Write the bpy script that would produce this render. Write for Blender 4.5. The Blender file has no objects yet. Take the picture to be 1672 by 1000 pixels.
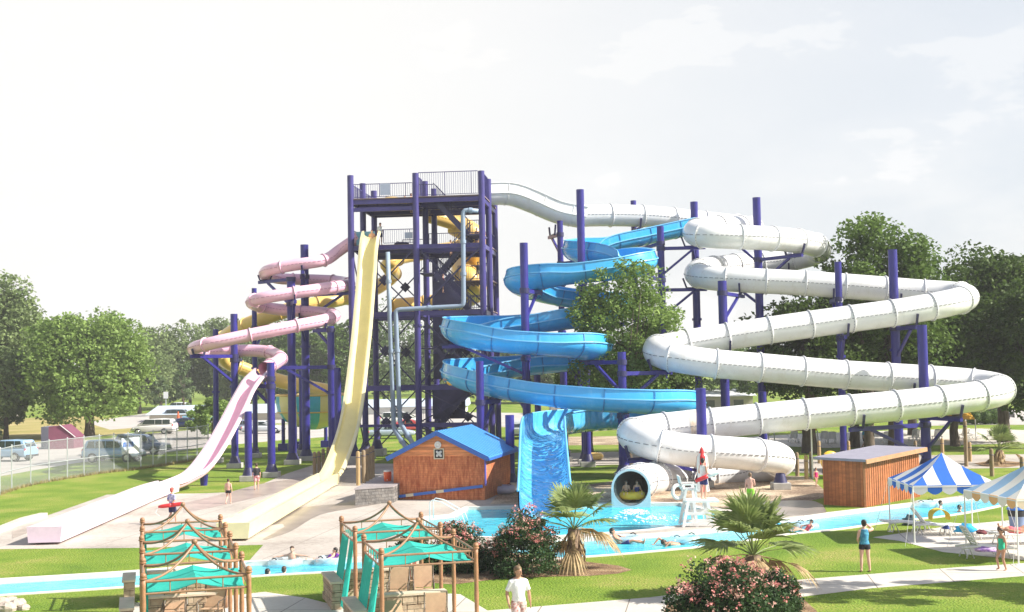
HAZE = 0.0004
import bpy, bmesh, math, random
from mathutils import Vector, Matrix, noise
from mathutils.geometry import tessellate_polygon
random.seed(7)
sc = bpy.context.scene
COL = sc.collection
R = math.radians
# ------------------------------------------------------------------ camera
CAMZ = 6.7
FPX = 2000.0
PITCH, ROLL = R(2.92), R(-1.05)
CROT = Matrix.Rotation(R(90) + PITCH, 3, 'X') @ Matrix.Rotation(ROLL, 3, 'Z')
cam_d = bpy.data.cameras.new('camera'); cam = bpy.data.objects.new('camera', cam_d); COL.objects.link(cam)
cam.location = (0, 0, CAMZ); cam.rotation_euler = CROT.to_euler()
cam_d.sensor_width = 36; cam_d.lens = 36 * FPX / 1672; cam_d.clip_end = 9000; cam_d.clip_start = .2
sc.camera = cam
def ray(px, py):
    return CROT @ Vector(((px - 836) / FPX, (500 - py) / FPX, -1))
def W(px, py, d):                       # surveyed point at depth d
    r = ray(px, py); return Vector((0, 0, CAMZ)) + r * (d / r.y)
def G(px, py, z=0.0):                   # point on the ground
    r = ray(px, py); return Vector((0, 0, CAMZ)) + r * ((z - CAMZ) / r.z)
def GX(px, d, z=0.0):                   # ground point in column px at depth d
    py = 600
    for _ in range(30):
        p = W(px, py, d); py += (p.z - z) / d * FPX
    p = W(px, py, d); return Vector((p.x, p.y, z))
# ------------------------------------------------------------------ materials
MATS = {}
def mat(name, col, rough=.6, var=.12, scale=3.0, bump=0.0, bscale=None, metal=0.0, spec=.5, coat=0.0, trans=0.0, col2=None, stretch=None, emit=None):
    if name in MATS: return MATS[name]
    m = bpy.data.materials.new(name); m.use_nodes = True; nt = m.node_tree; n = nt.nodes; L = nt.links
    b = n['Principled BSDF']
    tc = n.new('ShaderNodeTexCoord'); src = tc.outputs['Object']
    if stretch:
        mp = n.new('ShaderNodeMapping'); mp.inputs['Scale'].default_value = stretch; L.new(src, mp.inputs['Vector']); src = mp.outputs[0]
    nz = n.new('ShaderNodeTexNoise'); nz.inputs['Scale'].default_value = scale; nz.inputs['Detail'].default_value = 5; nz.inputs['Roughness'].default_value = .65
    L.new(src, nz.inputs['Vector'])
    cr = n.new('ShaderNodeValToRGB'); cr.color_ramp.elements[0].position = .32; cr.color_ramp.elements[1].position = .68
    c1 = [max(0, c * (1 - var)) for c in col]; c2 = col2 if col2 else [min(1, c * (1 + var)) for c in col]
    cr.color_ramp.elements[0].color = (*c1, 1); cr.color_ramp.elements[1].color = (*c2, 1)
    L.new(nz.outputs['Fac'], cr.inputs[0]); L.new(cr.outputs[0], b.inputs['Base Color'])
    b.inputs['Roughness'].default_value = rough; b.inputs['Metallic'].default_value = metal
    b.inputs['Specular IOR Level'].default_value = spec; b.inputs['Coat Weight'].default_value = coat
    if bump:
        n2 = n.new('ShaderNodeTexNoise'); n2.inputs['Scale'].default_value = bscale or scale * 4; n2.inputs['Detail'].default_value = 4
        L.new(src, n2.inputs['Vector'])
        bp = n.new('ShaderNodeBump'); bp.inputs['Strength'].default_value = min(1, bump); bp.inputs['Distance'].default_value = .05
        L.new(n2.outputs['Fac'], bp.inputs['Height']); L.new(bp.outputs[0], b.inputs['Normal'])
    if trans:
        t = n.new('ShaderNodeBsdfTranslucent'); L.new(cr.outputs[0], t.inputs[0]); mx = n.new('ShaderNodeMixShader'); mx.inputs[0].default_value = trans
        L.new(b.outputs[0], mx.inputs[1]); L.new(t.outputs[0], mx.inputs[2]); L.new(mx.outputs[0], n['Material Output'].inputs['Surface'])
    MATS[name] = m; return m
def N(m): return m.node_tree.nodes, m.node_tree.links
def two_tone(m, coordout, fac_nodes): pass
# ------------------------------------------------------------------ object helpers
def tag(o, label=None, cat=None, group=None, kind=None):
    if label: o['label'] = label
    if cat: o['category'] = cat
    if group: o['group'] = group
    if kind: o['kind'] = kind
    return o
def thing(name, label, cat, loc=(0, 0, 0), rz=0.0, group=None):
    o = bpy.data.objects.new(name, None); COL.objects.link(o); o.location = loc; o.rotation_euler = (0, 0, rz)
    o.empty_display_size = .3
    return tag(o, label, cat, group)
def root_loc(o):
    v = Vector((0, 0, 0))
    while o is not None: v += Vector(o.location); o = o.parent
    return v
class MB:
    def __init__(s): s.v = []; s.f = []; s.mi = []; s.m = 0
    def add(s, vs, fs):
        k = len(s.v); s.v += [tuple(p) for p in vs]; s.f += [tuple(i + k for i in f) for f in fs]; s.mi += [s.m] * len(fs); return s
    def box(s, c, size, rz=0.0, M=None):
        hx, hy, hz = size[0] / 2, size[1] / 2, size[2] / 2
        rot = M if M is not None else Matrix.Rotation(rz, 3, 'Z')
        vs = [Vector(c) + rot @ Vector((x * hx, y * hy, z * hz)) for x in (-1, 1) for y in (-1, 1) for z in (-1, 1)]
        return s.add(vs, [(0, 1, 3, 2), (4, 6, 7, 5), (0, 4, 5, 1), (2, 3, 7, 6), (0, 2, 6, 4), (1, 5, 7, 3)])
    def beam(s, a, b, w, h=None):
        a = Vector(a); b = Vector(b); h = h or w; t = (b - a)
        if t.length < 1e-6: return s
        t.normalize(); up = Vector((0, 0, 1)) if abs(t.z) < .95 else Vector((0, 1, 0))
        sd = t.cross(up).normalized(); u = sd.cross(t)
        vs = [p + sd * (x * w / 2) + u * (y * h / 2) for p in (a, b) for x, y in ((-1, -1), (1, -1), (1, 1), (-1, 1))]
        return s.add(vs, [(0, 3, 2, 1), (4, 5, 6, 7), (0, 1, 5, 4), (1, 2, 6, 5), (2, 3, 7, 6), (3, 0, 4, 7)])
    def tube(s, pts, r, n=8, caps=True):
        pts = [Vector(p) for p in pts]; rs = r if isinstance(r, (list, tuple)) else [r] * len(pts)
        vs = []; prev = None
        for i, p in enumerate(pts):
            t = (pts[min(i + 1, len(pts) - 1)] - pts[max(i - 1, 0)]).normalized()
            if prev is None:
                a = Vector((0, 0, 1)) if abs(t.z) < .9 else Vector((1, 0, 0)); sd = t.cross(a).normalized()
            else:
                sd = (prev - t * prev.dot(t)); sd = sd.normalized() if sd.length > 1e-6 else t.orthogonal().normalized()
            prev = sd; u = sd.cross(t)
            for k in range(n):
                a = 2 * math.pi * k / n; vs.append(p + (sd * math.cos(a) + u * math.sin(a)) * rs[i])
        fs = [(i * n + k, i * n + (k + 1) % n, (i + 1) * n + (k + 1) % n, (i + 1) * n + k) for i in range(len(pts) - 1) for k in range(n)]
        if caps: fs += [tuple(range(n))[::-1], tuple((len(pts) - 1) * n + k for k in range(n))]
        return s.add(vs, fs)
    def cyl(s, a, b, r, r2=None, n=12): return s.tube([a, b], [r, r if r2 is None else r2], n)
    def prism(s, pts, z0, z1):
        n = len(pts); vs = [(p[0], p[1], z0) for p in pts] + [(p[0], p[1], z1) for p in pts]
        return s.add(vs, [tuple(range(n))[::-1], tuple(range(n, 2 * n))] + [(i, (i + 1) % n, n + (i + 1) % n, n + i) for i in range(n)])
    def lathe(s, c, prof, n=16):
        vs = [(c[0] + r * math.cos(2 * math.pi * k / n), c[1] + r * math.sin(2 * math.pi * k / n), c[2] + z) for r, z in prof for k in range(n)]
        fs = [(i * n + k, i * n + (k + 1) % n, (i + 1) * n + (k + 1) % n, (i + 1) * n + k) for i in range(len(prof) - 1) for k in range(n)]
        return s.add(vs, fs)
    def ell(s, c, r, n=10, m=7, M=None):
        c = Vector(c); vs = []
        for i in range(m + 1):
            ph = math.pi * i / m
            for k in range(n):
                a = 2 * math.pi * k / n; v = Vector((r[0] * math.sin(ph) * math.cos(a), r[1] * math.sin(ph) * math.sin(a), r[2] * math.cos(ph)))
                vs.append(c + (M @ v if M is not None else v))
        return s.add(vs, [(i * n + k, (i + 1) * n + k, (i + 1) * n + (k + 1) % n, i * n + (k + 1) % n) for i in range(m) for k in range(n)])
    def torus(s, c, R0, r, axis=(0, 0, 1), n=24, k=8):
        ax = Vector(axis).normalized(); a = ax.orthogonal().normalized(); b = ax.cross(a); c = Vector(c)
        vs = []
        for i in range(n):
            t = 2 * math.pi * i / n; d = a * math.cos(t) + b * math.sin(t)
            for j in range(k):
                p = 2 * math.pi * j / k; vs.append(c + d * (R0 + r * math.cos(p)) + ax * (r * math.sin(p)))
        return s.add(vs, [(i * k + j, ((i + 1) % n) * k + j, ((i + 1) % n) * k + (j + 1) % k, i * k + (j + 1) % k) for i in range(n) for j in range(k)])
    def build(s, name, m, parent=None, world=True, smooth=False, bevel=0.0, weld=False):
        me = bpy.data.meshes.new(name); off = root_loc(parent) if (world and parent is not None) else Vector((0, 0, 0))
        me.from_pydata([(v[0] - off.x, v[1] - off.y, v[2] - off.z) for v in s.v], [], s.f)
        ms = m if isinstance(m, (list, tuple)) else [m]
        for q in ms: me.materials.append(q)
        if len(ms) > 1: me.polygons.foreach_set('material_index', s.mi)
        if weld or bevel:
            bm = bmesh.new(); bm.from_mesh(me); bmesh.ops.remove_doubles(bm, verts=bm.verts, dist=1e-4); bmesh.ops.recalc_face_normals(bm, faces=bm.faces)
            if bevel: bmesh.ops.bevel(bm, geom=[e for e in bm.edges if len(e.link_faces) == 2 and e.calc_face_angle(0) > .5], offset=bevel, segments=2, affect='EDGES', profile=.6)
            bm.to_mesh(me); bm.free()
        if smooth:
            me.polygons.foreach_set('use_smooth', [True] * len(me.polygons))
            if smooth != 'all': me.set_sharp_from_angle(angle=R(40))
        me.update()
        o = bpy.data.objects.new(name, me); COL.objects.link(o)
        if parent is not None: o.parent = parent
        return o
def kids(o): return [c for c in bpy.data.objects if c.parent == o]
def copy_tree(o, parent=None, _k=None):
    if _k is None:
        _k = {}
        for c in bpy.data.objects:
            if c.parent: _k.setdefault(c.parent.name, []).append(c)
    c = o.copy(); COL.objects.link(c); c.parent = parent
    for ch in _k.get(o.name, []): copy_tree(ch, c, _k)
    return c
def evaluated(o):
    dg = bpy.context.evaluated_depsgraph_get(); dg.update()
    me = bpy.data.meshes.new_from_object(o.evaluated_get(dg)); return me
def catmull(P, step=.4):
    P = [Vector(p) for p in P]; Q = [P[0] * 2 - P[1]] + P + [P[-1] * 2 - P[-2]]; out = []
    for i in range(1, len(Q) - 2):
        p0, p1, p2, p3 = Q[i - 1:i + 3]
        t0 = 0; t1 = t0 + max(.01, (p1 - p0).length ** .5); t2 = t1 + max(.01, (p2 - p1).length ** .5); t3 = t2 + max(.01, (p3 - p2).length ** .5)
        n = max(2, int((p2 - p1).length / (step * .5)))
        for j in range(n):
            t = t1 + (t2 - t1) * j / n
            A1 = p0 * ((t1 - t) / (t1 - t0)) + p1 * ((t - t0) / (t1 - t0)); A2 = p1 * ((t2 - t) / (t2 - t1)) + p2 * ((t - t1) / (t2 - t1)); A3 = p2 * ((t3 - t) / (t3 - t2)) + p3 * ((t - t2) / (t3 - t2))
            B1 = A1 * ((t2 - t) / (t2 - t0)) + A2 * ((t - t0) / (t2 - t0)); B2 = A2 * ((t3 - t) / (t3 - t1)) + A3 * ((t - t1) / (t3 - t1))
            out.append(B1 * ((t2 - t) / (t2 - t1)) + B2 * ((t - t1) / (t2 - t1)))
    out.append(P[-1].copy())
    res = [out[0]]; acc = 0                       # even spacing
    for a, b in zip(out, out[1:]):
        L = (b - a).length
        while acc + L >= step:
            f = (step - acc) / L; a = a.lerp(b, f); res.append(a.copy()); L = (b - a).length; acc = 0
        acc += L
    if (res[-1] - out[-1]).length > step * .3: res.append(out[-1])
    return res
def frames(P):
    fr = []
    for i, p in enumerate(P):
        t = (P[min(i + 1, len(P) - 1)] - P[max(i - 1, 0)]).normalized()
        sd = t.cross(Vector((0, 0, 1))).normalized(); u = sd.cross(t); fr.append((p, t, sd, u))
    return fr
def sweep(mb, fr, prof, closed=True, cap=True):
    n = len(prof); vs = [p + sd * a + u * b for (p, t, sd, u) in fr for a, b in prof]
    K = n if closed else n - 1
    fs = [(i * n + k, (i + 1) * n + k, (i + 1) * n + (k + 1) % n, i * n + (k + 1) % n) for i in range(len(fr) - 1) for k in range(K)]
    if cap and closed: fs += [tuple(range(n)), tuple((len(fr) - 1) * n + k for k in range(n))[::-1]]
    return mb.add(vs, fs)
# ------------------------------------------------------------------ shared materials
M = {}
M['navy'] = mat('navy_steel_paint', (.030, .026, .215), .35, .15, 1.2, .05, spec=.5)
M['navy_d'] = mat('dark_steel_paint', (.03, .028, .10), .45, .2, 1.5, .05)
M['concrete'] = mat('concrete', (.52, .48, .42), .85, .12, .6, .15, 30)
M['footing'] = mat('footing_concrete', (.42, .41, .38), .9, .15, 2, .2, 20)
M['white'] = mat('white_plastic', (.78, .78, .76), .4, .04, 2)
M['galv'] = mat('galvanised_steel', (.55, .58, .6), .4, .08, 4, metal=.5)
M['pipe'] = mat('pale_pvc_pipe', (.28, .36, .47), .4, .08, 2)
M['dark'] = mat('dark_rubber', (.03, .03, .035), .7, .1, 5)
M['glass'] = mat('car_glass', (.03, .045, .06), .08, .1, 1, spec=.8)
M['chrome'] = mat('bright_metal', (.6, .6, .6), .25, .05, 3, metal=.9)
M['red'] = mat('red_plastic', (.6, .03, .035), .4, .08, 4)
M['yellow'] = mat('yellow_vinyl', (.75, .48, .04), .35, .08, 3)
# ------------------------------------------------------------------ sun + sky
SUN_EL, SUN_AZ = R(38), (0.98, -0.18)      # towards the sun (x, y)
sd_ = Vector((SUN_AZ[0] * math.cos(SUN_EL), SUN_AZ[1] * math.cos(SUN_EL), math.sin(SUN_EL))).normalized()
sl = bpy.data.lights.new('sun', 'SUN'); so = bpy.data.objects.new('sun', sl); COL.objects.link(so)
sl.energy = 5.0; sl.angle = R(.55); sl.color = (1, .95, .86); so.rotation_euler = sd_.to_track_quat('Z', 'Y').to_euler(); so.location = (60, -30, 60)
w = bpy.data.worlds.new('World'); sc.world = w; w.use_nodes = True; n = w.node_tree.nodes; L = w.node_tree.links
bg = n['Background']; sky = n.new('ShaderNodeTexSky'); sky.sky_type = 'NISHITA'; sky.sun_disc = False
sky.sun_elevation = SUN_EL; sky.sun_rotation = math.atan2(SUN_AZ[0], SUN_AZ[1]); sky.air_density = 1.0; sky.dust_density = 2.5; sky.altitude = 100
tc = n.new('ShaderNodeTexCoord')
mp = n.new('ShaderNodeMapping'); mp.inputs['Scale'].default_value = (1, 1, 2.6); L.new(tc.outputs['Generated'], mp.inputs[0])
nz = n.new('ShaderNodeTexNoise'); nz.inputs['Scale'].default_value = 5.2; nz.inputs['Detail'].default_value = 9; nz.inputs['Roughness'].default_value = .55; L.new(mp.outputs[0], nz.inputs['Vector'])
cr = n.new('ShaderNodeValToRGB'); cr.color_ramp.elements[0].position = .44; cr.color_ramp.elements[1].position = .60; L.new(nz.outputs['Fac'], cr.inputs[0])
# white veil, thicker to the west (left), cleared above the view to cut ambient
sx = n.new('ShaderNodeSeparateXYZ'); L.new(tc.outputs['Generated'], sx.inputs[0])
veil = n.new('ShaderNodeMapRange'); veil.inputs[1].default_value = -.25; veil.inputs[2].default_value = .5; veil.inputs[3].default_value = .97; veil.inputs[4].default_value = .80; veil.interpolation_type = 'SMOOTHSTEP'
L.new(sx.outputs['X'], veil.inputs[0])
mxf = n.new('ShaderNodeMath'); mxf.operation = 'MAXIMUM'; L.new(veil.outputs[0], mxf.inputs[0])
cm = n.new('ShaderNodeMath'); cm.operation = 'MULTIPLY'; cm.inputs[1].default_value = .97; L.new(cr.outputs[0], cm.inputs[0]); L.new(cm.outputs[0], mxf.inputs[1])
hz_ = n.new('ShaderNodeMapRange'); hz_.inputs[1].default_value = .30; hz_.inputs[2].default_value = .55; hz_.inputs[3].default_value = 1; hz_.inputs[4].default_value = .12; hz_.interpolation_type = 'SMOOTHSTEP'; L.new(sx.outputs['Z'], hz_.inputs[0])
mz = n.new('ShaderNodeMath'); mz.operation = 'MULTIPLY'; L.new(mxf.outputs[0], mz.inputs[0]); L.new(hz_.outputs[0], mz.inputs[1]); mxf = mz
mix = n.new('ShaderNodeMix'); mix.data_type = 'RGBA'; L.new(mxf.outputs[0], mix.inputs[0]); L.new(sky.outputs[0], mix.inputs[6])
vr = n.new('ShaderNodeMapRange'); vr.inputs[1].default_value = -.2; vr.inputs[2].default_value = .42; vr.interpolation_type = 'SMOOTHSTEP'; L.new(sx.outputs['X'], vr.inputs[0])
vc = n.new('ShaderNodeMix'); vc.data_type = 'RGBA'; L.new(vr.outputs[0], vc.inputs[0]); vc.inputs[6].default_value = (6.5, 6.4, 6.2, 1); vc.inputs[7].default_value = (5.35, 5.6, 5.9, 1)
lm = n.new('ShaderNodeMapRange'); lm.inputs[1].default_value = .09; lm.inputs[2].default_value = .2; lm.inputs[3].default_value = 1; lm.inputs[4].default_value = .15; L.new(sx.outputs['Z'], lm.inputs[0])
cl = n.new('ShaderNodeMath'); cl.operation = 'MULTIPLY'; L.new(cr.outputs[0], cl.inputs[0]); L.new(lm.outputs[0], cl.inputs[1])
vm = n.new('ShaderNodeMix'); vm.data_type = 'RGBA'; L.new(cl.outputs[0], vm.inputs[0]); L.new(vc.outputs[2], vm.inputs[6]); vm.inputs[7].default_value = (6.6, 6.55, 6.5, 1); L.new(vm.outputs[2], mix.inputs[7])
L.new(mix.outputs[2], bg.inputs[0]); bg.inputs[1].default_value = .09
sc.view_settings.view_transform = 'Standard'; sc.view_settings.look = 'None'; sc.view_settings.gamma = 1; sc.view_settings.exposure = .84; sc.view_settings.use_curve_mapping = False
# ------------------------------------------------------------------ ground
def ground_mat(name, ramp, s1, s2, bump, bs, rough=.9, joints=0):
    m = bpy.data.materials.new(name); m.use_nodes = True; n, L = N(m); b = n['Principled BSDF']; b.inputs['Roughness'].default_value = rough; b.inputs['Specular IOR Level'].default_value = .2
    g = n.new('ShaderNodeNewGeometry')
    a = n.new('ShaderNodeTexNoise'); a.inputs['Scale'].default_value = s1; a.inputs['Detail'].default_value = 6; L.new(g.outputs['Position'], a.inputs[0])
    c = n.new('ShaderNodeTexNoise'); c.inputs['Scale'].default_value = s2; c.inputs['Detail'].default_value = 5; c.inputs['Roughness'].default_value = .8; L.new(g.outputs['Position'], c.inputs[0])
    ad = n.new('ShaderNodeMix'); ad.inputs[0].default_value = .5; L.new(a.outputs['Fac'], ad.inputs[2]); L.new(c.outputs['Fac'], ad.inputs[3])
    r = n.new('ShaderNodeValToRGB'); L.new(ad.outputs[0], r.inputs[0])
    while len(r.color_ramp.elements) < len(ramp): r.color_ramp.elements.new(.5)
    for e, (p, col) in zip(r.color_ramp.elements, ramp): e.position = p; e.color = (*col, 1)
    L.new(r.outputs[0], b.inputs['Base Color'])
    if joints:
        sx_ = n.new('ShaderNodeSeparateXYZ'); rt = n.new('ShaderNodeMapping'); rt.inputs['Rotation'].default_value = (0, 0, R(9)); L.new(g.outputs['Position'], rt.inputs[0]); L.new(rt.outputs[0], sx_.inputs[0]); o2 = []
        for ax_ in (0, 1):
            d_ = n.new('ShaderNodeMath'); d_.operation = 'DIVIDE'; d_.inputs[1].default_value = joints; L.new(sx_.outputs[ax_], d_.inputs[0]); f_ = n.new('ShaderNodeMath'); f_.operation = 'FRACT'; L.new(d_.outputs[0], f_.inputs[0]); l_ = n.new('ShaderNodeMath'); l_.operation = 'LESS_THAN'; l_.inputs[1].default_value = .035 / joints; L.new(f_.outputs[0], l_.inputs[0]); o2.append(l_)
        mj = n.new('ShaderNodeMath'); mj.operation = 'MAXIMUM'; L.new(o2[0].outputs[0], mj.inputs[0]); L.new(o2[1].outputs[0], mj.inputs[1]); mc = n.new('ShaderNodeMix'); mc.data_type = 'RGBA'; L.new(mj.outputs[0], mc.inputs[0]); L.new(r.outputs[0], mc.inputs[6]); mc.inputs[7].default_value = (.24, .21, .18, 1); L.new(mc.outputs[2], b.inputs['Base Color'])
    bn = n.new('ShaderNodeTexNoise'); bn.inputs['Scale'].default_value = bs; bn.inputs['Detail'].default_value = 3; L.new(g.outputs['Position'], bn.inputs[0])
    bp = n.new('ShaderNodeBump'); bp.inputs['Strength'].default_value = bump; bp.inputs['Distance'].default_value = .08; L.new(bn.outputs['Fac'], bp.inputs['Height']); L.new(bp.outputs[0], b.inputs['Normal'])
    return m
GR = ground_mat('lawn_grass', [(.36, (.09, .17, .018)), (.46, (.155, .25, .025)), (.54, (.22, .29, .04)), (.62, (.35, .31, .10))], .3, 8, 1, 14)
DECK = ground_mat('pool_deck_concrete', [(.36, (.31, .27, .235)), (.5, (.45, .405, .36)), (.64, (.53, .485, .435))], .3, 4, .1, 20, .8, 4.0)
PATH = ground_mat('path_concrete', [(.36, (.50, .46, .40)), (.64, (.62, .58, .52))], .5, 6, .1, 20, .8, 2.4)
MULCH = ground_mat('wood_mulch', [(.35, (.12, .07, .045)), (.5, (.30, .19, .11)), (.62, (.50, .37, .22))], 2.0, 14, 1, 25)
GRAVEL = ground_mat('tan_gravel', [(.40, (.16, .11, .08)), (.48, (.36, .26, .18)), (.56, (.66, .55, .40))], .35, 7, 1, 22)
ROAD = ground_mat('worn_road', [(.36, (.40, .37, .34)), (.64, (.52, .49, .46))], .3, 5, .2, 20)
SAND = ground_mat('sun_bleached_grass', [(.36, (.22, .22, .06)), (.5, (.34, .29, .10)), (.62, (.44, .35, .17))], .12, 2.5, .6, 8)
def poly3(name, px, m, z=.004, holes=(), label=None, lift=False):
    lo = [[Vector((*G(*p)[:2], 0)) for p in px]] + [[Vector((*G(*p)[:2], 0)) for p in h] for h in holes]
    return flat(name, lo, m, z)
def flat(name, loops, m, z):
    tri = tessellate_polygon(loops); vs = [v for l in loops for v in l]
    mb = MB(); mb.v = [(v.x, v.y, z) for v in vs]
    for t in tri:
        a, b, c = [vs[i] for i in t]; t = tuple(t)
        if (b - a).cross(c - a).z < 0: t = t[::-1]
        mb.f.append(t)
    mb.mi = [0] * len(mb.f)
    o = mb.build(name, m); o['kind'] = 'structure'; return o
def smooth_line(P, closed=False):
    V = [Vector((*p, 0)) for p in P]; return [(q.x, q.y) for q in catmull(V, 14)]
river_far = smooth_line([(-60, 952), (0, 948), (100, 942), (225, 934), (400, 919), (500, 916), (560, 914), (700, 905), (840, 893), (950, 880), (1060, 874), (1180, 864), (1280, 850), (1360, 839), (1440, 829), (1560, 815), (1672, 805), (1760, 798)])
river_near = smooth_line([(-60, 976), (0, 972), (225, 957), (400, 942), (500, 936), (650, 929), (800, 920), (1010, 905), (1100, 897), (1180, 889), (1280, 873), (1360, 865), (1440, 854), (1560, 840), (1672, 818), (1760, 806)])
river = river_far + river_near[::-1]
pool = [(764, 829), (850, 827), (1000, 824), (1110, 822), (1130, 828), (1150, 833), (1186, 836), (1190, 841), (1170, 846), (1150, 853), (1060, 865), (950, 873), (850, 879), (760, 876), (700, 864), (684, 852), (700, 845), (742, 841)]
def g2(p): q = G(*p); return Vector((q.x, q.y, 0))
RIV = [g2(p) for p in river]; POOL = [g2(p) for p in pool]
BIG = [Vector((-3000, -60, 0)), Vector((3000, -60, 0)), Vector((3000, 4000, 0)), Vector((-3000, 4000, 0))]
flat('ground', [BIG, RIV, POOL], GR, 0)
# water basins: coping ring, walls, water sheet
def offset(loop, d):
    n = len(loop); area = sum(loop[i].x * loop[(i + 1) % n].y - loop[(i + 1) % n].x * loop[i].y for i in range(n)); s = 1 if area > 0 else -1; out = []
    for i in range(n):
        t = (loop[(i + 1) % n] - loop[i - 1]); t.normalize(); out.append(loop[i] + Vector((t.y, -t.x, 0)) * d * s)
    return out
wm = bpy.data.materials.new('pool_water'); wm.use_nodes = True; n, L = N(wm); b = n['Principled BSDF']
g = n.new('ShaderNodeNewGeometry'); a = n.new('ShaderNodeTexNoise'); a.inputs['Scale'].default_value = .5; a.inputs['Detail'].default_value = 5; L.new(g.outputs['Position'], a.inputs[0])
v = n.new('ShaderNodeTexVoronoi'); v.feature = 'SMOOTH_F1'; v.inputs['Scale'].default_value = 2.2; L.new(g.outputs['Position'], v.inputs['Vector'])
mm = n.new('ShaderNodeMath'); mm.operation = 'MULTIPLY_ADD'; mm.inputs[1].default_value = .3; L.new(v.outputs['Distance'], mm.inputs[0]); L.new(a.outputs['Fac'], mm.inputs[2])
r = n.new('ShaderNodeValToRGB'); L.new(mm.outputs[0], r.inputs[0]); r.color_ramp.elements[0].position = .42; r.color_ramp.elements[0].color = (.015, .40, .60, 1); r.color_ramp.elements[1].position = .85; r.color_ramp.elements[1].color = (.10, .66, .76, 1)
L.new(r.outputs[0], b.inputs['Base Color']); b.inputs['Roughness'].default_value = .16; b.inputs['Specular IOR Level'].default_value = .3
wv = n.new('ShaderNodeTexNoise'); wv.inputs['Scale'].default_value = 3.5; wv.inputs['Detail'].default_value = 3; L.new(g.outputs['Position'], wv.inputs[0])
bp = n.new('ShaderNodeBump'); bp.inputs['Strength'].default_value = .5; bp.inputs['Distance'].default_value = .12; L.new(wv.outputs['Fac'], bp.inputs['Height']); L.new(bp.outputs[0], b.inputs['Normal'])
M['water'] = wm
M['poolwall'] = mat('pool_wall', (.55, .72, .78), .5, .08, 2)
M['coping'] = mat('pool_coping', (.68, .64, .58), .7, .08, 1.5, .1, 10)
def basin(nm, loop):
    flat(nm, [loop], M['water'], -.13)
    inn = offset(loop, .0); out = offset(loop, .28); mb = MB(); k = len(loop)
    mb.add([(p.x, p.y, .03) for p in inn] + [(p.x, p.y, .03) for p in out] + [(p.x, p.y, -.3) for p in inn] + [(p.x, p.y, -.05) for p in out],
           [(i, (i + 1) % k, k + (i + 1) % k, k + i) for i in range(k)] + [(i, 2 * k + i, 2 * k + (i + 1) % k, (i + 1) % k) for i in range(k)] + [(k + i, k + (i + 1) % k, 3 * k + (i + 1) % k, 3 * k + i) for i in range(k)])
    o = mb.build(nm.split('_')[0] + '_coping', M['coping']); o['kind'] = 'structure'
basin('river_water', RIV); basin('pool_water', POOL)
# decks and paths
poly3('left_splash_deck', [(-60, 897), (0, 897), (225, 895), (430, 890), (404, 919)] + [p for p in river_far if 404 < p[0] < 1680] + [(1700, 803), (1700, 800), (1600, 805), (1530, 815), (1480, 822), (1340, 838), (1300, 836), (1255, 820), (1215, 805), (1170, 808), (1120, 790), (1000, 792), (830, 796), (800, 760), (700, 758), (600, 757), (548, 745), (520, 757), (470, 773), (430, 790), (398, 803), (330, 806), (232, 807), (175, 808), (75, 843), (0, 869), (-60, 890)], DECK, .004, holes=[pool])
c = MB(); cp = [G(*p) for p in [(-60, 892), (0, 869), (40, 853), (72, 845)]]
for a_, b_ in zip(cp, cp[1:]): c.beam(a_ + Vector((0, 0, .1)), b_ + Vector((0, 0, .1)), .35, .24)
tag(c.build('deck_kerb', M['concrete']), kind='structure')
poly3('gravel_bed', [(940, 795), (1000, 786), (1120, 783), (1215, 776), (1320, 778), (1345, 800), (1350, 812), (1300, 824), (1190, 832), (1130, 822), (1060, 819), (930, 822), (800, 824), (815, 806), (850, 800)], GRAVEL, .010)
poly3('service_path', [(860, 742), (1000, 738), (1260, 748), (1345, 752), (1500, 744), (1672, 742), (1760, 742), (1760, 765), (1672, 764), (1560, 766), (1345, 776), (1250, 766), (1160, 760), (1000, 759), (860, 765)], DECK, .004)
poly3('sunbathing_deck', [(1190, 716), (1300, 709), (1500, 702), (1600, 700), (1760, 706), (1760, 722), (1600, 726), (1500, 728), (1340, 732), (1230, 726)], PATH, .004)
poly3('front_path', [(640, 1012), (789, 998), (1060, 976), (1316, 946), (1560, 927), (1672, 920), (1760, 915), (1760, 934), (1672, 941), (1422, 961), (1300, 976), (1060, 1012), (900, 1040)], PATH, .004)
poly3('cabana_patio', [(170, 1100), (215, 985), (388, 972), (432, 967), (500, 977), (552, 990), (600, 975), (735, 970), (752, 971), (800, 1000), (900, 1100)], PATH, .007)
poly3('tent_patio', [(1425, 878), (1560, 858), (1672, 848), (1760, 842), (1760, 908), (1672, 915), (1640, 912), (1540, 902), (1470, 884)], PATH, .007)
poly3('mulch_bed', [(690, 905), (760, 898), (900, 908), (960, 918), (1010, 924), (1032, 931), (1010, 937), (960, 941), (900, 942), (820, 945), (740, 955), (680, 950), (650, 930)], MULCH, .006)
poly3('palm_mulch_bed', [(1590, 757), (1625, 752), (1665, 755), (1672, 760), (1640, 764), (1605, 762)], MULCH, .012)
poly3('shrub_mulch_bed', [(1060, 1060), (1090, 985), (1180, 968), (1300, 968), (1335, 1000), (1345, 1060)], MULCH, .010)
poly3('parking_road', [(-120, 790), (0, 778), (120, 757), (230, 744), (330, 731), (470, 718), (560, 712), (560, 690), (420, 695), (340, 700), (250, 708), (180, 716), (100, 722), (0, 728), (-120, 730)], ROAD, .004)
poly3('verge', [(-120, 835), (0, 806), (140, 777), (300, 756), (420, 733), (560, 715), (470, 718), (330, 733), (230, 746), (120, 759), (0, 780), (-120, 792)], GR, .002)
poly3('far_parking_lot', [(180, 702), (330, 690), (620, 694), (980, 700), (1150, 706), (1150, 690), (980, 676), (620, 672), (330, 668), (260, 672), (140, 690)], ROAD, .006)
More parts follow.
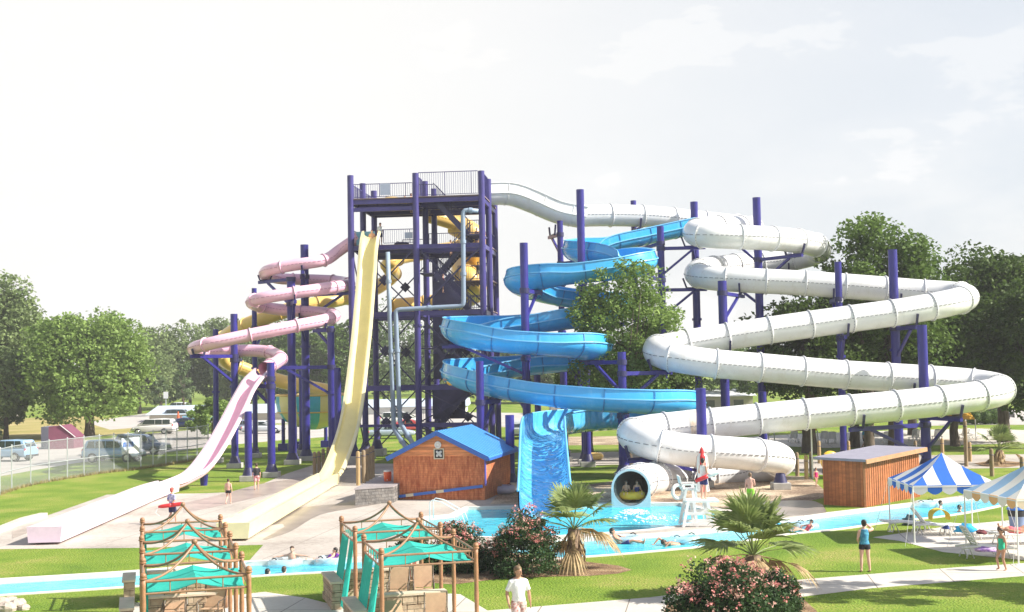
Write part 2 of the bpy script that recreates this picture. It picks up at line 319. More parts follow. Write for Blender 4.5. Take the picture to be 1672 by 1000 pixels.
poly3('sand_play_area', [(900, 714), (1050, 712), (1050, 726), (900, 728)], GRAVEL, .008)
poly3('far_right_lot', [(1500, 672), (1760, 668), (1760, 694), (1600, 694), (1500, 696)], ROAD, .006)
poly3('dry_field', [(-200, 728), (0, 726), (100, 720), (200, 710), (260, 690), (150, 680), (0, 684), (-200, 690)], SAND, .003)
# shallow puddles on the left deck
pm = mat('wet_concrete', (.24, .20, .175), .32, .25, .8); pm2 = mat('damp_concrete', (.37, .30, .25), .35, .2, .8); 
for i, P in enumerate([[(372, 846), (420, 843), (485, 830), (560, 822), (600, 812), (640, 818), (590, 828), (520, 842), (475, 868), (440, 880), (425, 884), (470, 856), (440, 858)],
          [(300, 838), (360, 826), (470, 800), (560, 775), (520, 778), (430, 790), (360, 808), (300, 822)],
          [(1205, 824), (1280, 818), (1340, 822), (1350, 836), (1300, 842), (1240, 842), (1200, 834)],
          [(20, 880), (80, 858), (150, 848), (230, 822), (160, 820), (90, 848), (20, 868)]]):
    poly3('puddle', smooth_line(P), pm2 if i in (1, 3) else pm, .012)
# ------------------------------------------------------------------ water slides
def fibreglass(name, col, rough=.28, streak=None, amt=.35):
    m = mat(name, col, rough, .05, .8, coat=.3)
    n, L = N(m); b = n['Principled BSDF']; src = b.inputs['Base Color'].links[0].from_socket
    tc = n.new('ShaderNodeNewGeometry'); nz = n.new('ShaderNodeTexNoise'); nz.inputs['Scale'].default_value = 1.6; nz.inputs['Detail'].default_value = 8; nz.inputs['Roughness'].default_value = .75
    mp = n.new('ShaderNodeMapping'); mp.inputs['Scale'].default_value = (1, 1, .35); L.new(tc.outputs['Position'], mp.inputs[0]); L.new(mp.outputs[0], nz.inputs[0])
    r = n.new('ShaderNodeValToRGB'); r.color_ramp.elements[0].position = .52; r.color_ramp.elements[1].position = .78
    r.color_ramp.elements[0].color = (0, 0, 0, 1); r.color_ramp.elements[1].color = (amt, amt, amt, 1); L.new(nz.outputs['Fac'], r.inputs[0])
    mx = n.new('ShaderNodeMix'); mx.data_type = 'RGBA'; L.new(r.outputs[0], mx.inputs[0]); L.new(src, mx.inputs[6]); mx.inputs[7].default_value = (*(streak or [c * .6 for c in col]), 1)
    L.new(mx.outputs[2], b.inputs['Base Color']); return m
M['slide_white'] = fibreglass('white_fibreglass', (.80, .80, .80), .3, (.54, .49, .42), .5)
M['slide_blue'] = fibreglass('blue_fibreglass', (.05, .40, .76), .22, (.22, .60, .86), .55)
M['slide_pink'] = fibreglass('pink_fibreglass', (.86, .52, .64), .3, (.72, .48, .58), .4)
M['slide_yellow'] = fibreglass('yellow_fibreglass', (.84, .74, .34), .3, (.66, .56, .24), .4)
M['slide_gold'] = fibreglass('gold_fibreglass', (.80, .54, .16), .35, (.60, .40, .14), .4)
M['seam'] = mat('seam_dark', (.20, .20, .22), .7, .2, 6)
M['bluerim'] = mat('pale_blue_rim', (.16, .50, .80), .35, .06, 2)
SLIDES = {}
def circ(r, n=24, squash=1): return [(r * math.cos(2 * math.pi * k / n), r * math.sin(2 * math.pi * k / n) * squash) for k in range(n)]
def dots(mb, fr, r, side, dz=0):
    # bolted seam along a tube: short dark dashes
    for i in range(0, len(fr) - 1):
        p, t, sd, u = fr[i]; q, t2, sd2, u2 = fr[i + 1]
        a = p + sd * (side * r); b_ = a.lerp(q + sd2 * (side * r), .62); mb.beam(a, b_, .03, .035)
def banked(fr, amt):
    cv = []
    for i in range(len(fr)):
        a, b = fr[max(0, i - 2)][1], fr[min(len(fr) - 1, i + 2)][1]; cv.append(max(-1, min(1, (a.x * b.y - a.y * b.x) * 1.6)))
    for _ in range(6): cv = [(cv[max(0, i - 1)] + cv[i] * 2 + cv[min(len(cv) - 1, i + 1)]) / 4 for i in range(len(cv))]
    out = []
    for (p, t, sd, u), c in zip(fr, cv): e = c * amt; out.append((p, t, sd * math.cos(e) + u * math.sin(e), u * math.cos(e) - sd * math.sin(e)))
    return out
def tube_slide(root, P, r, m, seg=2.6, flange_r=.09, flange_w=.12, seam=.03, step=.45, name='tube', seammat=None, hollow_end=False):
    C = catmull(P, step); fr = frames(C)
    mb = MB(); sweep(mb, fr, circ(r), cap=False)
    if hollow_end: sweep(mb, fr[-14:], circ(r - .06), cap=False)
    o = mb.build(name, m, root, smooth='all')
    k = max(1, int(round(seg / step))); s = MB()
    for i in range(k, len(fr) - 1, k):
        p, t, sd, u = fr[i]; f = MB()
        f.torus(p, r + .03, flange_r * .62, t, 32, 8)
        for j in range(28):
            a = 2 * math.pi * j / 28; d = sd * math.cos(a) + u * math.sin(a)
            f.m = 1; f.box(p + d * (r + .045) + t * (flange_w * .6), (.035, .035, .035)); f.m = 0
        f.build('flange', [m, M['seam']], root, smooth='all')
    for side in (-1, 1):
        dots(s, frames(catmull(P, .3)), r + .012, side)
    s.build('bolted_seam', seammat or M['seam'], root)
    return C
def trough_prof(hw, dep, wall, th=.06, rim=.10):
    n = 12; outer = [(-hw, dep + wall)] + [(-hw * math.cos(math.pi * k / n), dep - dep * math.sin(math.pi * k / n)) for k in range(n + 1)] + [(hw, dep + wall)]
    inner = [(hw - th, dep + wall)] + [((hw - th) * math.cos(math.pi * k / n), dep - (dep - th) * math.sin(math.pi * k / n)) for k in range(n + 1)] + [(-hw + th, dep + wall)]
    return outer, inner
def trough_slide(root, P, hw, dep, wall, m, rimm, seg=2.6, step=.45, name='trough', off=0.0, lips=True, C=None, bank=0.0):
    C = C or catmull([Vector(p) - Vector((0, 0, off)) for p in P], step); fr = banked(frames(C), bank) if bank else frames(C)
    o, i_ = trough_prof(hw, dep, wall); mb = MB(); sweep(mb, fr, o + i_)
    mb.build(name, m, root, smooth=True)
    for s in (-1, 1):
        f = MB(); sweep(f, fr, [(s * (hw - .08), dep + wall - .01), (s * (hw + .07), dep + wall - .01), (s * (hw + .07), dep + wall + .05), (s * (hw - .08), dep + wall + .05)]); f.build('rim', rimm, root)
        if lips:
            f = MB(); sweep(f, fr, [(s * (hw + .002), dep - .05), (s * (hw + .09), dep - .05), (s * (hw + .09), dep + .03), (s * (hw + .002), dep + .03)]); f.build('side_flange', rimm, root)
    k = max(1, int(round(seg / step)))
    for i in range(k // 2, len(fr) - 1, k):
        p, t, sd, u = fr[i]; f = MB(); q = [(p + t * dd, t, sd, u) for dd in (-.035, .035)]
        of = [(a * 1.035, (b - .035) if b < dep else b) for a, b in o]; sweep(f, q, of + [(a, b - .0) for a, b in i_]); f.build('joint_rib', M['blue_d'] if m is M['slide_blue'] else m, root)
    return C
M['blue_d'] = mat('blue_joint', (.02, .20, .46), .35, .06, 2)
M['rust'] = mat('rust_patch', (.50, .28, .10), .7, .2, 8)
# --- white enclosed raft slide
def D(x, y, d): return W(x, y, d)
wr = thing('tube_slide', 'large white enclosed raft slide zigzagging down from the tower to the splash pool', 'water slide', GX(1250, 78))
PA = [D(797, 320, 94), D(830, 320, 94.5), (862, 331, 95), D(905, 349, 95.5), D(950, 358, 96)]
PA[2] = D(862, 331, 95)
CA = trough_slide(wr, PA, .93, .85, .75, M['slide_white'], M['slide_white'], off=.75)
WP = [D(943, 353, 96), D(985, 352, 96.5), D(1060, 354, 97.5), D(1140, 362, 98.5), D(1195, 368, 98.5), D(1226, 372, 96.5), D(1215, 372, 94), D(1185, 372, 92), D(1148, 374, 90.5), D(1134, 380, 88.8), D(1148, 385, 87.2), D(1200, 387, 87),
      D(1260, 390, 88), D(1310, 395, 90), D(1337, 404, 92.5), D(1330, 415, 95), D(1290, 425, 96.2), D(1230, 431, 96), D(1180, 436, 94), D(1148, 441, 91.5), D(1137, 448, 89), D(1160, 454, 87),
      D(1220, 458, 86), D(1300, 462, 85.5), D(1400, 469, 85), D(1500, 477, 84.8), D(1556, 481, 84), D(1577, 486, 82), D(1550, 495, 80.2), D(1480, 508, 79.6), D(1380, 522, 79.4), D(1260, 539, 79.2), D(1150, 556, 79.2), D(1098, 565, 78.8), D(1072, 572, 77.2), D(1090, 582, 75.4), D(1150, 592, 75),
      D(1260, 602, 75.2), D(1380, 612, 75.6), D(1500, 619, 76), D(1590, 626, 76), D(1628, 633, 74.6), D(1622, 642, 72.6), D(1560, 652, 71.5), D(1450, 664, 70.8), D(1330, 675, 70.4), D(1200, 688, 70.2), D(1090, 699, 70), D(1052, 704, 69.4), D(1034, 711, 68), D(1056, 722, 66.6), D(1110, 734, 66.2),
      D(1180, 739, 66.3), D(1235, 743, 66.8), D(1268, 748, 68), D(1262, 758, 70), D(1220, 768, 71), D(1150, 776, 70.2), D(1096, 781, 68), D(1056, 784, 65), D(1036, 789, 62.2), D(1030, 798, 59.8)]
CW = tube_slide(wr, WP, .88, M['slide_white'], hollow_end=True)
# square end frame with round mouth
pe = CW[-1]; fd = (CW[-1] - CW[-4]); fd.z = 0; fd.normalize(); sdv = fd.cross(Vector((0, 0, 1)))
eb = MB(); nn = 32; ring = []
for dd in (0, .12):
    for k in range(nn):
        a = 2 * math.pi * k / nn; ring.append(pe + fd * dd + sdv * (.84 * math.cos(a)) + Vector((0, 0, .84 * math.sin(a))))
    for k in range(nn):
        a = 2 * math.pi * k / nn; ca, sa = math.cos(a), math.sin(a)
        if sa < 0: q = 1 / max(abs(ca), abs(sa)); x, z = ca * q * .95, max(-1.05, sa * q * 1.05)
        else: x, z = ca * .95, sa * .95
        ring.append(pe + fd * dd + sdv * x + Vector((0, 0, z)))
fs = []
for k in range(nn):
    k2 = (k + 1) % nn; fs += [(2 * nn + k, 2 * nn + k2, 3 * nn + k2, 3 * nn + k), (k, nn + k, nn + k2, k2), (nn + k, 3 * nn + k, 3 * nn + k2, nn + k2), (k, k2, 2 * nn + k2, 2 * nn + k)]
eb.add(ring, fs); eb.build('exit_frame', M['slide_white'], wr, smooth=True)
MOUTH = (pe.copy(), fd.copy(), sdv.copy())
# rust stain plate on the last loop
SLIDES['white'] = (CA + CW, .95)
ri = min(range(len(CW)), key=lambda k: (CW[k] - W(1136, 692, 70.1)).length); f = MB(); sweep(f, frames(CW)[ri - 1:ri + 2], [(math.cos(a) * .892 * s_, math.sin(a) * .892) for s_ in (1, -1) for a in ()] or [(.893 * math.cos(2 * math.pi * k / 24), .893 * math.sin(2 * math.pi * k / 24)) for k in range(24)], cap=False); f.build('stained_section', fibreglass('rust_streaked_white', (.78, .72, .62), .5, (.60, .30, .08), .95), wr, smooth='all')
# --- blue open raft slide
br = thing('raft_slide', 'wide bright blue open raft slide winding in flat coils and dropping into the pool', 'water slide', GX(930, 80))
BP = [D(1128, 372, 95), D(1080, 382, 94), D(1010, 398, 92.5), D(960, 408, 91.5), D(938, 414, 89), D(970, 419, 86.5), D(1020, 425, 86), D(1050, 430, 84.5), D(1048, 436, 82.5), D(1000, 443, 81.5), D(930, 450, 81), D(880, 457, 80.8), D(847, 463, 82), D(855, 472, 84.5),
      D(890, 482, 86.4), D(950, 492, 87), D(1000, 501, 86.4), D(1012, 508, 84), D(985, 515, 82.2), D(930, 523, 81.6), D(850, 532, 81.4), D(780, 538, 80.6), D(741, 543, 78.6), D(760, 551, 76.6), D(820, 560, 76), D(900, 566, 76.2), D(958, 570, 77.2), D(978, 577, 79.6),
      D(940, 588, 81.2), D(870, 598, 81.2), D(790, 606, 80), D(745, 612, 77.6), D(758, 622, 75), D(810, 634, 73.4), D(880, 645, 72.4), D(960, 654, 71.8), D(1050, 659, 72), D(1110, 664, 73), D(1128, 672, 75), D(1090, 680, 76.4), D(1020, 686, 76), D(960, 690, 74.8), D(915, 693, 72.6), D(893, 698, 69.8), D(888, 720, 66.6), D(888, 757, 63.4), D(889, 790, 60.6), D(889, 812, 58.2), D(890, 836, 56.2)]
CB = catmull([p - Vector((0, 0, .62)) for p in BP[:41]], .45)
CB = trough_slide(br, None, 1.12, .72, .55, M['slide_blue'], M['bluerim'], C=CB, bank=.34)
M['wet_blue_glare'] = fibreglass('wet_blue_glare_fibreglass', (.09, .48, .86), .08, (.60, .86, .98), .85)  # pale patches in the blue are painted white reflections on the wet surface
n, L = N(M['wet_blue_glare']); b = n['Principled BSDF']; b.inputs['Coat Weight'].default_value = 1; b.inputs['Coat Roughness'].default_value = .03
gn = n.new('ShaderNodeNewGeometry'); mp = n.new('ShaderNodeMapping'); mp.inputs['Scale'].default_value = (1.2, 1.2, .45); L.new(gn.outputs['Position'], mp.inputs[0]); nz = n.new('ShaderNodeTexNoise'); nz.inputs['Scale'].default_value = .8; nz.inputs['Detail'].default_value = 1.5; nz.inputs['Distortion'].default_value = 1.0; L.new(mp.outputs[0], nz.inputs[0]); bp = n.new('ShaderNodeBump'); bp.inputs['Strength'].default_value = .9; bp.inputs['Distance'].default_value = .35; L.new(nz.outputs['Fac'], bp.inputs['Height']); L.new(bp.outputs[0], b.inputs['Normal']); L.new(bp.outputs[0], b.inputs['Coat Normal'])
DP = [BP[40] - Vector((0, 0, .62)), D(985, 686, 75.9) - Vector((0, 0, .66)), D(938, 688, 75.4) - Vector((0, 0, .75)), D(906, 690, 73.9) - Vector((0, 0, .9)), D(890, 695, 71.6) - Vector((0, 0, 1.0)), D(887, 708, 69) - Vector((0, 0, 1.05)), D(887, 735, 65.8) - Vector((0, 0, 1.05)), D(888, 772, 62.3) - Vector((0, 0, 1.0)), D(889, 812, 58.8) - Vector((0, 0, .7)), Vector((D(890, 836, 56.4).x, 56.4, -.25))]
CD = catmull(DP, .35); frD = frames(CD); nD = len(frD); mbD = MB(); outl = []
for i, (p, t, sd, u) in enumerate(frD):
    e = min(1, i / (nD * .42)); o_, i2 = trough_prof(1.12 + .10 * e, .72 - .05 * e, .55 + .38 * math.sin(min(1, i / (nD * .5)) * math.pi * .5) * (1 if i < nD * .75 else max(.3, 1 - (i / nD - .75) * 2.6))); outl.append(o_ + i2)
vs = [p + sd * a_ + u * b_ for (p, t, sd, u), pr_ in zip(frD, outl) for a_, b_ in pr_]; q = len(outl[0]); mbD.add(vs, [(i * q + k, (i + 1) * q + k, (i + 1) * q + (k + 1) % q, i * q + (k + 1) % q) for i in range(nD - 1) for k in range(q)]); mbD.build('final_drop', M['wet_blue_glare'], br, smooth=True)
for side, kk in ((-1, 0), (1, 14)):
    f = MB(); f.tube([p + sd * (outl[i][kk][0] + side * .01) + u * outl[i][kk][1] for i, (p, t, sd, u) in enumerate(frD)], .06, 6); f.build('rim', M['bluerim'], br, smooth='all')
SLIDES['blue'] = (CB, 1.2)
# --- pink body slide
pr = thing('body_slide', 'long pink slide, a closed spiral tube above and an open chute running to the deck', 'water slide', GX(430, 84))
PP = [D(585, 388, 91), D(572, 397, 91), D(553, 410, 91), D(535, 423, 90.5), D(515, 428, 90), D(480, 433, 90), D(445, 440, 90.4), D(433, 447, 92.4), D(455, 455, 94.4), D(500, 457, 95.2), D(545, 459, 95), D(568, 463, 93), D(560, 467, 90.4), D(520, 473, 88.4), D(470, 480, 87.6), D(425, 488, 87.6), D(411, 495, 89.6), D(435, 503, 91.6), D(480, 508, 92),
      D(525, 511, 91.6), D(546, 516, 89.4), D(530, 523, 86.6), D(480, 533, 85), D(400, 549, 84), D(340, 562, 83.8), D(316, 570, 85.6), D(335, 575, 87.8), D(380, 573, 88.4), D(430, 574, 87.8), D(457, 583, 85.4), D(450, 593, 82.6), D(432, 602, 80.4)]
CP = tube_slide(pr, PP, .44, M['slide_pink'], seg=3.2, flange_r=.08, step=.4, seammat=mat('pink_seam', (.50, .22, .36), .6, .1, 5), hollow_end=True)
# open chute
endp = G(73, 890); kn = G(268, 806)
PC = [CP[-2] - Vector((0, 0, .45)), D(414, 622, 79.2) - Vector((0, 0, .4)), D(398, 650, 78.2) - Vector((0, 0, .4)), D(377, 690, 76.6) - Vector((0, 0, .4)), D(352, 733, 74.6) - Vector((0, 0, .4)), D(322, 770, 72.2) - Vector((0, 0, .4)), kn + Vector((0.6, 1.2, .22)), kn.lerp(endp, .12) + Vector((0, 0, .1)), kn.lerp(endp, .5) + Vector((0, 0, .1)), endp + Vector((0, 0, .1))]
def chute(root, P, hw, m, mw, split, endc):
    C = catmull(P, .4); fr = frames(C); si = min(range(len(C)), key=lambda i: (C[i] - split).length)
    o, i_ = trough_prof(hw, .32, .22, .05); up = MB(); sweep(up, fr[:si + 1], o + i_); up.build('upper_chute', m, root, smooth=True)
    for s in (-1, 1):
        f = MB(); sweep(f, fr[:si + 1], [(s * (hw - .05), .55), (s * (hw + .12), .52), (s * (hw + .15), .42), (s * (hw + .11), .47), (s * (hw - .05), .51)]); f.build('rim', mw, root, smooth=True)
    box = [(-hw - .05, .0), (hw + .05, .0), (hw + .12, .62), (hw - .03, .62), (hw - .06, .16), (-hw + .06, .16), (-hw + .03, .62), (-hw - .12, .62)]
    lo = MB(); sweep(lo, fr[si:], box); lo.build('runout_channel', mw, root)
    e = fr[-1]; eb = MB(); q = [(e[0] - e[1] * .02, e[1], e[2], e[3]), (e[0] + e[1] * .06, e[1], e[2], e[3])]
    sweep(eb, q, [(-hw - .05, .0), (hw + .05, .0), (hw + .12, .63), (-hw - .12, .63)]); eb.build('end_wall', endc, root)
    k = 8
    for i in range(k, si, 16):
        f = MB(); p, t, sd, u = fr[i]; sweep(f, [(p + t * dd, t, sd, u) for dd in (-.04, .04)], [(a * 1.06, b * 1.0 - (.03 if b < .3 else 0)) for a, b in o] + i_); f.build('joint_rib', m, root)
    return C
M['pale_pink'] = fibreglass('pale_pink_fibreglass', (.76, .60, .66), .35, (.64, .46, .54), .35)  # paler pink shared by the rims and the run-out channel
CPC = chute(pr, PC, .58, M['slide_pink'], M['pale_pink'], kn, mat('pink_end', (.74, .60, .72), .5, .06, 3))
SLIDES['pink'] = (CP, .5); SLIDES['pinkc'] = (CPC[:60], .6)
# --- yellow speed slide
yr = thing('speed_slide', 'steep pale yellow straight slide with a long white sided run-out on the deck', 'water slide', GX(580, 84))
ye = G(381, 884); yk = G(536, 792)
PY = [D(606, 389, 90.4), D(606, 391, 89.2), D(604, 402, 88.4), D(601, 440, 87.6), D(597, 490, 86.4), D(591, 560, 84.6), D(583, 630, 82.6), D(574, 690, 80.2), D(562, 735, 77.4), yk + Vector((.1, .9, .25)), yk.lerp(ye, .12) + Vector((0, 0, .1)), yk.lerp(ye, .5) + Vector((0, 0, .1)), ye + Vector((0, 0, .1))]
CY = chute(yr, PY, .56, M['slide_yellow'], fibreglass('cream_channel', (.76, .69, .42), .4, (.50, .46, .26), .4), yk, mat('pale_yellow_end', (.76, .73, .46), .5, .06, 3))
# --- gold slide behind with the bowl
gr_ = thing('bowl_slide', 'gold yellow tube slide behind the tower ending in a striped yellow and blue bowl', 'water slide', GX(515, 108))
GP = [D(700, 352, 99), D(735, 362, 100), D(768, 376, 102), D(778, 392, 104), D(750, 404, 106), D(700, 412, 106), D(655, 420, 104), D(632, 430, 102), D(640, 440, 104), D(640, 452, 107), D(615, 470, 106), D(580, 482, 104), D(530, 494, 101.5), D(470, 507, 100.5), D(420, 524, 100.5), D(376, 545, 102), D(358, 566, 104.5), D(368, 590, 107), D(400, 604, 108), D(440, 618, 108.6), D(500, 632, 108.8), D(548, 641, 108.4)]
CG = tube_slide(gr_, GP, .62, M['slide_gold'], seg=3.0, seammat=M['slide_gold'])
G2 = [D(742, 366, 101), D(772, 384, 100.6), D(782, 404, 102), D(770, 424, 104), D(755, 440, 103), D(765, 456, 101), D(776, 468, 102), D(760, 486, 105), D(700, 500, 107), D(640, 506, 106)]
tube_slide(gr_, G2, .95, M['slide_gold'], seg=3, name='inner_tube', seammat=M['slide_gold'])
bc = GX(514, 107); bz = W(514, 645, 107).z
bowl = MB(); nb = 40; prof = [(.5, -3.0), (1.6, -2.7), (2.6, -2.2), (3.15, -1.4), (3.3, -.6), (3.3, 0), (3.2, 0), (3.2, -.6), (3.05, -1.35), (2.5, -2.1), (1.5, -2.6), (.5, -2.9)]
for k in range(nb):
    a0, a1 = 2 * math.pi * k / nb, 2 * math.pi * (k + 1) / nb; bowl.m = (k // 4) % 2
    vs = [(bc.x + r_ * math.cos(a), bc.y + r_ * math.sin(a), bz + z_) for a in (a0, a1) for r_, z_ in prof]; q = len(prof)
    bowl.add(vs, [(i, i + 1, q + i + 1, q + i) for i in range(q - 1)])
bowl.build('bowl', [M['slide_yellow'], mat('teal_fibreglass', (.07, .50, .72), .3, .06, 2)], gr_, smooth=True)
f = MB(); f.torus((bc.x, bc.y, bz), 3.3, .09, (0, 0, 1), 40, 6); f.build('bowl_rim', M['slide_gold'], gr_, smooth='all')
f = MB(); f.torus((bc.x, bc.y, bz - 1.45), 3.2, .06, (0, 0, 1), 40, 6); f.build('bowl_rim', M['slide_gold'], gr_, smooth='all')
for k in range(6):
    a = 2 * math.pi * (k + .3) / 6; f = MB(); p = Vector((bc.x + 2.7 * math.cos(a), bc.y + 2.7 * math.sin(a), 0)); f.cyl(p, p + Vector((0, 0, bz - 2.0)), .16, n=10); f.box(p + Vector((0, 0, .3)), (.8, .8, .6)); f.build('leg', M['navy'], gr_, smooth=True)
SLIDES['gold'] = (CG, .7)
# ------------------------------------------------------------------ support posts
POSTS = [ # px, ytop, depth, dia, label
 (497, 400, 93.7, .62, 'tallest navy post standing inside the pink spiral slide'),
 (475, 454, 90.5, .60, 'navy post just left of the tallest one in the pink spiral'),
 (415, 471, 98, .40, 'slim navy post behind the left bends of the pink tube'),
 (382, 513, 88, .50, 'navy post standing close behind the pink open chute'),
 (352, 538, 93, .42, 'leftmost navy post, half hidden behind the pink chute'),
 (540, 533, 88, .50, 'navy post between the pink spiral and the yellow speed slide'),
 (551, 601, 84, .46, 'short navy post beside the knee of the yellow speed slide'),
 (442, 592, 83, .50, 'navy post at the mouth of the pink tube where the chute begins'),
 (405, 672, 76.6, .46, 'shortest navy post by the lawn beside the pink chute'),
 (492, 605, 101, .44, 'navy post standing in front of the striped bowl'),
 (855, 397, 78.5, .52, 'tall navy post rising through the left bends of the blue slide'),
 (783, 590, 74.5, .46, 'navy post behind the blue cabin roof'),
 (832, 678, 69, .50, 'low dark post between the cabin and the blue final drop'),
 (947, 310, 89, .54, 'tall navy post in front of the white slide near the tower'),
 (914, 361, 94, .46, 'navy post with cross plates behind the first blue bend'),
 (1034, 328, 99.5, .46, 'navy post top showing behind the upper white trough'),
 (1078, 370, 89, .52, 'navy post above the leafy tree between blue and white slides'),
 (1133, 330, 94, .60, 'tall navy post at the upper left bends of the white tube'),
 (1235, 323, 92, .60, 'tallest navy post of the white tube, inside its top loop'),
 (1179, 459, 82.2, .60, 'thick navy post in front of the third white pass on the left'),
 (1368, 428, 82.5, .46, 'navy post with a small white number in the middle of the white tube'),
 (1457, 408, 82, .60, 'tall navy post in front of the big leafy tree'),
 (1505, 531, 74, .58, 'navy post at the right end in front of the lowest long passes'),
 (1015, 575, 75.5, .50, 'navy post standing right of the blue coils before the trees'),
 (1144, 634, 68.6, .56, 'short navy post between the two lowest white passes'),
 (1274, 776, 67.6, .44, 'stub navy post under the lowest white bend'),
 (1017, 668, 72.8, .62, 'dark post behind the left end of the lowest white bend'),
 (956, 592, 83, .52, 'navy post on a tall concrete block under the blue coils'),
 (877, 600, 84, .44, 'navy post under the blue coils left of the concrete block'),
 (921, 601, 88, .40, 'slim dark post deep under the blue coils'),
 (1245, 640, 79, .46, 'dark post behind the lowest long white pass'),
 (1163, 776, 71.5, .40, 'stub dark post under the hidden return of the white tube'),
]
allpts = [(p, r_, k) for k, (C, r_) in SLIDES.items() for p in C[::1]]
POSTXY = []
def clearance(x, y, top, pr_):
    best = 99
    for p, r_, k in allpts:
        if p.z - r_ - .3 < top: best = min(best, math.hypot(p.x - x, p.y - y) - r_ - pr_)
    return best
plab = {}
for px, yt, d, dia, lab in POSTS:
    best = None
    for dd in sorted([i * .25 for i in range(-22, 23)], key=abs):
        q = W(px, yt, d + dd); c_ = clearance(q.x, q.y, q.z, dia / 2)
        if c_ > .12: best = (dd, c_); break
        if best is None or c_ > best[1]: best = (dd, c_)
    q = W(px, yt, d + best[0]); h = q.z
    if best[1] < .1: print('POST collide', px, yt, round(best[1], 2))
    t = thing('support_post', lab, 'post', (q.x, q.y, 0), group='navy posts holding up the slides')
    base = Vector((q.x, q.y, 0)); POSTXY.append((base, h, dia, t))
    f = MB(); f.cyl(base + Vector((0, 0, .36)), base + Vector((0, 0, h)), dia / 2, n=20); f.build('shaft', M['navy'], t, smooth=True)
    if h > 9:
        f = MB(); zz = h * .52; f.cyl(base + Vector((0, 0, zz)), base + Vector((0, 0, zz + .18)), dia / 2 + .09, n=20); f.build('collar', M['navy'], t, smooth=True)
    f = MB(); f.lathe(base, [(dia * .86, .34), (dia * .82, .40), (dia * .52, .85)], 16); f.build('base_plate', M['navy_d'], t, smooth=True)
    f = MB(); f.box(base + Vector((0, 0, .18)), (dia + .5, dia + .5, .36)); f.build('footing', M['footing'], t, bevel=.03)
# brackets from posts to the slides they carry
for key, (C, r_) in SLIDES.items():
    rr = {'white': .98, 'blue': .06, 'pink': .52, 'gold': .7, 'pinkc': .05}[key]; reach = {'white': 6.2, 'blue': 5.5, 'pink': 4.6, 'gold': 4, 'pinkc': 3}[key]; gap = {'white': 10, 'blue': 10, 'pink': 11, 'gold': 26, 'pinkc': 20}[key]
    last = -99
    cand = []
    for i, p in enumerate(C):
        for base, h, dia, t in POSTXY:
            dxy = math.hypot(p.x - base.x, p.y - base.y); zb = p.z - rr - .16
            if dxy < reach and 1.2 < zb < h - .1: cand.append((dxy, i, base, h, dia, t))
    cand.sort(key=lambda c_: c_[0]); used = []
    for dxy, i, base, h, dia, t in cand:
        if any(abs(i - j) < (gap if b2 is not base else gap * 1.3) for j, b2 in used): continue
        p = C[i]; zb = p.z - rr - .16; dv = Vector((p.x - base.x, p.y - base.y, 0)).normalized(); 
        a = Vector((base.x, base.y, zb)); e = Vector((p.x, p.y, zb)) + dv * .75
        # keep the arm clear of other passes
        bad = False
        for j, q in enumerate(C):
            if abs(j - i) > 8:
                s_ = max(0, min(1, ((q - a).dot(e - a)) / (e - a).length_squared)); 
                if (q - (a + (e - a) * s_)).length < r_ * (1.02 if key != 'blue' else .75): bad = True; break
        if bad: continue
        used.append((i, base))
        f = MB(); f.beam(a + dv * dia * .4, e, .2, .24); f.build('arm', M['navy'], t)
        L_ = (e - a).length; dz = min(1.8, L_ * .6, zb - .9)
        if dz > .3:
            f = MB(); f.beam(a + dv * dia * .4 - Vector((0, 0, dz)), a + dv * (L_ * .72) - Vector((0, 0, .1)), .15, .17); f.build('brace', M['navy'], t)
        f = MB(); f.cyl(a - Vector((0, 0, .16)), a + Vector((0, 0, .16)), dia / 2 + .06, n=16); f.build('clamp', M['navy_d'], t, smooth=True)
        tt = (C[min(i + 1, len(C) - 1)] - C[max(i - 1, 0)]); tt.z = 0; tt.normalize(); sdw = tt.cross(Vector((0, 0, 1))); w_ = r_ * .75
        f = MB(); pc = Vector((p.x, p.y, zb + .12)); f.beam(pc - sdw * w_, pc + sdw * w_, .16, .12)
        if key in ('white', 'pink'):
            for s in (-1, 1): f.beam(pc + sdw * (s * w_), Vector((p.x, p.y, p.z - rr * .30)) + sdw * (s * (r_ + .02)), .12, .12)
        f.build('cradle', M['navy_d'], t)
# small white number on one post
# ------------------------------------------------------------------ slide tower
TA = -R(6); TO = W(572, 287, 90); TX = Vector((math.cos(TA), math.sin(TA), 0)); TY = Vector((-math.sin(TA), math.cos(TA), 0)); TB = Vector((TO.x, TO.y, 0))
def T(x, y, z): return TB + TX * x + TY * y + Vector((0, 0, z))
TM = Matrix.Rotation(TA, 3, 'Z')
tw = thing('slide_tower', 'tall purple steel tower with open decks, cross bracing and switchback stairs that feeds the slides', 'tower', tuple(T(4.9, 4, 0)))
ZT = TO.z; XS = (0, 4.88, 9.76); YS = (0, 4, 8)
LV = [19.35, 15.95, 11.05, 5.6]
M['tpurple'] = mat('tower_purple_paint', (.052, .043, .20), .4, .15, 1.2, .05)
for i, x in enumerate(XS):
    for j, y in enumerate(YS):
        h = ZT + (0 if j == 0 else -.0)
        f = MB(); f.cyl(T(x, y, .5), T(x, y, h), .235, n=18); f.build('column', M['tpurple'], tw, smooth=True)
        f = MB(); f.cyl(T(x, y, 9.9), T(x, y, 10.05), .32, n=18); f.build('collar', M['tpurple'], tw, smooth=True)
        f = MB(); f.lathe(T(x, y, 0), [(.5, .52), (.48, .6), (.25, 1.3)], 16); f.build('base_plate', M['navy_d'], tw, smooth=True)
        f = MB(); f.box(T(x, y, .27), (1.3, 1.3, .54), M=TM); f.build('footing', M['footing'], tw, bevel=.03)
def tbeam(a, b, w=.16, h=.32, name='beam', m=None): f = MB(); f.beam(T(*a), T(*b), w, h); f.build(name, m or M['tpurple'], tw)
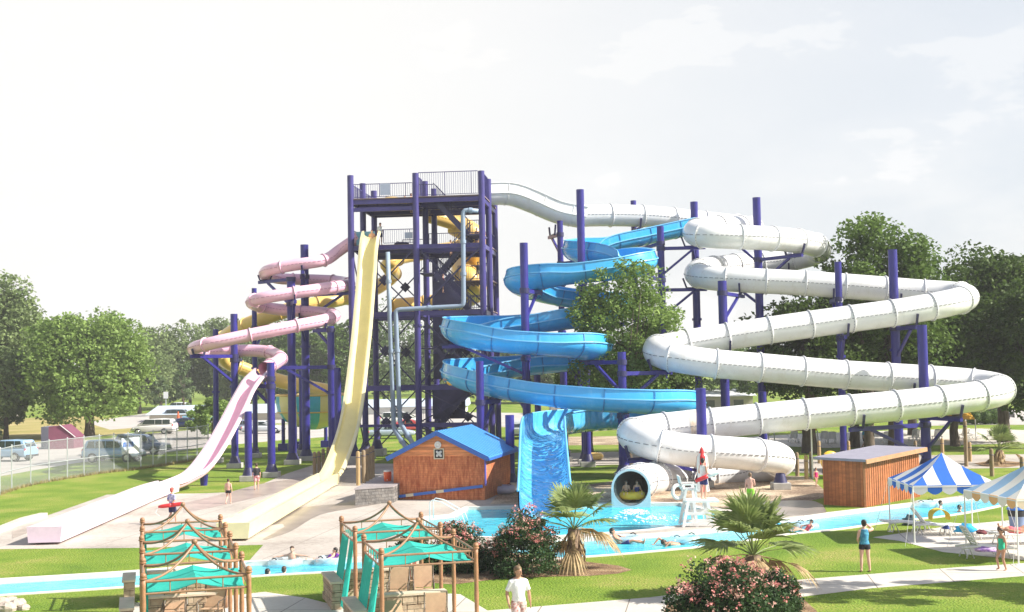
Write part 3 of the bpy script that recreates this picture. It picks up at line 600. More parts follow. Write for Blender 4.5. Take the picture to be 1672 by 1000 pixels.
for z in LV:
    for y in YS: tbeam((.2, y, z - .2), (4.68, y, z - .2)); tbeam((5.08, y, z - .2), (9.56, y, z - .2))
    for x in XS: tbeam((x, .2, z - .2), (x, 3.8, z - .2)); tbeam((x, 4.2, z - .2), (x, 7.8, z - .2))
tbeam((5.08, 0, 2.7), (9.56, 0, 2.7)); tbeam((5.08, 0, 13.6), (9.56, 0, 13.6), .12, .25) if False else None
M['deckboard'] = mat('deck_boards', (.22, .16, .18), .8, .2, 3, .2, 12, stretch=(1, 6, 1))
def deck(x0, x1, y0, y1, z): f = MB(); f.box(T((x0 + x1) / 2, (y0 + y1) / 2, z + .04), (x1 - x0, y1 - y0, .08), M=TM); [f.box(T(x0 + (x1 - x0) * (k + .5) / 8, (y0 + y1) / 2, z - .09), (.07, y1 - y0 - .3, .16), M=TM) for k in range(8)]; f.build('deck', M['deckboard'], tw)
deck(0, 4.7, -.1, 8.1, LV[0]); deck(5.0, 9.9, -.1, 8.1, LV[0] + .02); deck(0, 4.7, .6, 8.1, LV[1]); deck(5.0, 9.9, 4.2, 8.1, LV[1]); deck(5.0, 9.9, 4.2, 8.1, LV[2]); deck(7.2, 9.9, 4.2, 8.1, 13.4)
M['rail'] = mat('white_rail', (.62, .60, .66), .4, .06, 3)
def railing(a, b, z, h=1.1, n=None, m=None, zb=None, parent=None):
    a3 = T(a[0], a[1], z); b3 = T(b[0], b[1], z if zb is None else zb); L_ = (b3 - a3).length; n = n or int(L_ / .16); f = MB(); up = Vector((0, 0, 1))
    f.beam(a3 + up * h, b3 + up * h, .05, .05); f.beam(a3 + up * .1, b3 + up * .1, .04, .04)
    for k in range(n + 1):
        p = a3.lerp(b3, k / n); wd = .05 if k % 12 == 0 else .022; f.beam(p + up * .1, p + up * h, wd, wd)
    f.build('railing', m or M['tpurple'], tw)
z0 = LV[0] + .1
railing((5.1, 0), (9.5, 0), z0, 1.75); railing((9.76, .3), (9.76, 3.7), z0, 1.75); railing((9.76, 4.3), (9.76, 5.2), z0, 1.2); railing((5.0, 8), (9.7, 8), z0, 1.1)
railing((.2, 0.1), (4.6, 0.1), z0, 1.05); railing((0, .3), (0, 7.7), z0, 1.1); railing((.2, 8), (4.6, 8), z0, 1.1); railing((4.9, .3), (4.9, 2.6), z0, 1.6)
z1 = LV[1] + .1
railing((2.3, 0.7), (4.6, 0.7), z1, 1.1); railing((0, .7), (0, 2.4), z1, 1.1); railing((2.3, 8), (4.6, 8), z1, 1.1); railing((5.1, 4.2), (9.5, 4.2), z1, 1.1); railing((9.76, 4.3), (9.76, 7.8), z1); railing((7.3, 4.25), (9.6, 4.25), 13.5, 1.1); railing((5.1, 4.25), (9.5, 4.25), LV[2] + .1)
# translucent notice panels tied on the rails
f = MB(); f.box(T(2.6, .02, z0 + .62), (.75, .03, .85), M=TM); f.build('rail_panel', mat('pale_panel', (.45, .50, .66), .5, .05, 3), tw)
f = MB(); f.box(T(4.2, .62, z1 + .62), (.6, .03, .45), M=TM); f.build('rail_panel', mat('pale_panel', (.45, .50, .66)), tw)
f = MB(); f.box(T(0.95, .66, z1 + .5), (1.4, .05, 1.0), M=TM); f.build('side_panel', mat('aqua_panel', (.22, .50, .66), .5, .08, 3), tw)
# bracing
def xbrace(a, b, z0, z1, w=.09, plate=True):
    pa, pb, pc, pd = T(*a, z0), T(*b, z1), T(*a, z1), T(*b, z0)
    f = MB(); f.beam(pa, pb, w, w); f.build('brace', M['navy_d'], tw); f = MB(); o_ = TY * .1; f.beam(pc + o_, pd + o_, w, w); f.build('brace', M['navy_d'], tw)
    if plate:
        c = (pa + pb) / 2; dx = (pb - pa); dx.z = 0; dx.normalize(); f = MB(); s_ = .42; nrm = dx.cross(Vector((0, 0, 1)))
        f.add([c + dx * (x * s_) + Vector((0, 0, z * s_)) + nrm * y for y in (-.13, -.09) for x, z in ((0, -1), (1, 0), (0, 1), (-1, 0))], [(0, 1, 2, 3), (7, 6, 5, 4), (0, 4, 5, 1), (1, 5, 6, 2), (2, 6, 7, 3), (3, 7, 4, 0)]); f.build('gusset_plate', M['navy_d'], tw)
for za, zb in ((11.1, 15.6), (5.7, 10.6), (.7, 5.2)):
    xbrace((.2, 0), (4.68, 0), za, zb) if za > 1 or True else None
    xbrace((.2, 8), (4.68, 8), za, zb)
    xbrace((9.76, .2), (9.76, 3.8), za, zb, .08, False); xbrace((9.76, 4.2), (9.76, 7.8), za, zb, .08, False); xbrace((0, .2), (0, 3.8), za, zb, .08, False)
    xbrace((5.08, 8), (9.56, 8), za, zb)
xbrace((5.1, 0), (9.5, 0), 11.2, 15.5, .13); xbrace((5.1, 0), (9.5, 0), 5.8, 10.6, .13)
xbrace((5.1, 0), (9.5, 0), .8, 2.5, .1, False); xbrace((5.1, 0), (9.5, 0), 3.0, 5.2, .1, False); xbrace((5.1, 4), (9.5, 4), 5.8, 10.6, .1)
tbeam((.2, 0, LV[0] - .75), (4.68, 0, LV[0] - .75), .16, .3); tbeam((.2, 0, 2.7), (4.68, 0, 2.7), .12, .2)
for yy in (2, 6):
    for z in LV[:2]: tbeam((.1, yy, z - .3), (9.7, yy, z - .3), .14, .3)
# switchback stairs
M['tread'] = mat('stair_tread', (.10, .09, .17), .7, .15, 4)
nf = 7; rise = LV[0] / nf
for k in range(nf):
    xa, xb = (8.6, 6.1) if k % 2 == 0 else (6.1, 8.6); y_ = 1.2 if k % 2 == 0 else 2.7; za, zb = k * rise, (k + 1) * rise
    for s_ in (-.6, .6):
        f = MB(); f.beam(T(xa, y_ + s_, za - .05), T(xb, y_ + s_, zb - .05), .06, .34); f.build('stringer', M['navy_d'], tw); railing((xa, y_ + s_), (xb, y_ + s_), za + .15, 1.0, zb=zb + .15, n=22, m=M['navy_d'])
    f = MB()
    for q in range(14):
        u = (q + .5) / 14; f.box(T(xa + (xb - xa) * u, y_, za + (zb - za) * u), (.22, 1.14, .05), M=TM); f.box(T(xa + (xb - xa) * u + (.1 if xb > xa else -.1), y_, za + (zb - za) * u - .08), (.03, 1.14, .16), M=TM)
    f.build('stair_treads', M['tread'], tw)
    lx = (5.0, 6.1) if xb < xa else (8.6, 9.7); f = MB(); f.box(T((lx[0] + lx[1]) / 2, 1.95, zb), (lx[1] - lx[0], 2.9, .1), M=TM); f.build('stair_landing', M['tread'], tw)
    railing((lx[0], .55), (lx[1], .55), zb + .05, 1.0, n=8, m=M['navy_d'])
# solid dark stair screens
for (x0, x1, za, zb) in ((5.4, 8.0, 8.5, 10.7), (5.4, 7.6, 6.0, 7.9), (5.3, 7.8, 3.0, 5.2), (5.5, 8.0, 11.5, 13.4)):
    f = MB(); f.box(T((x0 + x1) / 2, 3.55, (za + zb) / 2), (x1 - x0, .05, zb - za), M=TM); f.build('stair_screen', M['navy_d'], tw)
# drain pipes
def pipe(lab, pts, r_=.165):
    t = thing('drain_pipe', lab, 'pipe', (pts[0].x, pts[0].y, 0), group='pale pipes running down the tower'); f = MB()
    q = [pts[0]]
    for i in range(1, len(pts) - 1):
        a, b, c = pts[i - 1], pts[i], pts[i + 1]; da = (a - b).normalized() * .35; dc = (c - b).normalized() * .35; q += [b + da, b + da * .4 + dc * .1, b + da * .1 + dc * .4, b + dc]
    q.append(pts[-1]); f.tube(q, r_, 12); f.build('pipe_run', M['pipe'], t, smooth='all')
    for a, b in zip(pts, pts[1:]):
        L_ = (b - a).length; k = max(1, int(L_ / 3.2))
        for j in range(1, k + 1):
            p = a.lerp(b, j / (k + 1)); f = MB(); dd = (b - a).normalized() * .12; f.cyl(p - dd, p + dd, r_ + .05, n=14); f.build('pipe_coupling', M['pipe'], t, smooth=True)
pipe('pale water pipe elbowing from under the top deck across to the left bay', [W(781, 345, 88.6), W(756, 343, 88.6), W(757, 500, 88.4), W(646, 506, 88.4), W(651, 640, 88.2), W(653, 690, 88), W(682, 738, 84)])
pipe('pale water pipe dropping straight down the left bay beside its twin', [W(633, 412, 88.6), W(636, 508, 88.4), W(641, 640, 88.2), W(643, 700, 88), W(670, 742, 84)])
# ------------------------------------------------------------------ cabin
CA_ = -R(13); CBs = G(643, 816); CX = Vector((math.cos(CA_), math.sin(CA_), 0)); CYv = Vector((-math.sin(CA_), math.cos(CA_), 0)); CM = Matrix.Rotation(CA_, 3, 'Z')
def Cc(x, y, z): return CBs + CX * x + CYv * y + Vector((0, 0, z))
cab = thing('cabin', 'small orange stained cabin with a blue gable roof beside the pool', 'cabin', tuple(CBs))
def planks(name, col, horiz, dens, var=.25, gap=.06):
    m = mat(name, col, .75, var, 1.6, 0, stretch=(1, 1, 3) if not horiz else (1, 1, 6)); n, L = N(m); b = n['Principled BSDF']
    g = n.new('ShaderNodeTexCoord'); s = n.new('ShaderNodeSeparateXYZ'); L.new(g.outputs['Object'], s.inputs[0])
    mu = n.new('ShaderNodeMath'); mu.operation = 'MULTIPLY'; mu.inputs[1].default_value = dens
    if horiz: L.new(s.outputs['Z'], mu.inputs[0])
    else:
        ad = n.new('ShaderNodeMath'); ad.operation = 'ADD'; L.new(s.outputs['X'], ad.inputs[0]); ad.inputs[1].default_value = 40; L.new(ad.outputs[0], mu.inputs[0])
    fr = n.new('ShaderNodeMath'); fr.operation = 'FRACT'; L.new(mu.outputs[0], fr.inputs[0])
    fl = n.new('ShaderNodeMath'); fl.operation = 'FLOOR'; L.new(mu.outputs[0], fl.inputs[0]); wn = n.new('ShaderNodeTexWhiteNoise'); wn.noise_dimensions = '1D'; L.new(fl.outputs[0], wn.inputs['W'])
    lt = n.new('ShaderNodeMath'); lt.operation = 'LESS_THAN'; lt.inputs[1].default_value = gap; L.new(fr.outputs[0], lt.inputs[0])
    src = b.inputs['Base Color'].links[0].from_socket
    hv = n.new('ShaderNodeHueSaturation'); L.new(src, hv.inputs['Color']); mr = n.new('ShaderNodeMapRange'); mr.inputs[3].default_value = .78; mr.inputs[4].default_value = 1.22; L.new(wn.outputs[0], mr.inputs[0]); L.new(mr.outputs[0], hv.inputs['Value'])
    mx = n.new('ShaderNodeMix'); mx.data_type = 'RGBA'; L.new(lt.outputs[0], mx.inputs[0]); L.new(hv.outputs[0], mx.inputs[6]); mx.inputs[7].default_value = (col[0] * .35, col[1] * .3, col[2] * .3, 1); L.new(mx.outputs[2], b.inputs['Base Color'])
    return m
wl = mat('orange_stained_shingle', (.50, .11, .04), .75, .2, 3.2, .25, 12, col2=(.76, .29, .12), stretch=(2.5, 2.5, .5))
n, L = N(wl); b = n['Principled BSDF']; g = n.new('ShaderNodeTexCoord'); bk = n.new('ShaderNodeTexBrick'); bk.inputs['Scale'].default_value = 2.2; bk.inputs['Mortar Size'].default_value = .012; bk.inputs['Color1'].default_value = (1, 1, 1, 1); bk.inputs['Color2'].default_value = (.8, .78, .76, 1); bk.inputs['Mortar'].default_value = (.55, .5, .5, 1)
mp = n.new('ShaderNodeMapping'); mp.inputs['Rotation'].default_value = (R(90), 0, 0); L.new(g.outputs['Object'], mp.inputs[0]); L.new(mp.outputs[0], bk.inputs[0])
src = b.inputs['Base Color'].links[0].from_socket; mx = n.new('ShaderNodeMix'); mx.data_type = 'RGBA'; mx.blend_type = 'MULTIPLY'; mx.inputs[0].default_value = .8; L.new(src, mx.inputs[6]); L.new(bk.outputs[0], mx.inputs[7]); L.new(mx.outputs[2], b.inputs['Base Color'])
wc, lc, hc_, rc = 4.9, 6.4, 2.25, 3.45
f = MB(); f.add([Cc(0, 0, 0), Cc(wc, 0, 0), Cc(wc, 0, hc_), Cc(0, 0, hc_)], [(0, 1, 2, 3)]); f.add([Cc(wc, 0, 0), Cc(wc, lc, 0), Cc(wc, lc, hc_), Cc(wc, 0, hc_)], [(0, 1, 2, 3)]); f.add([Cc(0, 0, 0), Cc(0, lc, 0), Cc(0, lc, hc_), Cc(0, 0, hc_)], [(0, 3, 2, 1)]); f.add([Cc(0, lc, 0), Cc(wc, lc, 0), Cc(wc, lc, hc_), Cc(wc / 2, lc, rc), Cc(0, lc, hc_)], [(4, 3, 2, 1, 0)])
f.build('wall', wl, cab)
gm = planks('gable_siding', (.70, .27, .11), True, 7)
f = MB(); f.add([Cc(-.02, -.03, hc_), Cc(wc + .02, -.03, hc_), Cc(wc / 2, -.03, rc + .01)], [(0, 1, 2)]); f.add([Cc(-.02, -.03, hc_), Cc(wc + .02, -.03, hc_), Cc(wc + .02, 0, hc_), Cc(-.02, 0, hc_)], [(0, 3, 2, 1)]); f.build('gable_panel', gm, cab)
rm = mat('blue_metal_roof', (.09, .33, .68), .35, .06, 1.5, coat=.2); rdk = mat('blue_fascia', (.035, .14, .50), .4, .08, 2)
ov, slope = .28, (rc - hc_) / (wc / 2)
for s in (-1, 1):
    xe = -.28 if s < 0 else wc + .28; ze = hc_ - slope * .28; xr = wc / 2
    f = MB(); f.add([Cc(xe, -ov, ze + .04), Cc(xr, -ov, rc + .04), Cc(xr, lc + ov, rc + .04), Cc(xe, lc + ov, ze + .04), Cc(xe, -ov, ze + .1), Cc(xr, -ov, rc + .1), Cc(xr, lc + ov, rc + .1), Cc(xe, lc + ov, ze + .1)], [(0, 3, 2, 1), (4, 5, 6, 7), (0, 1, 5, 4), (1, 2, 6, 5), (2, 3, 7, 6), (3, 0, 4, 7)])
    for k in range(17):
        y_ = -ov + (lc + 2 * ov) * k / 16; f.beam(Cc(xe, y_, ze + .115), Cc(xr, y_, rc + .115), .035, .03)
    f.build('roof', rm, cab)
    f = MB(); f.beam(Cc(xe, -ov - .03, ze), Cc(xr, -ov - .03, rc), .05, .24); f.build('fascia', rdk, cab)
f = MB(); f.beam(Cc(wc + .3, -ov, hc_ - .16), Cc(wc + .3, lc + ov, hc_ - .16), .1, .12); f.build('gutter', rdk, cab)
f = MB(); f.cyl(Cc(wc + .06, -.06, .75), Cc(wc + .06, -.06, hc_ - .2), .05, n=8); f.build('downspout', mat('purple_blue_pipe', (.12, .12, .45), .4, .1, 3), cab)
f = MB(); f.beam(Cc(-.3, -.12, .10), Cc(wc - .1, -.1, .72), .14, .14); f.build('sloping_pipe', rdk, cab)
for u in (.2, .52):
    f = MB(); a = Cc(-.3, -.12, .10).lerp(Cc(wc - .1, -.1, .72), u); b_ = Cc(-.3, -.12, .10).lerp(Cc(wc - .1, -.1, .72), u + .08); f.beam(a, b_, .15, .15); f.build('pipe_band', mat('cream_trim', (.62, .56, .42), .6, .06, 3), cab)
f = MB(); f.torus(Cc(wc / 2 + .0, -.06, rc - .62), .14, .05, CYv, 20, 8); f.cyl(Cc(wc / 2, -.04, rc - .62), Cc(wc / 2, -.08, rc - .62), .08, n=12); f.build('round_lamp', M['white'], cab, smooth=True)
f = MB(); c0 = Cc(wc / 2 + .05, -.06, rc - 1.08)
for dx, dz, w_, h_ in ((0, .25, .54, .05), (0, -.25, .54, .05), (-.25, 0, .05, .45), (.25, 0, .05, .45)): f.box(c0 + CX * dx + Vector((0, 0, dz)), (w_, .06, h_), M=CM)
vent = f.build('vent_frame', mat('cream_trim', (.62, .56, .42), .6, .06, 3), cab)
f = MB(); f.box(c0 + CYv * .02, (.46, .02, .46), M=CM); f.build('vent_back', M['dark'], vent)
f = MB()
for k in range(4):
    a = math.pi / 4 + k * math.pi / 2; f.ell(c0 + CX * (.11 * math.cos(a)) + Vector((0, 0, .11 * math.sin(a))) - CYv * .01, (.10, .02, .07), 8, 5, M=CM @ Matrix.Rotation(-a, 3, 'Y'))
f.build('fan_blades', M['galv'], vent, smooth=True)
# stone terrace
stone = mat('rough_grey_stone', (.20, .19, .18), .9, .35, 1.8, .6, 6)
n, L = N(stone)
def stone_mat(name, c1, c2, mort, sc_=1.6, ax=(R(90), 0, 0)):
    m = mat(name, c1, .9, .2, 3, .4, 9, col2=c2); n, L = N(m); b = n['Principled BSDF']; g = n.new('ShaderNodeTexCoord'); mp = n.new('ShaderNodeMapping'); mp.inputs['Rotation'].default_value = ax; L.new(g.outputs['Object'], mp.inputs[0])
    bk = n.new('ShaderNodeTexBrick'); bk.inputs['Scale'].default_value = sc_; bk.inputs['Mortar Size'].default_value = .02; bk.inputs['Mortar Smooth'].default_value = .4; bk.inputs['Color1'].default_value = (1, 1, 1, 1); bk.inputs['Color2'].default_value = (.72, .70, .68, 1); bk.inputs['Mortar'].default_value = (mort, mort, mort, 1); L.new(mp.outputs[0], bk.inputs[0])
    src = b.inputs['Base Color'].links[0].from_socket; mx = n.new('ShaderNodeMix'); mx.data_type = 'RGBA'; mx.blend_type = 'MULTIPLY'; mx.inputs[0].default_value = 1; L.new(src, mx.inputs[6]); L.new(bk.outputs[0], mx.inputs[7]); L.new(mx.outputs[2], b.inputs['Base Color']); return m
stone = stone_mat('rough_grey_stone_wall', (.17, .16, .155), (.30, .28, .26), .4, 1.6)
a, b_ = G(580, 826), G(646, 821); dn = Vector((.12, 1, 0)).normalized() * 10
tr = thing('stone_terrace', 'raised dark paved terrace on a rough grey stone wall left of the cabin', 'terrace', tuple(a))
f = MB(); pts = [(a.x, a.y), (b_.x - .1, b_.y), (b_.x - .1 + dn.x, b_.y + dn.y), (a.x + dn.x * .7 - .3, a.y + dn.y * .7)]; f.prism(pts, 0, .78); f.build('stone_wall', stone, tr)
f = MB(); f.prism([(p[0] + dx, p[1] + dy) for p, dx, dy in zip(pts, (-.05, .0, .0, -.05), (-.06, -.06, 0, 0))], .783, .86); f.build('paving', mat('grey_paving', (.30, .27, .27), .8, .1, 1), tr)
def barrel_cooler(p, m, lab):
    t = thing('drink_cooler', lab, 'cooler', tuple(p)); f = MB(); f.lathe(p, [(0, 0), (.17, 0), (.2, .04), (.21, .4), (.2, .5)], 18); f.build('body', m, t, smooth=True)
    f = MB(); f.lathe(p + Vector((0, 0, .5)), [(.21, 0), (.215, .06), (.15, .09), (0, .09)], 18); f.build('lid', M['white'], t, smooth=True); f = MB(); f.cyl(p + Vector((0, -.2, .09)), p + Vector((0, -.26, .09)), .025, n=8); f.build('spigot', M['white'], t)
pc_ = G(633, 786, .86); barrel_cooler(pc_, mat('orange_plastic', (.72, .12, .04), .4, .05, 3), 'orange drink cooler with a white lid on the grey terrace')
# wooden piles
M['wood'] = mat('weathered_wood', (.24, .17, .10), .85, .3, 3, .4, 10, stretch=(1, 1, .2), col2=(.38, .28, .17))
M['woody'] = mat('tan_wood', (.42, .29, .14), .8, .2, 3, .3, 10, stretch=(1, 1, .2))
def pile(px, yt, yb, lab, grp, m=None, r_=.12):
    p = G(px, yb); d = p.y; z = W(px, yt, d).z; t = thing('wooden_post', lab, 'post', tuple(p), group=grp); f = MB(); f.lathe(p, [(r_, 0), (r_ * 1.02, z * .5), (r_ * .95, z - .08), (r_ * .55, z), (0, z + .01)], 12); f.build('shaft', m or M['wood'], t, smooth=True)
    f = MB(); f.torus(p + Vector((0, 0, z - .35)), r_ + .004, .02, (0, 0, 1), 14, 6); f.build('rope_wrap', M['navy_d'], t)
gl, gr2 = 'wooden piles left of the speed slide', 'wooden piles right of the speed slide'
for i, (x, yt, yb) in enumerate([(514, 738, 782), (521, 737, 777), (528, 733, 773), (536, 730, 769), (543, 728, 765)]):
    pile(x, yt, yb, ['front wooden pile of the row left of the yellow slide', 'second wooden pile in the row left of the yellow slide', 'middle wooden pile in the row left of the yellow slide', 'fourth wooden pile in the row left of the yellow slide', 'rearmost wooden pile of the row left of the yellow slide'][i], gl)
for i, (x, yt, yb) in enumerate([(585, 737, 793), (594, 735, 789), (600, 733, 786), (605, 730, 783), (609, 728, 780)]):
    pile(x, yt, yb, ['pale front wooden pile of the row between yellow slide and terrace', 'second wooden pile between yellow slide and terrace', 'middle wooden pile between yellow slide and terrace', 'fourth wooden pile between yellow slide and terrace', 'rearmost wooden pile between yellow slide and terrace'][i], gr2, M['woody'] if i == 0 else None)
for (x, yt, yb, lab) in [(1302, 739, 778, 'wooden post nearest the last bend of the white tube'), (1317, 743, 783, 'pale topped wooden post between two darker ones right of the white bend'), (1325, 738, 779, 'dark wooden post beside a thin white pole'), (1338, 720, 757, 'tall tan wooden post behind the child in pink'), (1386, 720, 750, 'tan wooden post next to a navy post behind the shed'),
                         (1578, 687, 762, 'tallest thin wooden post above the blue striped tent'), (1584, 722, 754, 'short tan wooden post beside the tallest thin one'), (1539, 716, 745, 'grey wooden post with a pale cap behind the striped tent'), (1620, 733, 778, 'wooden post in front of the small palm'), (1495, 720, 742, 'grey wooden post behind the shed roof'), (1669, 746, 770, 'wooden post cut off at the right edge of the photo')]:
    pile(x, yt, yb, lab, 'wooden posts on the right side', M['woody'] if 'tan' in lab or 'pale' in lab else M['wood'])
# ------------------------------------------------------------------ shed
s0 = G(1412, 829); ax = Vector((.69, .724, 0)); bx_ = Vector((-.724, .69, 0)); Ls, Ws = 5.7, 2.1
sh = thing('shed', 'rust brown plank shed with a low flat roof beside the river', 'shed', tuple(s0))
sm = planks('brown_vertical_planks', (.44, .14, .045), False, 7.5, .25, .08); hgt = 2.1
def S_(u, v, z): return s0 + ax * u + bx_ * v + Vector((0, 0, z))
f = MB(); f.add([S_(u, v, z) for z in (0, hgt) for u, v in ((0, 0), (Ls, 0), (Ls, Ws), (0, Ws))], [(0, 1, 5, 4), (1, 2, 6, 5), (2, 3, 7, 6), (3, 0, 4, 7)]); f.build('wall', sm, sh)
SM_ = Matrix((ax, bx_, Vector((0, 0, 1)))).transposed()
f = MB()
for k in range(26): f.box(S_(.1 + k * .218, -.012, hgt / 2), (.045, .025, hgt), M=SM_)
f.build('battens', mat('dark_batten', (.34, .13, .045), .8, .2, 3), sh)
f = MB(); f.add([S_(u, v, z) for z, e in ((0, 0), (.12, 0)) for u, v, z in ((-.25, -.25, hgt + .005 + z), (Ls + .3, -.25, hgt + .18 + z), (Ls + .3, Ws + .35, hgt + .22 + z), (-.25, Ws + .35, hgt + .05 + z))], [(0, 3, 2, 1), (4, 5, 6, 7), (0, 1, 5, 4), (1, 2, 6, 5), (2, 3, 7, 6), (3, 0, 4, 7)]) if False else None
zz = [(-.25, -.25, hgt), (Ls + .3, -.25, hgt + .2), (Ls + .3, Ws + .35, hgt + .22), (-.25, Ws + .35, hgt + .02)]
f.add([S_(u, v, z + h_) for h_ in (.01, .13) for u, v, z in zz], [(0, 3, 2, 1), (4, 5, 6, 7), (0, 1, 5, 4), (1, 2, 6, 5), (2, 3, 7, 6), (3, 0, 4, 7)]); f.build('roof', mat('grey_roofing', (.27, .26, .32), .6, .1, 2), sh)
f = MB(); f.beam(S_(-.27, -.28, hgt + .02), S_(Ls + .32, -.28, hgt + .22), .05, .2); f.build('fascia', mat('light_wood_trim', (.46, .24, .12), .7, .15, 3), sh)
f = MB(); f.beam(S_(0, -.02, 0), S_(0, -.02, hgt), .1, .1); f.build('corner_board', mat('dark_batten', (.34, .13, .045)), sh)
# ------------------------------------------------------------------ tents
def tent(lab, A, u, v, ze, zp, cols, faces, valc):
    c = A + (u + v) / 2; t = thing('canopy_tent', lab, 'tent', (c.x, c.y, 0)); cs = [A, A + u, A + u + v, A + v]; up = Vector((0, 0, 1)); pk = c + up * zp; ms = cols; ns = 6
    for i in range(4):
        a, b = cs[i] + up * ze, cs[(i + 1) % 4] + up * ze; f = MB(); o_ = (a + b) / 2 - c; o_.z = 0; o_.normalize()
        mid = (a + b) / 2; cols_n = 4; rows = 6
        for k in range(ns):
            f.m = faces[i][k % 2]; V = []
            for j in range(cols_n + 1):
                e = (k + j / cols_n) / ns; wm = min(e, 1 - e) * 2
                for r_ in range(rows + 1):
                    w_ = wm * r_ / rows; V.append(a.lerp(b, e) + (pk - mid) * w_ - up * (.12 * math.sin(math.pi * w_) * (1 - .6 * abs(2 * e - 1))))
            f.add(V, [(j * (rows + 1) + r_, (j + 1) * (rows + 1) + r_, (j + 1) * (rows + 1) + r_ + 1, j * (rows + 1) + r_ + 1) for j in range(cols_n) for r_ in range(rows)])
        f.build('canopy', ms, t, smooth='all')
        f = MB()
        for k in range(ns):
            f.m = valc[i][k % 2]; V = []; q = 6
            for j in range(q + 1):
                p = a.lerp(b, (k + j / q) / ns) + o_ * .01; V += [p + up * .01, p - up * (.20 + .13 * math.sin(math.pi * j / q))]
            f.add(V, [(2 * j, 2 * j + 1, 2 * j + 3, 2 * j + 2) for j in range(q)])
        f.build('valance', ms, t)
        f = MB(); f.cyl(cs[i], cs[i] + up * (ze - .02), .028, n=8); f.box(cs[i] + up * .01, (.16, .16, .02)); f.build('leg', M['white'], t, smooth=True)
        f = MB(); f.beam(a - up * .04, b - up * .04, .04, .04); f.build('frame_bar', M['white'], t)
        g_ = cs[i] + o_ * 0 + (cs[i] - c).normalized() * .7; f = MB(); f.cyl(Vector((g_.x, g_.y, 0)), cs[i] + up * (ze - .05), .008, n=5); f.build('guy_rope', M['white'], t)
    return t
cb = mat('blue_awning_cloth', (.03, .16, .60), .8, .06, 2, trans=.35); cw_ = mat('white_awning_cloth', (.78, .78, .78), .8, .03, 2, trans=.35); cp_ = mat('shade_blue_awning_cloth', (.30, .50, .76), .8, .06, 2, trans=.35); ct = mat('tan_awning_cloth', (.72, .44, .22), .8, .06, 2, trans=.35); cc_ = mat('cream_awning_cloth', (.80, .68, .55), .8, .05, 2, trans=.35)
tent('blue and white striped square tent beside the plank shed', Vector((14.6, 45.3, 0)), Vector((3.2, -.12, 0)), Vector((.15, 3.4, 0)), 2.12, 3.2, [cb, cw_], [(0, 1)] * 4, [(1, 0)] * 4)
tent('square tan and white striped tent at the right edge, pale blue painted shade on two faces', Vector((16.35, 40.3, 0)), Vector((3.2, .4, 0)), Vector((-.45, 3.4, 0)), 2.12, 3.2, [cp_, cw_, ct, cc_], [(3, 1), (2, 1), (0, 1), (0, 1)], [(3, 1), (2, 1), (2, 1), (1, 2)])  # pale blue on left and back faces paints their shade into the cloth
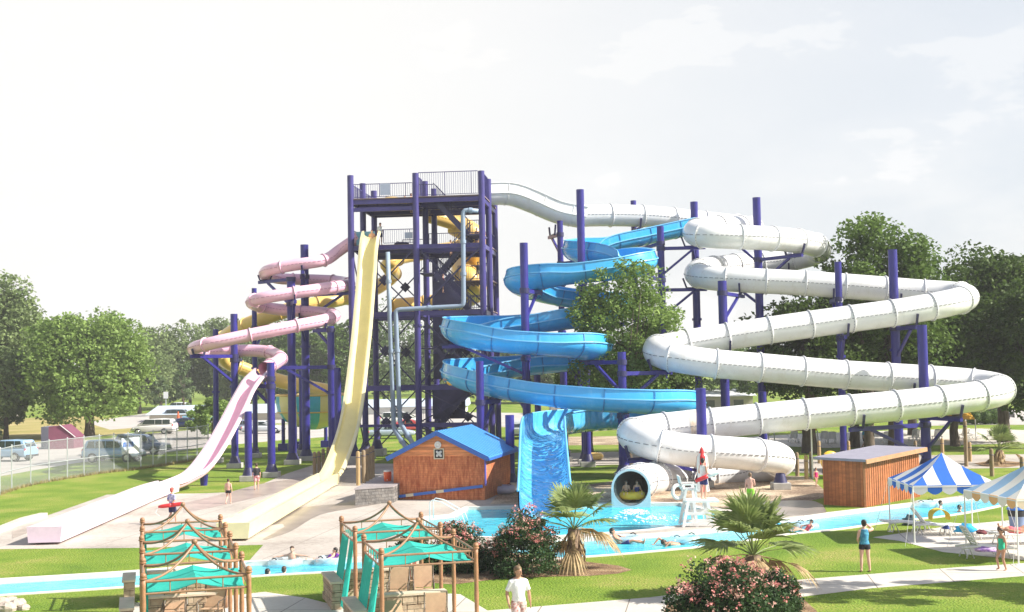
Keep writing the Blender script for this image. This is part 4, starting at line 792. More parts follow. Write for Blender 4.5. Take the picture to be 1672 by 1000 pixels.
# ------------------------------------------------------------------ cabanas
M['bamboo'] = mat('bamboo_pole', (.34, .175, .09), .5, .2, 5, .1)
M['rodiron'] = mat('bronze_rod', (.30, .17, .095), .45, .15, 4)
M['teal'] = mat('teal_cloth', (.03, .50, .42), .8, .1, 2.5, trans=.3)
M['sandst'] = stone_mat('tan_block_stone', (.50, .36, .24), (.66, .52, .38), .45, 1.4)
def cabana(lab, FL, FR, BL, BR, curtains=False, walls='bl'):
    c = (FL + FR + BL + BR) / 4; t = thing('cabana', lab, 'cabana', (c.x, c.y, 0)); up = Vector((0, 0, 1)); H = 2.32; cs = [FL, FR, BR, BL]
    for p in cs:
        f = MB(); k = 12; f.tube([p + up * (H * i / k) for i in range(k + 1)], [.054 + (.007 if i % 3 == 0 else 0) for i in range(k + 1)], 10)
        f.ell(p + up * (H + .05), (.075, .075, .075), 10, 7); f.torus(p + up * (H - .01), .065, .02, (0, 0, 1), 12, 6); f.build('post', M['bamboo'], t, smooth='all')
    pk = c + up * 2.86
    for i in range(4):
        a, b = cs[i], cs[(i + 1) % 4]; f = MB(); f.cyl(a + up * 2.24, b + up * 2.24, .028, n=8); f.cyl(a + up * 1.98, b + up * 1.98, .024, n=8); n_ = 3 if i % 2 == 0 else 6
        for k in range(1, n_ + 1): p = a.lerp(b, k / (n_ + 1)); f.cyl(p + up * 1.98, p + up * 2.24, .013, n=6)
        f.build('top_rail', M['rodiron'], t, smooth=True)
        f = MB(); q = []
        for k in range(11):
            w_ = k / 10; p = a.lerp(c, w_); q.append(Vector((p.x, p.y, 2.24 + (2.86 - 2.24) * (w_ ** 2.4))))
        f.tube(q, .03, 8); f.build('roof_arch', M['rodiron'], t, smooth='all')
    f = MB(); f.ell(pk + up * .03, (.07, .07, .07), 10, 7); f.build('finial', M['rodiron'], t, smooth='all')
    # cloth: three pleated strips each side of a ridge along the depth
    for s in (0, 1):
        f = MB(); rows, cols_ = 10, 14; V = []
        for r_ in range(rows + 1):
            v_ = r_ / rows
            for k in range(cols_ + 1):
                w_ = k / cols_; e = (w_ * .5) if s == 0 else (.5 + w_ * .5); x_ = e * .92 + .04
                p = FL.lerp(FR, x_).lerp(BL.lerp(BR, x_), .03 + v_ * .94); h = 1 - abs(2 * e - 1); V.append(p + up * (2.0 + .17 * h ** .8 - .07 * math.sin(h * math.pi) + .035 * math.sin(v_ * 19 + s) * (1 - h) - .03 * math.cos(v_ * 9)))
        f.add(V, [(r_ * (cols_ + 1) + k, r_ * (cols_ + 1) + k + 1, (r_ + 1) * (cols_ + 1) + k + 1, (r_ + 1) * (cols_ + 1) + k) for r_ in range(rows) for k in range(cols_)]); f.build('canopy_cloth', M['teal'], t, smooth='all')
    if curtains:
        for j, (e0, e1) in enumerate(((.06, .36), (.46, .94))):
            f = MB(); V = []; K, Rr = 22, 12
            for r_ in range(Rr + 1):
                z_ = .12 + (1.96 - .12) * r_ / Rr
                for k in range(K + 1):
                    e = e0 + (e1 - e0) * k / K; sh_ = -.17 * (1 - r_ / Rr); p = FL.lerp(BL, e); nrm = (FR - FL).normalized(); V.append(p + nrm * (.04 * math.sin(e * 75) * (1 - .5 * r_ / Rr) + sh_ * 1.6) + up * z_)
            f.add(V, [(r_ * (K + 1) + k, r_ * (K + 1) + k + 1, (r_ + 1) * (K + 1) + k + 1, (r_ + 1) * (K + 1) + k) for r_ in range(Rr) for k in range(K)]); f.build('curtain', M['teal'], t, smooth='all')
    else:
        f = MB(); V = []
        for r_ in range(9):
            for k in range(9): V.append(BL + (FL - BL).normalized() * (.12 + .02 * math.sin(k * 2)) + (BR - BL).normalized() * (k / 8 * .12) + up * (.5 + 1.45 * r_ / 8))
        f.add(V, [(r_ * 9 + k, r_ * 9 + k + 1, (r_ + 1) * 9 + k + 1, (r_ + 1) * 9 + k) for r_ in range(8) for k in range(8)]); f.build('tied_curtain', M['teal'], t, smooth='all')
    # low block walls with cap stones
    wt = thing('block_wall', 'tan block seat wall behind ' + lab.split(',')[0], 'stone wall', (BL.x, BL.y, 0), group='low block walls round the cabanas')
    rng = random.Random(int(c.x * 10))
    def wall(a, b, h=.72):
        d = (b - a); L_ = d.length; d.normalize(); k = max(2, int(L_ / .5)); nrm = Vector((-d.y, d.x, 0)); MM = Matrix((d, nrm, up)).transposed(); f = MB()
        for row in range(3):
            off = .25 if row % 2 else 0; x_ = 0
            while x_ < L_ - .05:
                w_ = min(rng.uniform(.34, .6), L_ - x_); f.box(a + d * (x_ + w_ / 2) + nrm * rng.uniform(-.015, .015) + up * (h / 3 * (row + .5)), (w_ - .015, .3, h / 3 - .012), M=MM); x_ += w_
        f.build('block_courses', M['sandst'], wt, bevel=.02)
        f = MB(); f.beam(a + up * (h + .035), b + up * (h + .035), .38, .07); f.build('cap_stone', mat('cap_sandstone', (.62, .50, .38), .85, .15, 2, .2), wt, bevel=.012)
    uu = (FR - FL).normalized(); vv = (BL - FL).normalized()
    wall(BL + vv * .3 + uu * .1, BR + vv * .3 - uu * .15); wall(FL - uu * .38 + vv * .9, BL - uu * .38 + vv * .3)
    return t
def V2(x, y): return Vector((x, y, 0))
cabana('nearest of the three left teal roofed cabanas', V2(-8.07, 26.7), V2(-5.94, 27.4), V2(-8.76, 28.96), V2(-6.6, 29.65))
cabana('middle of the three left teal roofed cabanas', V2(-9.3, 30.7), V2(-7.08, 31.15), V2(-9.98, 32.9), V2(-7.77, 33.5))
cabana('farthest of the three left teal roofed cabanas', V2(-10.6, 35.0), V2(-8.36, 35.5), V2(-11.2, 37.0), V2(-8.98, 37.5))
cabana('nearer right cabana, teal curtains on its left side', V2(-3.26, 29.8), V2(-1.0, 30.4), V2(-4.0, 32.4), V2(-1.69, 33.1), True)
cabana('farther right cabana, teal curtains on its left side', V2(-4.45, 34.1), V2(-2.13, 34.7), V2(-5.16, 36.5), V2(-2.86, 37.2), True)
# ------------------------------------------------------------------ furniture
M['sling'] = mat('tan_sling', (.48, .30, .19), .8, .12, 4)
M['frame'] = mat('dark_bronze_frame', (.10, .07, .05), .4, .15, 4)
def patio_chair(loc, rz, lab, grp='patio chairs in the cabanas', towel=False):
    t = thing('patio_chair', lab, 'chair', loc, rz, grp); f = MB(); f.add([(-.26, -.24, .42), (.26, -.24, .42), (.26, .22, .38), (-.26, .22, .38), (-.26, -.24, .44), (.26, -.24, .44), (.26, .22, .40), (-.26, .22, .40)], [(0, 3, 2, 1), (4, 5, 6, 7), (0, 1, 5, 4), (1, 2, 6, 5), (2, 3, 7, 6), (3, 0, 4, 7)]); f.build('seat', M['sling'], t, world=False)
    f = MB(); f.add([(-.26, .22, .42), (.26, .22, .42), (.26, .42, 1.0), (-.26, .42, 1.0), (-.26, .245, .42), (.26, .245, .42), (.26, .445, 1.0), (-.26, .445, 1.0)], [(0, 3, 2, 1), (4, 5, 6, 7), (0, 1, 5, 4), (1, 2, 6, 5), (2, 3, 7, 6), (3, 0, 4, 7)])
    f.build('backrest', M['sling'], t, world=False)
    for s in (-1, 1):
        f = MB(); x = .29 * s; f.tube([(x, -.28, 0), (x, -.28, .6), (x, -.2, .64), (x, .25, .64)], .018, 8); f.tube([(x, .34, 0), (x, .2, .4), (x, .44, 1.02)], .018, 8); f.build('side_frame', M['frame'], t, world=False, smooth='all')
    if towel:
        f = MB(); n_ = 15
        for k in range(n_):
            x0 = -.3 + .6 * k / n_; x1 = -.3 + .6 * (k + 1) / n_; f.m = (0, 1, 0, 2, 0, 1, 1, 2)[k % 8] if True else 0
            V = [(x, y, z) for y, z in ((.20, .5), (.39, 1.03), (.43, 1.06), (.47, 1.03), (.40, .62)) for x in (x0, x1)]; f.add(V, [(2 * j, 2 * j + 1, 2 * j + 3, 2 * j + 2) for j in range(4)])
        tg = f.build('towel', [mat('towel_rust', (.42, .10, .06), .95, .1, 8), mat('towel_cream', (.66, .56, .44), .95, .08, 8), mat('towel_brown', (.25, .14, .1), .95, .1, 8)], None, world=False, smooth='all')
        tg.location = loc; tg.rotation_euler = (0, 0, rz); tag(tg, 'striped towel hung over the ' + lab, 'towel')
    return t
for px, d, rz, lab, tw_ in [(301, 29.2, 0, 'tan sling chair standing under the nearest left cabana', False), (352, 28.4, .1, 'towel covered chair left in the nearest left cabana', True), (376, 28.6, .1, 'towel covered chair right in the nearest left cabana', True), (712, 31.2, .05, 'tan sling chair on the right in the nearer right cabana', False), (651, 35.4, 0, 'tan chair beside the low wall in the farther right cabana', False), (692, 35.6, .1, 'tan chair rightmost in the farther right cabana', False), (667, 37.0, 0, 'towel draped chair at the back of the farther right cabana', True), (285, 33.0, .2, 'tan chair on the left in the middle left cabana', False), (345, 33.2, -.1, 'tan chair on the right in the middle left cabana', False)]:
    p = GX(px, d); patio_chair((p.x, p.y, .009), rz + math.pi * 0, lab, towel=tw_)
# sling lounger in near right cabana
p = GX(645, 31.2); t = thing('sling_lounger', 'tan sling lounger in the nearer right cabana', 'lounger', (p.x, p.y, .009), R(12)); f = MB(); f.box((0, 0, .36), (.6, 1.3, .03)); f.build('seat', M['sling'], t, world=False)
f = MB(); f.box((0, .9, .52), (.6, .62, .03), M=Matrix.Rotation(R(32), 3, 'X')); f.build('backrest', M['sling'], t, world=False); f = MB()
for s in (-1, 1): f.tube([(.32 * s, -.6, 0), (.32 * s, -.66, .36), (.32 * s, .6, .36), (.32 * s, .6, 0)], .02, 8)
f.build('frame', M['frame'], t, world=False, smooth='all')
p = GX(278, 29.4); t = thing('bistro_table', 'round wire table with a red cloth corner in the nearest left cabana', 'table', (p.x, p.y, .009)); f = MB(); f.lathe((0, 0, .68), [(0, 0), (.4, 0), (.42, .02), (.4, .04), (0, .04)], 20); f.build('top', M['frame'], t, world=False); f = MB()
for k in range(3): a = k * 2.1; f.tube([(.05 * math.cos(a), .05 * math.sin(a), .68), (.12 * math.cos(a), .12 * math.sin(a), .3), (.3 * math.cos(a), .3 * math.sin(a), 0)], .015, 6)
f.build('legs', M['frame'], t, world=False)
# white resin loungers
def resin_lounger(loc, rz, lab, back=50, grp='white loungers by the tents'):
    t = thing('sun_lounger', lab, 'sun lounger', loc, rz, grp); m = M['white']
    f = MB()
    for s in (-1, 1): f.tube([(-.95, .29 * s, .36), (-.4, .29 * s, .40), (.3, .29 * s, .33), (.92, .29 * s, .30)], .035, 8)
    f.build('side_rail', m, t, world=False, smooth='all')
    f = MB()
    for k in range(11): f.box((-.35 + k * .12, 0, .385 - .006 * k), (.085, .56, .015))
    f.build('seat_slats', m, t, world=False)
    a = R(back); f = MB(); bx0 = Vector((-.38, 0, .38)); dr = Vector((-math.cos(a), 0, math.sin(a)))
    for s in (-1, 1): f.tube([bx0 + Vector((0, .27 * s, 0)), bx0 + dr * .75 + Vector((0, .27 * s, 0))], .03, 8)
    for k in range(6): p = bx0 + dr * (.08 + k * .125); f.box(p, (.09, .54, .015), M=Matrix.Rotation(a, 3, 'Y'))
    f.tube([bx0 + dr * .75 + Vector((0, .27, 0)), bx0 + dr * .8, bx0 + dr * .75 + Vector((0, -.27, 0))], .03, 8); f.build('backrest', m, t, world=False, smooth='all')
    for x in (-.7, .55):
        for s in (-1, 1): f = MB(); f.tube([(x - .12, .3 * s, 0), (x, .27 * s, .36), (x + .14, .3 * s, 0)], .026, 8); f.build('leg', m, t, world=False, smooth='all')
    return t
for px, py, rz, lab, back in [(1487, 868, .02, 'flat white lounger under the blue striped tent, farthest left', 4), (1527, 872, -.03, 'white lounger with its back raised and a yellow towel over it', 52), (1573, 874, .0, 'white lounger carrying a bright blue bundle', 3), (1611, 910, .05, 'striped back white lounger nearest the walking girl', 58), (1620, 880, .1, 'white lounger standing behind the striped back one', 4), (1662, 889, .1, 'white lounger cut by the right edge of the photo', 8)]:
    p = G(px, py); resin_lounger((p.x, p.y, .009), rz, lab, back)
for i, (px, py, rz, lab, back) in enumerate([(1295, 723, .1, 'first distant lounger behind the tree trunk', 50), (1313, 724, .2, 'second distant lounger, just right of the trunk', 50), (1344, 724, .1, 'distant lounger between trunk and navy post', 55), (1358, 724, 0, 'distant lounger close to the navy post', 50), (1396, 724, .1, 'distant lounger right of the navy post', 55), (1446, 724, .1, 'distant lounger right of the second trunk', 50), (1493, 722, .1, 'distant lounger with a blue back between navy posts', 60), (1530, 720, 0, 'distant lounger at the middle of the sunbathing deck', 50), (1575, 716, 0, 'distant lounger left of the tall thin wooden post', 40), (1590, 718, .2, 'distant flat lounger right of the tall thin wooden post', 5), (1601, 716, -.1, 'rightmost distant flat lounger', 5)]):
    p = G(px, py); resin_lounger((p.x, p.y, .009), rz + 1.4 * (back > 20), lab, back, 'white loungers on the distant deck')
def cloth_lump(name, px, py, z, size, m, lab, cat, seed=1):
    p = G(px, py, z); f = MB(); rr = random.Random(seed); f.ell((0, 0, 0), (1, 1, 1), 14, 9); V = []
    for v in f.v:
        q = Vector(v); d = 1 + .5 * noise.noise(q * 2.2 + Vector((seed, 0, 0))) + .35 * noise.noise(q * 5); V.append((q.x * size[0] * d, q.y * size[1] * d, max(-.3, q.z) * size[2] * d))
    f.v = V; o = f.build(name, m, None, world=False, smooth='all'); o.location = p + Vector((0, 0, size[2] * .3)); tag(o, lab, cat); return o
# towel folded over a raised back
p = G(1536, 866); f = MB(); V = []
for r_ in range(13):
    a = r_ / 12 * math.pi; x, z = .34 * math.cos(a) * 1.0 - .05, .42 + .42 * math.sin(a) ** .7
    for k in range(8): V.append((x + .02 * math.sin(k * 2 + r_), -.3 + .6 * k / 7, z + .01 * math.sin(k * 3)))
f.add(V, [(r_ * 8 + k, r_ * 8 + k + 1, (r_ + 1) * 8 + k + 1, (r_ + 1) * 8 + k) for r_ in range(12) for k in range(7)])
o = f.build('towel', mat('yellow_towel', (.68, .50, .06), .95, .1, 8), None, world=False, smooth='all'); o.location = (p.x, p.y, 0); tag(o, 'yellow towel arched over a white lounger under the striped tent', 'towel')
cloth_lump('towel_bundle', 1577, 869, .42, (.38, .28, .22), mat('bright_blue_towel', (.03, .36, .68), .9, .3, 6), 'bright blue towel heaped on a white lounger', 'towel', 3)
cloth_lump('towel', 1603, 872, .42, (.2, .2, .1), mat('dark_towel', (.16, .04, .05), .9, .3, 6), 'dark maroon towel at the end of a lounger', 'towel', 5)
cloth_lump('beach_towel', 1612, 900, .40, (.42, .26, .10), mat('purple_white_towel', (.16, .05, .42), .9, .1, 6, col2=(.75, .55, .7)), 'purple and white striped beach towel on the nearest lounger', 'towel', 7)
cloth_lump('bag', 1486, 858, .0, (.3, .2, .3), mat('dark_green_bag', (.03, .06, .08), .8, .2, 6), 'dark bag on the grass behind the flat lounger', 'bag', 9)
cloth_lump('bag', 1545, 864, .42, (.14, .1, .1), mat('navy_bag', (.03, .06, .22), .8, .2, 6), 'small navy bag beside the yellow towel', 'bag', 11)
# bin
p = G(1661, 866); t = thing('litter_bin', 'blue lidded litter bin with a black liner at the right edge', 'bin', tuple(p)); f = MB(); f.lathe(p, [(.26, 0), (.30, .5), (.31, .55)], 20); f.build('body', mat('slate_blue_plastic', (.20, .26, .42), .5, .08, 3), t, smooth=True)
f = MB(); f.lathe(p, [(.315, .55), (.34, .66), (.33, .8), (.3, .82)], 20); f.build('liner', M['dark'], t, smooth=True); f = MB(); f.lathe(p, [(.36, .80), (.37, .84), (.34, .88), (.2, .89), (.19, .86), (.3, .82)], 20); f.build('lid', mat('blue_plastic', (.03, .16, .55), .4, .06, 3), t, smooth=True)
p = G(333, 793); t = thing('litter_bin', 'small navy bucket on the grass under the pink chute', 'bin', tuple(p)); f = MB(); f.lathe(p, [(0, 0), (.2, 0), (.26, .62), (.28, .64)], 16); f.build('body', M['navy'], t, smooth=True); f = MB(); f.lathe(p, [(.28, .64), (.28, .68), (0, .7)], 16); f.build('lid', M['dark'], t)
# lifeguard chair
c = G(1137, 858); t = thing('lifeguard_chair', 'tall white wooden lifeguard chair with a standing platform beside the pool', 'lifeguard chair', tuple(c), 0); wm_ = mat('white_painted_wood', (.80, .80, .79), .5, .05, 3, .1)
def lc(x, y, z): return c + Vector((x, y, z))
for x, xo in ((-.40, -.62), (.42, .60)):
    for y in (-.5, .5): f = MB(); f.beam(lc(xo, y * 1.15, 0), lc(x, y, 1.0), .12, .12); f.build('leg', wm_, t)
for x, xo in ((-.05, -.05),):
    for y in (-.5, .5): f = MB(); f.beam(lc(xo - .0, y * 1.12, 0), lc(x - .1, y, 1.0), .11, .11); f.build('leg', wm_, t)
for z, k in ((.12, 1.12), (.55, 1.05)):
    for y in (-.5, .5): f = MB(); f.beam(lc(-.58 * (1 if z < .3 else .88), y * k - .04, z), lc(.56 * (1 if z < .3 else .9), y * k - .04, z), .05, .12); f.build('cross_rail', wm_, t)
f = MB(); f.box(lc(.22, 0, 1.04), (1.35, 1.1, .09)); f.build('platform', wm_, t)
for x, xo in ((-.55, -.42), (-.02, -.08)):
    for y in (-.42, .42): f = MB(); f.beam(lc(x, y, 1.08), lc(xo, y, 1.62), .09, .09); f.build('seat_leg', wm_, t)
f = MB(); f.box(lc(-.28, 0, 1.52), (.62, .8, .06)); f.build('seat', wm_, t)
f = MB(); f.beam(lc(-.55, 0, 1.5), lc(-.68, 0, 2.05), .78, .05) if False else f.add([lc(x, y, z) for x, z in ((-.55, 1.5), (-.68, 2.08), (-.73, 2.08), (-.60, 1.5)) for y in (-.42, .42)], [(0, 1, 3, 2), (2, 3, 5, 4), (4, 5, 7, 6), (6, 7, 1, 0), (0, 2, 4, 6), (1, 7, 5, 3)]); f.build('backrest', wm_, t)
for y in (-.44, .44): f = MB(); f.box(lc(-.3, y, 1.74), (.62, .09, .06)); f.beam(lc(-.02, y, 1.5), lc(-.02, y, 1.72), .07, .07); f.build('armrest', wm_, t)
p = lc(-.78, -.35, 1.45); rb = thing('ring_buoy', 'white ring buoy hanging on the lifeguard chair', 'ring buoy', tuple(p)); f = MB(); f.torus(p, .27, .075, (.5, -1, 0), 24, 10); f.build('ring', M['white'], rb, smooth='all'); f = MB(); f.torus(p, .34, .012, (.5, -1, 0), 24, 5); f.build('rope', M['white'], rb)
p = c + Vector((.42, .75, -.22)); um = thing('closed_umbrella', 'folded red and white umbrella behind the lifeguard', 'umbrella', tuple(p)); f = MB(); f.cyl(p, p + Vector((0, 0, 3.3)), .025, n=8); f.build('pole', M['white'], um)
f = MB(); zt = 3.25
for k in range(12):
    a0, a1 = 2 * math.pi * k / 12, 2 * math.pi * (k + 1) / 12; f.m = (k // 2) % 2; rr = [(.05, zt), (.20, zt - .22), (.24, zt - .6), (.20, zt - 1.2), (.26, zt - 1.7)]
    V = [p + Vector((r_ * math.cos(a) * (1.15 if k % 2 else 1), r_ * math.sin(a), z)) for r_, z in rr for a in (a0, a1)]; f.add(V, [(2 * j, 2 * j + 1, 2 * j + 3, 2 * j + 2) for j in range(4)])
f.build('folded_canopy', [M['red'], M['white']], um); f = MB(); f.lathe(p, [(.0, .0), (.28, .0), (.28, .08), (.06, .14)], 16) if False else f.lathe(p, [(0, 3.45), (.07, 3.35), (.13, 3.1), (.0, 3.1)], 10); f.build('tip', M['red'], um)
# rings, rafts, tubes
def ring(c, R0, r, m, lab, axis=(0, 0, 1), cat='swim ring', name='swim_ring', grp=None, handles=True, two=False):
    t = thing(name, lab, cat, tuple(c), group=grp); f = MB()
    if two:
        ax = Vector(axis).normalized(); s_ = ax.orthogonal().normalized() if abs(ax.z) < .9 else Vector((1, 0, 0))
        for s in (-1, 1): f.torus(Vector(c) + s_ * (s * R0 * .98), R0, r, axis, 26, 10)
    else: f.torus(c, R0, r, axis, 28, 10)
    f.build('tube', m, t, smooth='all')
    if handles:
        f = MB(); ax = Vector(axis).normalized(); a = ax.orthogonal().normalized(); bb = ax.cross(a)
        for s in (-1, 1): f.tube([Vector(c) + a * (s * R0) + bb * -.14 + ax * r, Vector(c) + a * (s * R0) + ax * (r + .05), Vector(c) + a * (s * R0) + bb * .14 + ax * r], .02, 6)
        f.build('handle', M['dark'], t)
    return t
M['clear'] = mat('clear_blue_vinyl', (.62, .82, .92), .12, .05, 2, coat=.5); N(M['clear'])[0]['Principled BSDF'].inputs['Alpha'].default_value = .42
M['greyv'] = mat('lavender_grey_vinyl', (.46, .44, .56), .45, .1, 2)
p = G(821, 806); ring(p + Vector((0, 0, .22)), .5, .22, M['greyv'], 'lavender grey raft tube lying on gravel by the cabin')
p = G(968, 751); ring(p + Vector((0, 0, .25)), .55, .24, M['slide_gold'], 'gold raft tube lying by the concrete block under the coils')
mo, mfd, msd = MOUTH
rp = mo - mfd * .9 + Vector((0, 0, -.42)); ring(rp, .44, .2, M['yellow'], 'yellow raft tube inside the mouth of the white slide')
# blue slide riders' raft
i = min(range(len(CB)), key=lambda k: (CB[k] - (W(762, 617, 76) - Vector((0, 0, .6)))).length); RAFT = CB[i] + Vector((0, 0, .45)); ring(RAFT, .55, .24, M['yellow'], 'yellow raft with riders in the lower left bend of the blue slide')
for (px, py, z, lab, ax_) in [(640, 326, T(3, 4, LV[0]).z, 'gold tube lying on the top deck, left side', (0, 0, 1)), (745, 318, 0, 'gold raft lying near the right rail of the top deck', (0, 0, 1)), (771, 318, 0, 'gold raft beside another at the top deck corner', (0, 0, 1))]:
    q = W(px, py, 93); ring(Vector((q.x, q.y, LV[0] + .35)), .5, .2, M['slide_gold'], lab)
q = T(3.2, 3, LV[1] + .3); ring(q, .42, .17, mat('dark_tube_rubber', (.05, .05, .09), .5, .1, 3), 'dark tube on the second deck behind the rail')
# floating tubes in the river
for px, py, lab in [(466, 922, 'clear tube under the boy with outstretched arms'), (541, 919, 'clear tube under the pair by the curtain'), (634, 922, 'clear tube behind the curtains of the right cabana'), (1022, 884, 'clear tube carrying the man left of the white swimmer'), (1118, 884, 'clear tube beside the front crawl swimmer'), (1298, 862, 'clear tube under the child in the blue shirt'), (1313, 862, 'clear tube under the child in the pink cap'), (1512, 826, 'empty clear tube floating behind the tent legs')]:
    q = G(px, py, -.1); ring(q + Vector((0, 0, .06)), .46, .17, M['clear'], lab, grp='clear tubes floating on the river')
# pool ladder rails
q = G(702, 850); t = thing('pool_handrail', 'thin white handrail curving into the shallow pool end', 'handrail', tuple(q)); f = MB()
for s in (0, 1): o_ = Vector((.1 * s, .8 * s, 0)); f.tube([q + o_, q + o_ + Vector((0, 0, .8)), q + o_ + Vector((.12, 0, .9)), q + o_ + Vector((.5, -.05, .82)), q + o_ + Vector((1.4, -.1, .3)), q + o_ + Vector((1.55, -.1, -.1))], .025, 8)
f.build('rail', M['white'], t, smooth='all')
# gold shade sails on white frames
for px, d, w_, zb, lab in [(1295, 98, 3.4, 1.9, 'gold awning on a white frame behind the white tube'), (1545, 104, 4.2, 2.6, 'gold awning at the right behind the lowest white pass')]:
    p = GX(px, d); t = thing('awning', lab, 'awning', tuple(p)); f = MB(); zc = W(px, 698 if px < 1400 else 680, d).z
    f.add([p + Vector((x * w_ / 2, y * 1.1, zc + z)) for x in (-1, 1) for y, z in ((-1, -.25), (0, .3), (1, -.25))], [(0, 1, 4, 3), (1, 2, 5, 4)]); f.build('canopy', mat('gold_awning', (.75, .42, .05), .8, .06, 2, trans=.2), t)
    for x in (-1, 1):
        for y in (-1, 1): f = MB(); a = p + Vector((x * w_ / 2, y * 1.1, 0)); f.cyl(a, a + Vector((0, 0, zc - .25)), .05, n=8); f.build('leg', M['white'], t)
# rock pile bottom left
rk = mat('pale_rubble', (.45, .38, .32), .9, .2, 3, .4)
for i, (px, py, s_) in enumerate([(4, 990, .3), (16, 984, .22), (24, 992, .26), (33, 987, .2), (10, 998, .3), (38, 996, .18)]):
    q = G(px, py); f = MB(); f.ell((0, 0, 0), (s_, s_ * .8, s_ * .6), 9, 6); f.v = [tuple(Vector(v) * (1 + .3 * noise.noise(Vector(v) * 6 + Vector((i, 0, 0))))) for v in f.v]; o = f.build('rock', rk, None, world=False); o.location = q + Vector((0, 0, s_ * .3)); tag(o, ['biggest pale rock at the bottom left corner', 'pale rock at the back of the corner pile', 'pale rock in the middle of the corner pile', 'small pale rock right of the corner pile', 'pale rock in front of the corner pile', 'smallest pale rock at the right end of the pile'][i], 'rock', 'rocks in the bottom left corner')
# ------------------------------------------------------------------ chain link fence with sign
fp = [(-40, 822, 740), (0, 808, 731), (19, 801, 728), (50, 793, 723), (80, 787, 719), (110, 782, 715.5), (137, 778, 713), (162, 774, 711.5), (186, 771, 710), (209, 769, 709), (230, 766, 708), (250, 763, 706.5), (271, 760, 704.5), (289, 757, 702.5), (306, 755, 701), (322, 752, 699.5), (340, 748, 697)]
FP = [G(p[0], p[1]) for p in fp]; FH = [W(a, c_, q.y).z for (a, b, c_), q in zip(fp, FP)]; fh = sum(FH[1:10]) / 9
ft = thing('chain_link_fence', 'galvanised chain link fence between the lawn and the parking road', 'fence', tuple(FP[5]))
for q in FP: f = MB(); f.cyl(q, q + Vector((0, 0, fh)), .04, n=8); f.ell(q + Vector((0, 0, fh + .03)), (.05, .05, .05), 8, 5); f.build('post', M['galv'], ft, smooth=True)
for nm_, z in (('top_rail', fh - .04), ('middle_rail', fh * .45)):
    f = MB(); f.tube([q + Vector((0, 0, z)) for q in FP], .03, 6); f.build(nm_, M['galv'], ft, smooth='all')
mm_ = bpy.data.materials.new('chain_link_mesh'); mm_.use_nodes = True; n, L = N(mm_); b = n['Principled BSDF']; b.inputs['Base Color'].default_value = (.42, .44, .46, 1); b.inputs['Roughness'].default_value = .5; b.inputs['Metallic'].default_value = .3
uvn = n.new('ShaderNodeUVMap'); s = n.new('ShaderNodeSeparateXYZ'); L.new(uvn.outputs[0], s.inputs[0]); outs = []
for op in ('ADD', 'SUBTRACT'):
    a = n.new('ShaderNodeMath'); a.operation = op; L.new(s.outputs[0], a.inputs[0]); L.new(s.outputs[1], a.inputs[1]); a2 = n.new('ShaderNodeMath'); a2.operation = 'MULTIPLY'; a2.inputs[1].default_value = 14; L.new(a.outputs[0], a2.inputs[0]); a3 = n.new('ShaderNodeMath'); a3.operation = 'FRACT'; L.new(a2.outputs[0], a3.inputs[0]); a4 = n.new('ShaderNodeMath'); a4.operation = 'LESS_THAN'; a4.inputs[1].default_value = .17; L.new(a3.outputs[0], a4.inputs[0]); outs.append(a4)
mx = n.new('ShaderNodeMath'); mx.operation = 'MAXIMUM'; L.new(outs[0].outputs[0], mx.inputs[0]); L.new(outs[1].outputs[0], mx.inputs[1]); L.new(mx.outputs[0], b.inputs['Alpha'])
f = MB(); V = []; uv = []; s_ = 0
for i, q in enumerate(FP):
    if i: s_ += (q - FP[i - 1]).length
    V += [q + Vector((0, 0, .03)), q + Vector((0, 0, fh - .04))]; uv += [(s_, 0), (s_, fh)]
f.add(V, [(2 * j, 2 * j + 2, 2 * j + 3, 2 * j + 1) for j in range(len(FP) - 1)]); o = f.build('mesh_panel', mm_, ft); ul = o.data.uv_layers.new(name='UVMap')
for lp in o.data.loops: ul.data[lp.index].uv = uv[lp.vertex_index]
a, b_ = G(197, 770), G(226, 766.5); a = W(197, 743, a.y); dx = (b_ - G(197, 770)); dx.z = 0; Ls_ = dx.length; dx.normalize(); nr = Vector((dx.y, -dx.x, 0)); hs = W(197, 716, a.y).z - a.z; up = Vector((0, 0, 1)); a = a + nr * .08
sg = thing('fence_sign', 'white sign with blue letters tied to the chain link fence', 'sign', tuple(a)); MM = Matrix((dx, nr * -1, up)).transposed(); f = MB(); f.box(a + dx * Ls_ / 2 + up * hs / 2, (Ls_, .03, hs), M=MM); f.build('board', mat('pale_sign_board', (.60, .68, .78), .5, .03, 2), sg)
f = MB(); f.add([a + nr * .019 + dx * x * Ls_ + up * z * hs for x, z in ((.02, .03), (.98, .03), (.98, .62), (.5, .35), (.02, .16))], [(0, 1, 2, 3, 4)]); f.build('white_swoosh', M['white'], sg)
def text_mesh(name, body, size, org, ux, uy, m, parent, bold=.0):
    cu = bpy.data.curves.new(name, 'FONT'); cu.body = body; cu.size = size; cu.extrude = .004; cu.offset = bold; cu.align_x = 'LEFT'; ob = bpy.data.objects.new('tmp_text', cu); COL.objects.link(ob); me = evaluated(ob); bpy.data.objects.remove(ob); bpy.data.curves.remove(cu)
    rl = root_loc(parent); uz = ux.cross(uy)
    for v in me.vertices: v.co = org + ux * v.co.x + uy * v.co.y + uz * v.co.z - rl
    me.materials.clear(); me.materials.append(m); o = bpy.data.objects.new(name, me); COL.objects.link(o); o.parent = parent; return o
text_mesh('lettering', 'nem', hs * .52, a + nr * .028 + dx * Ls_ * .08 + up * hs * .48, dx, up, mat('sign_blue', (.06, .16, .50), .5, .05, 3), sg, .035)
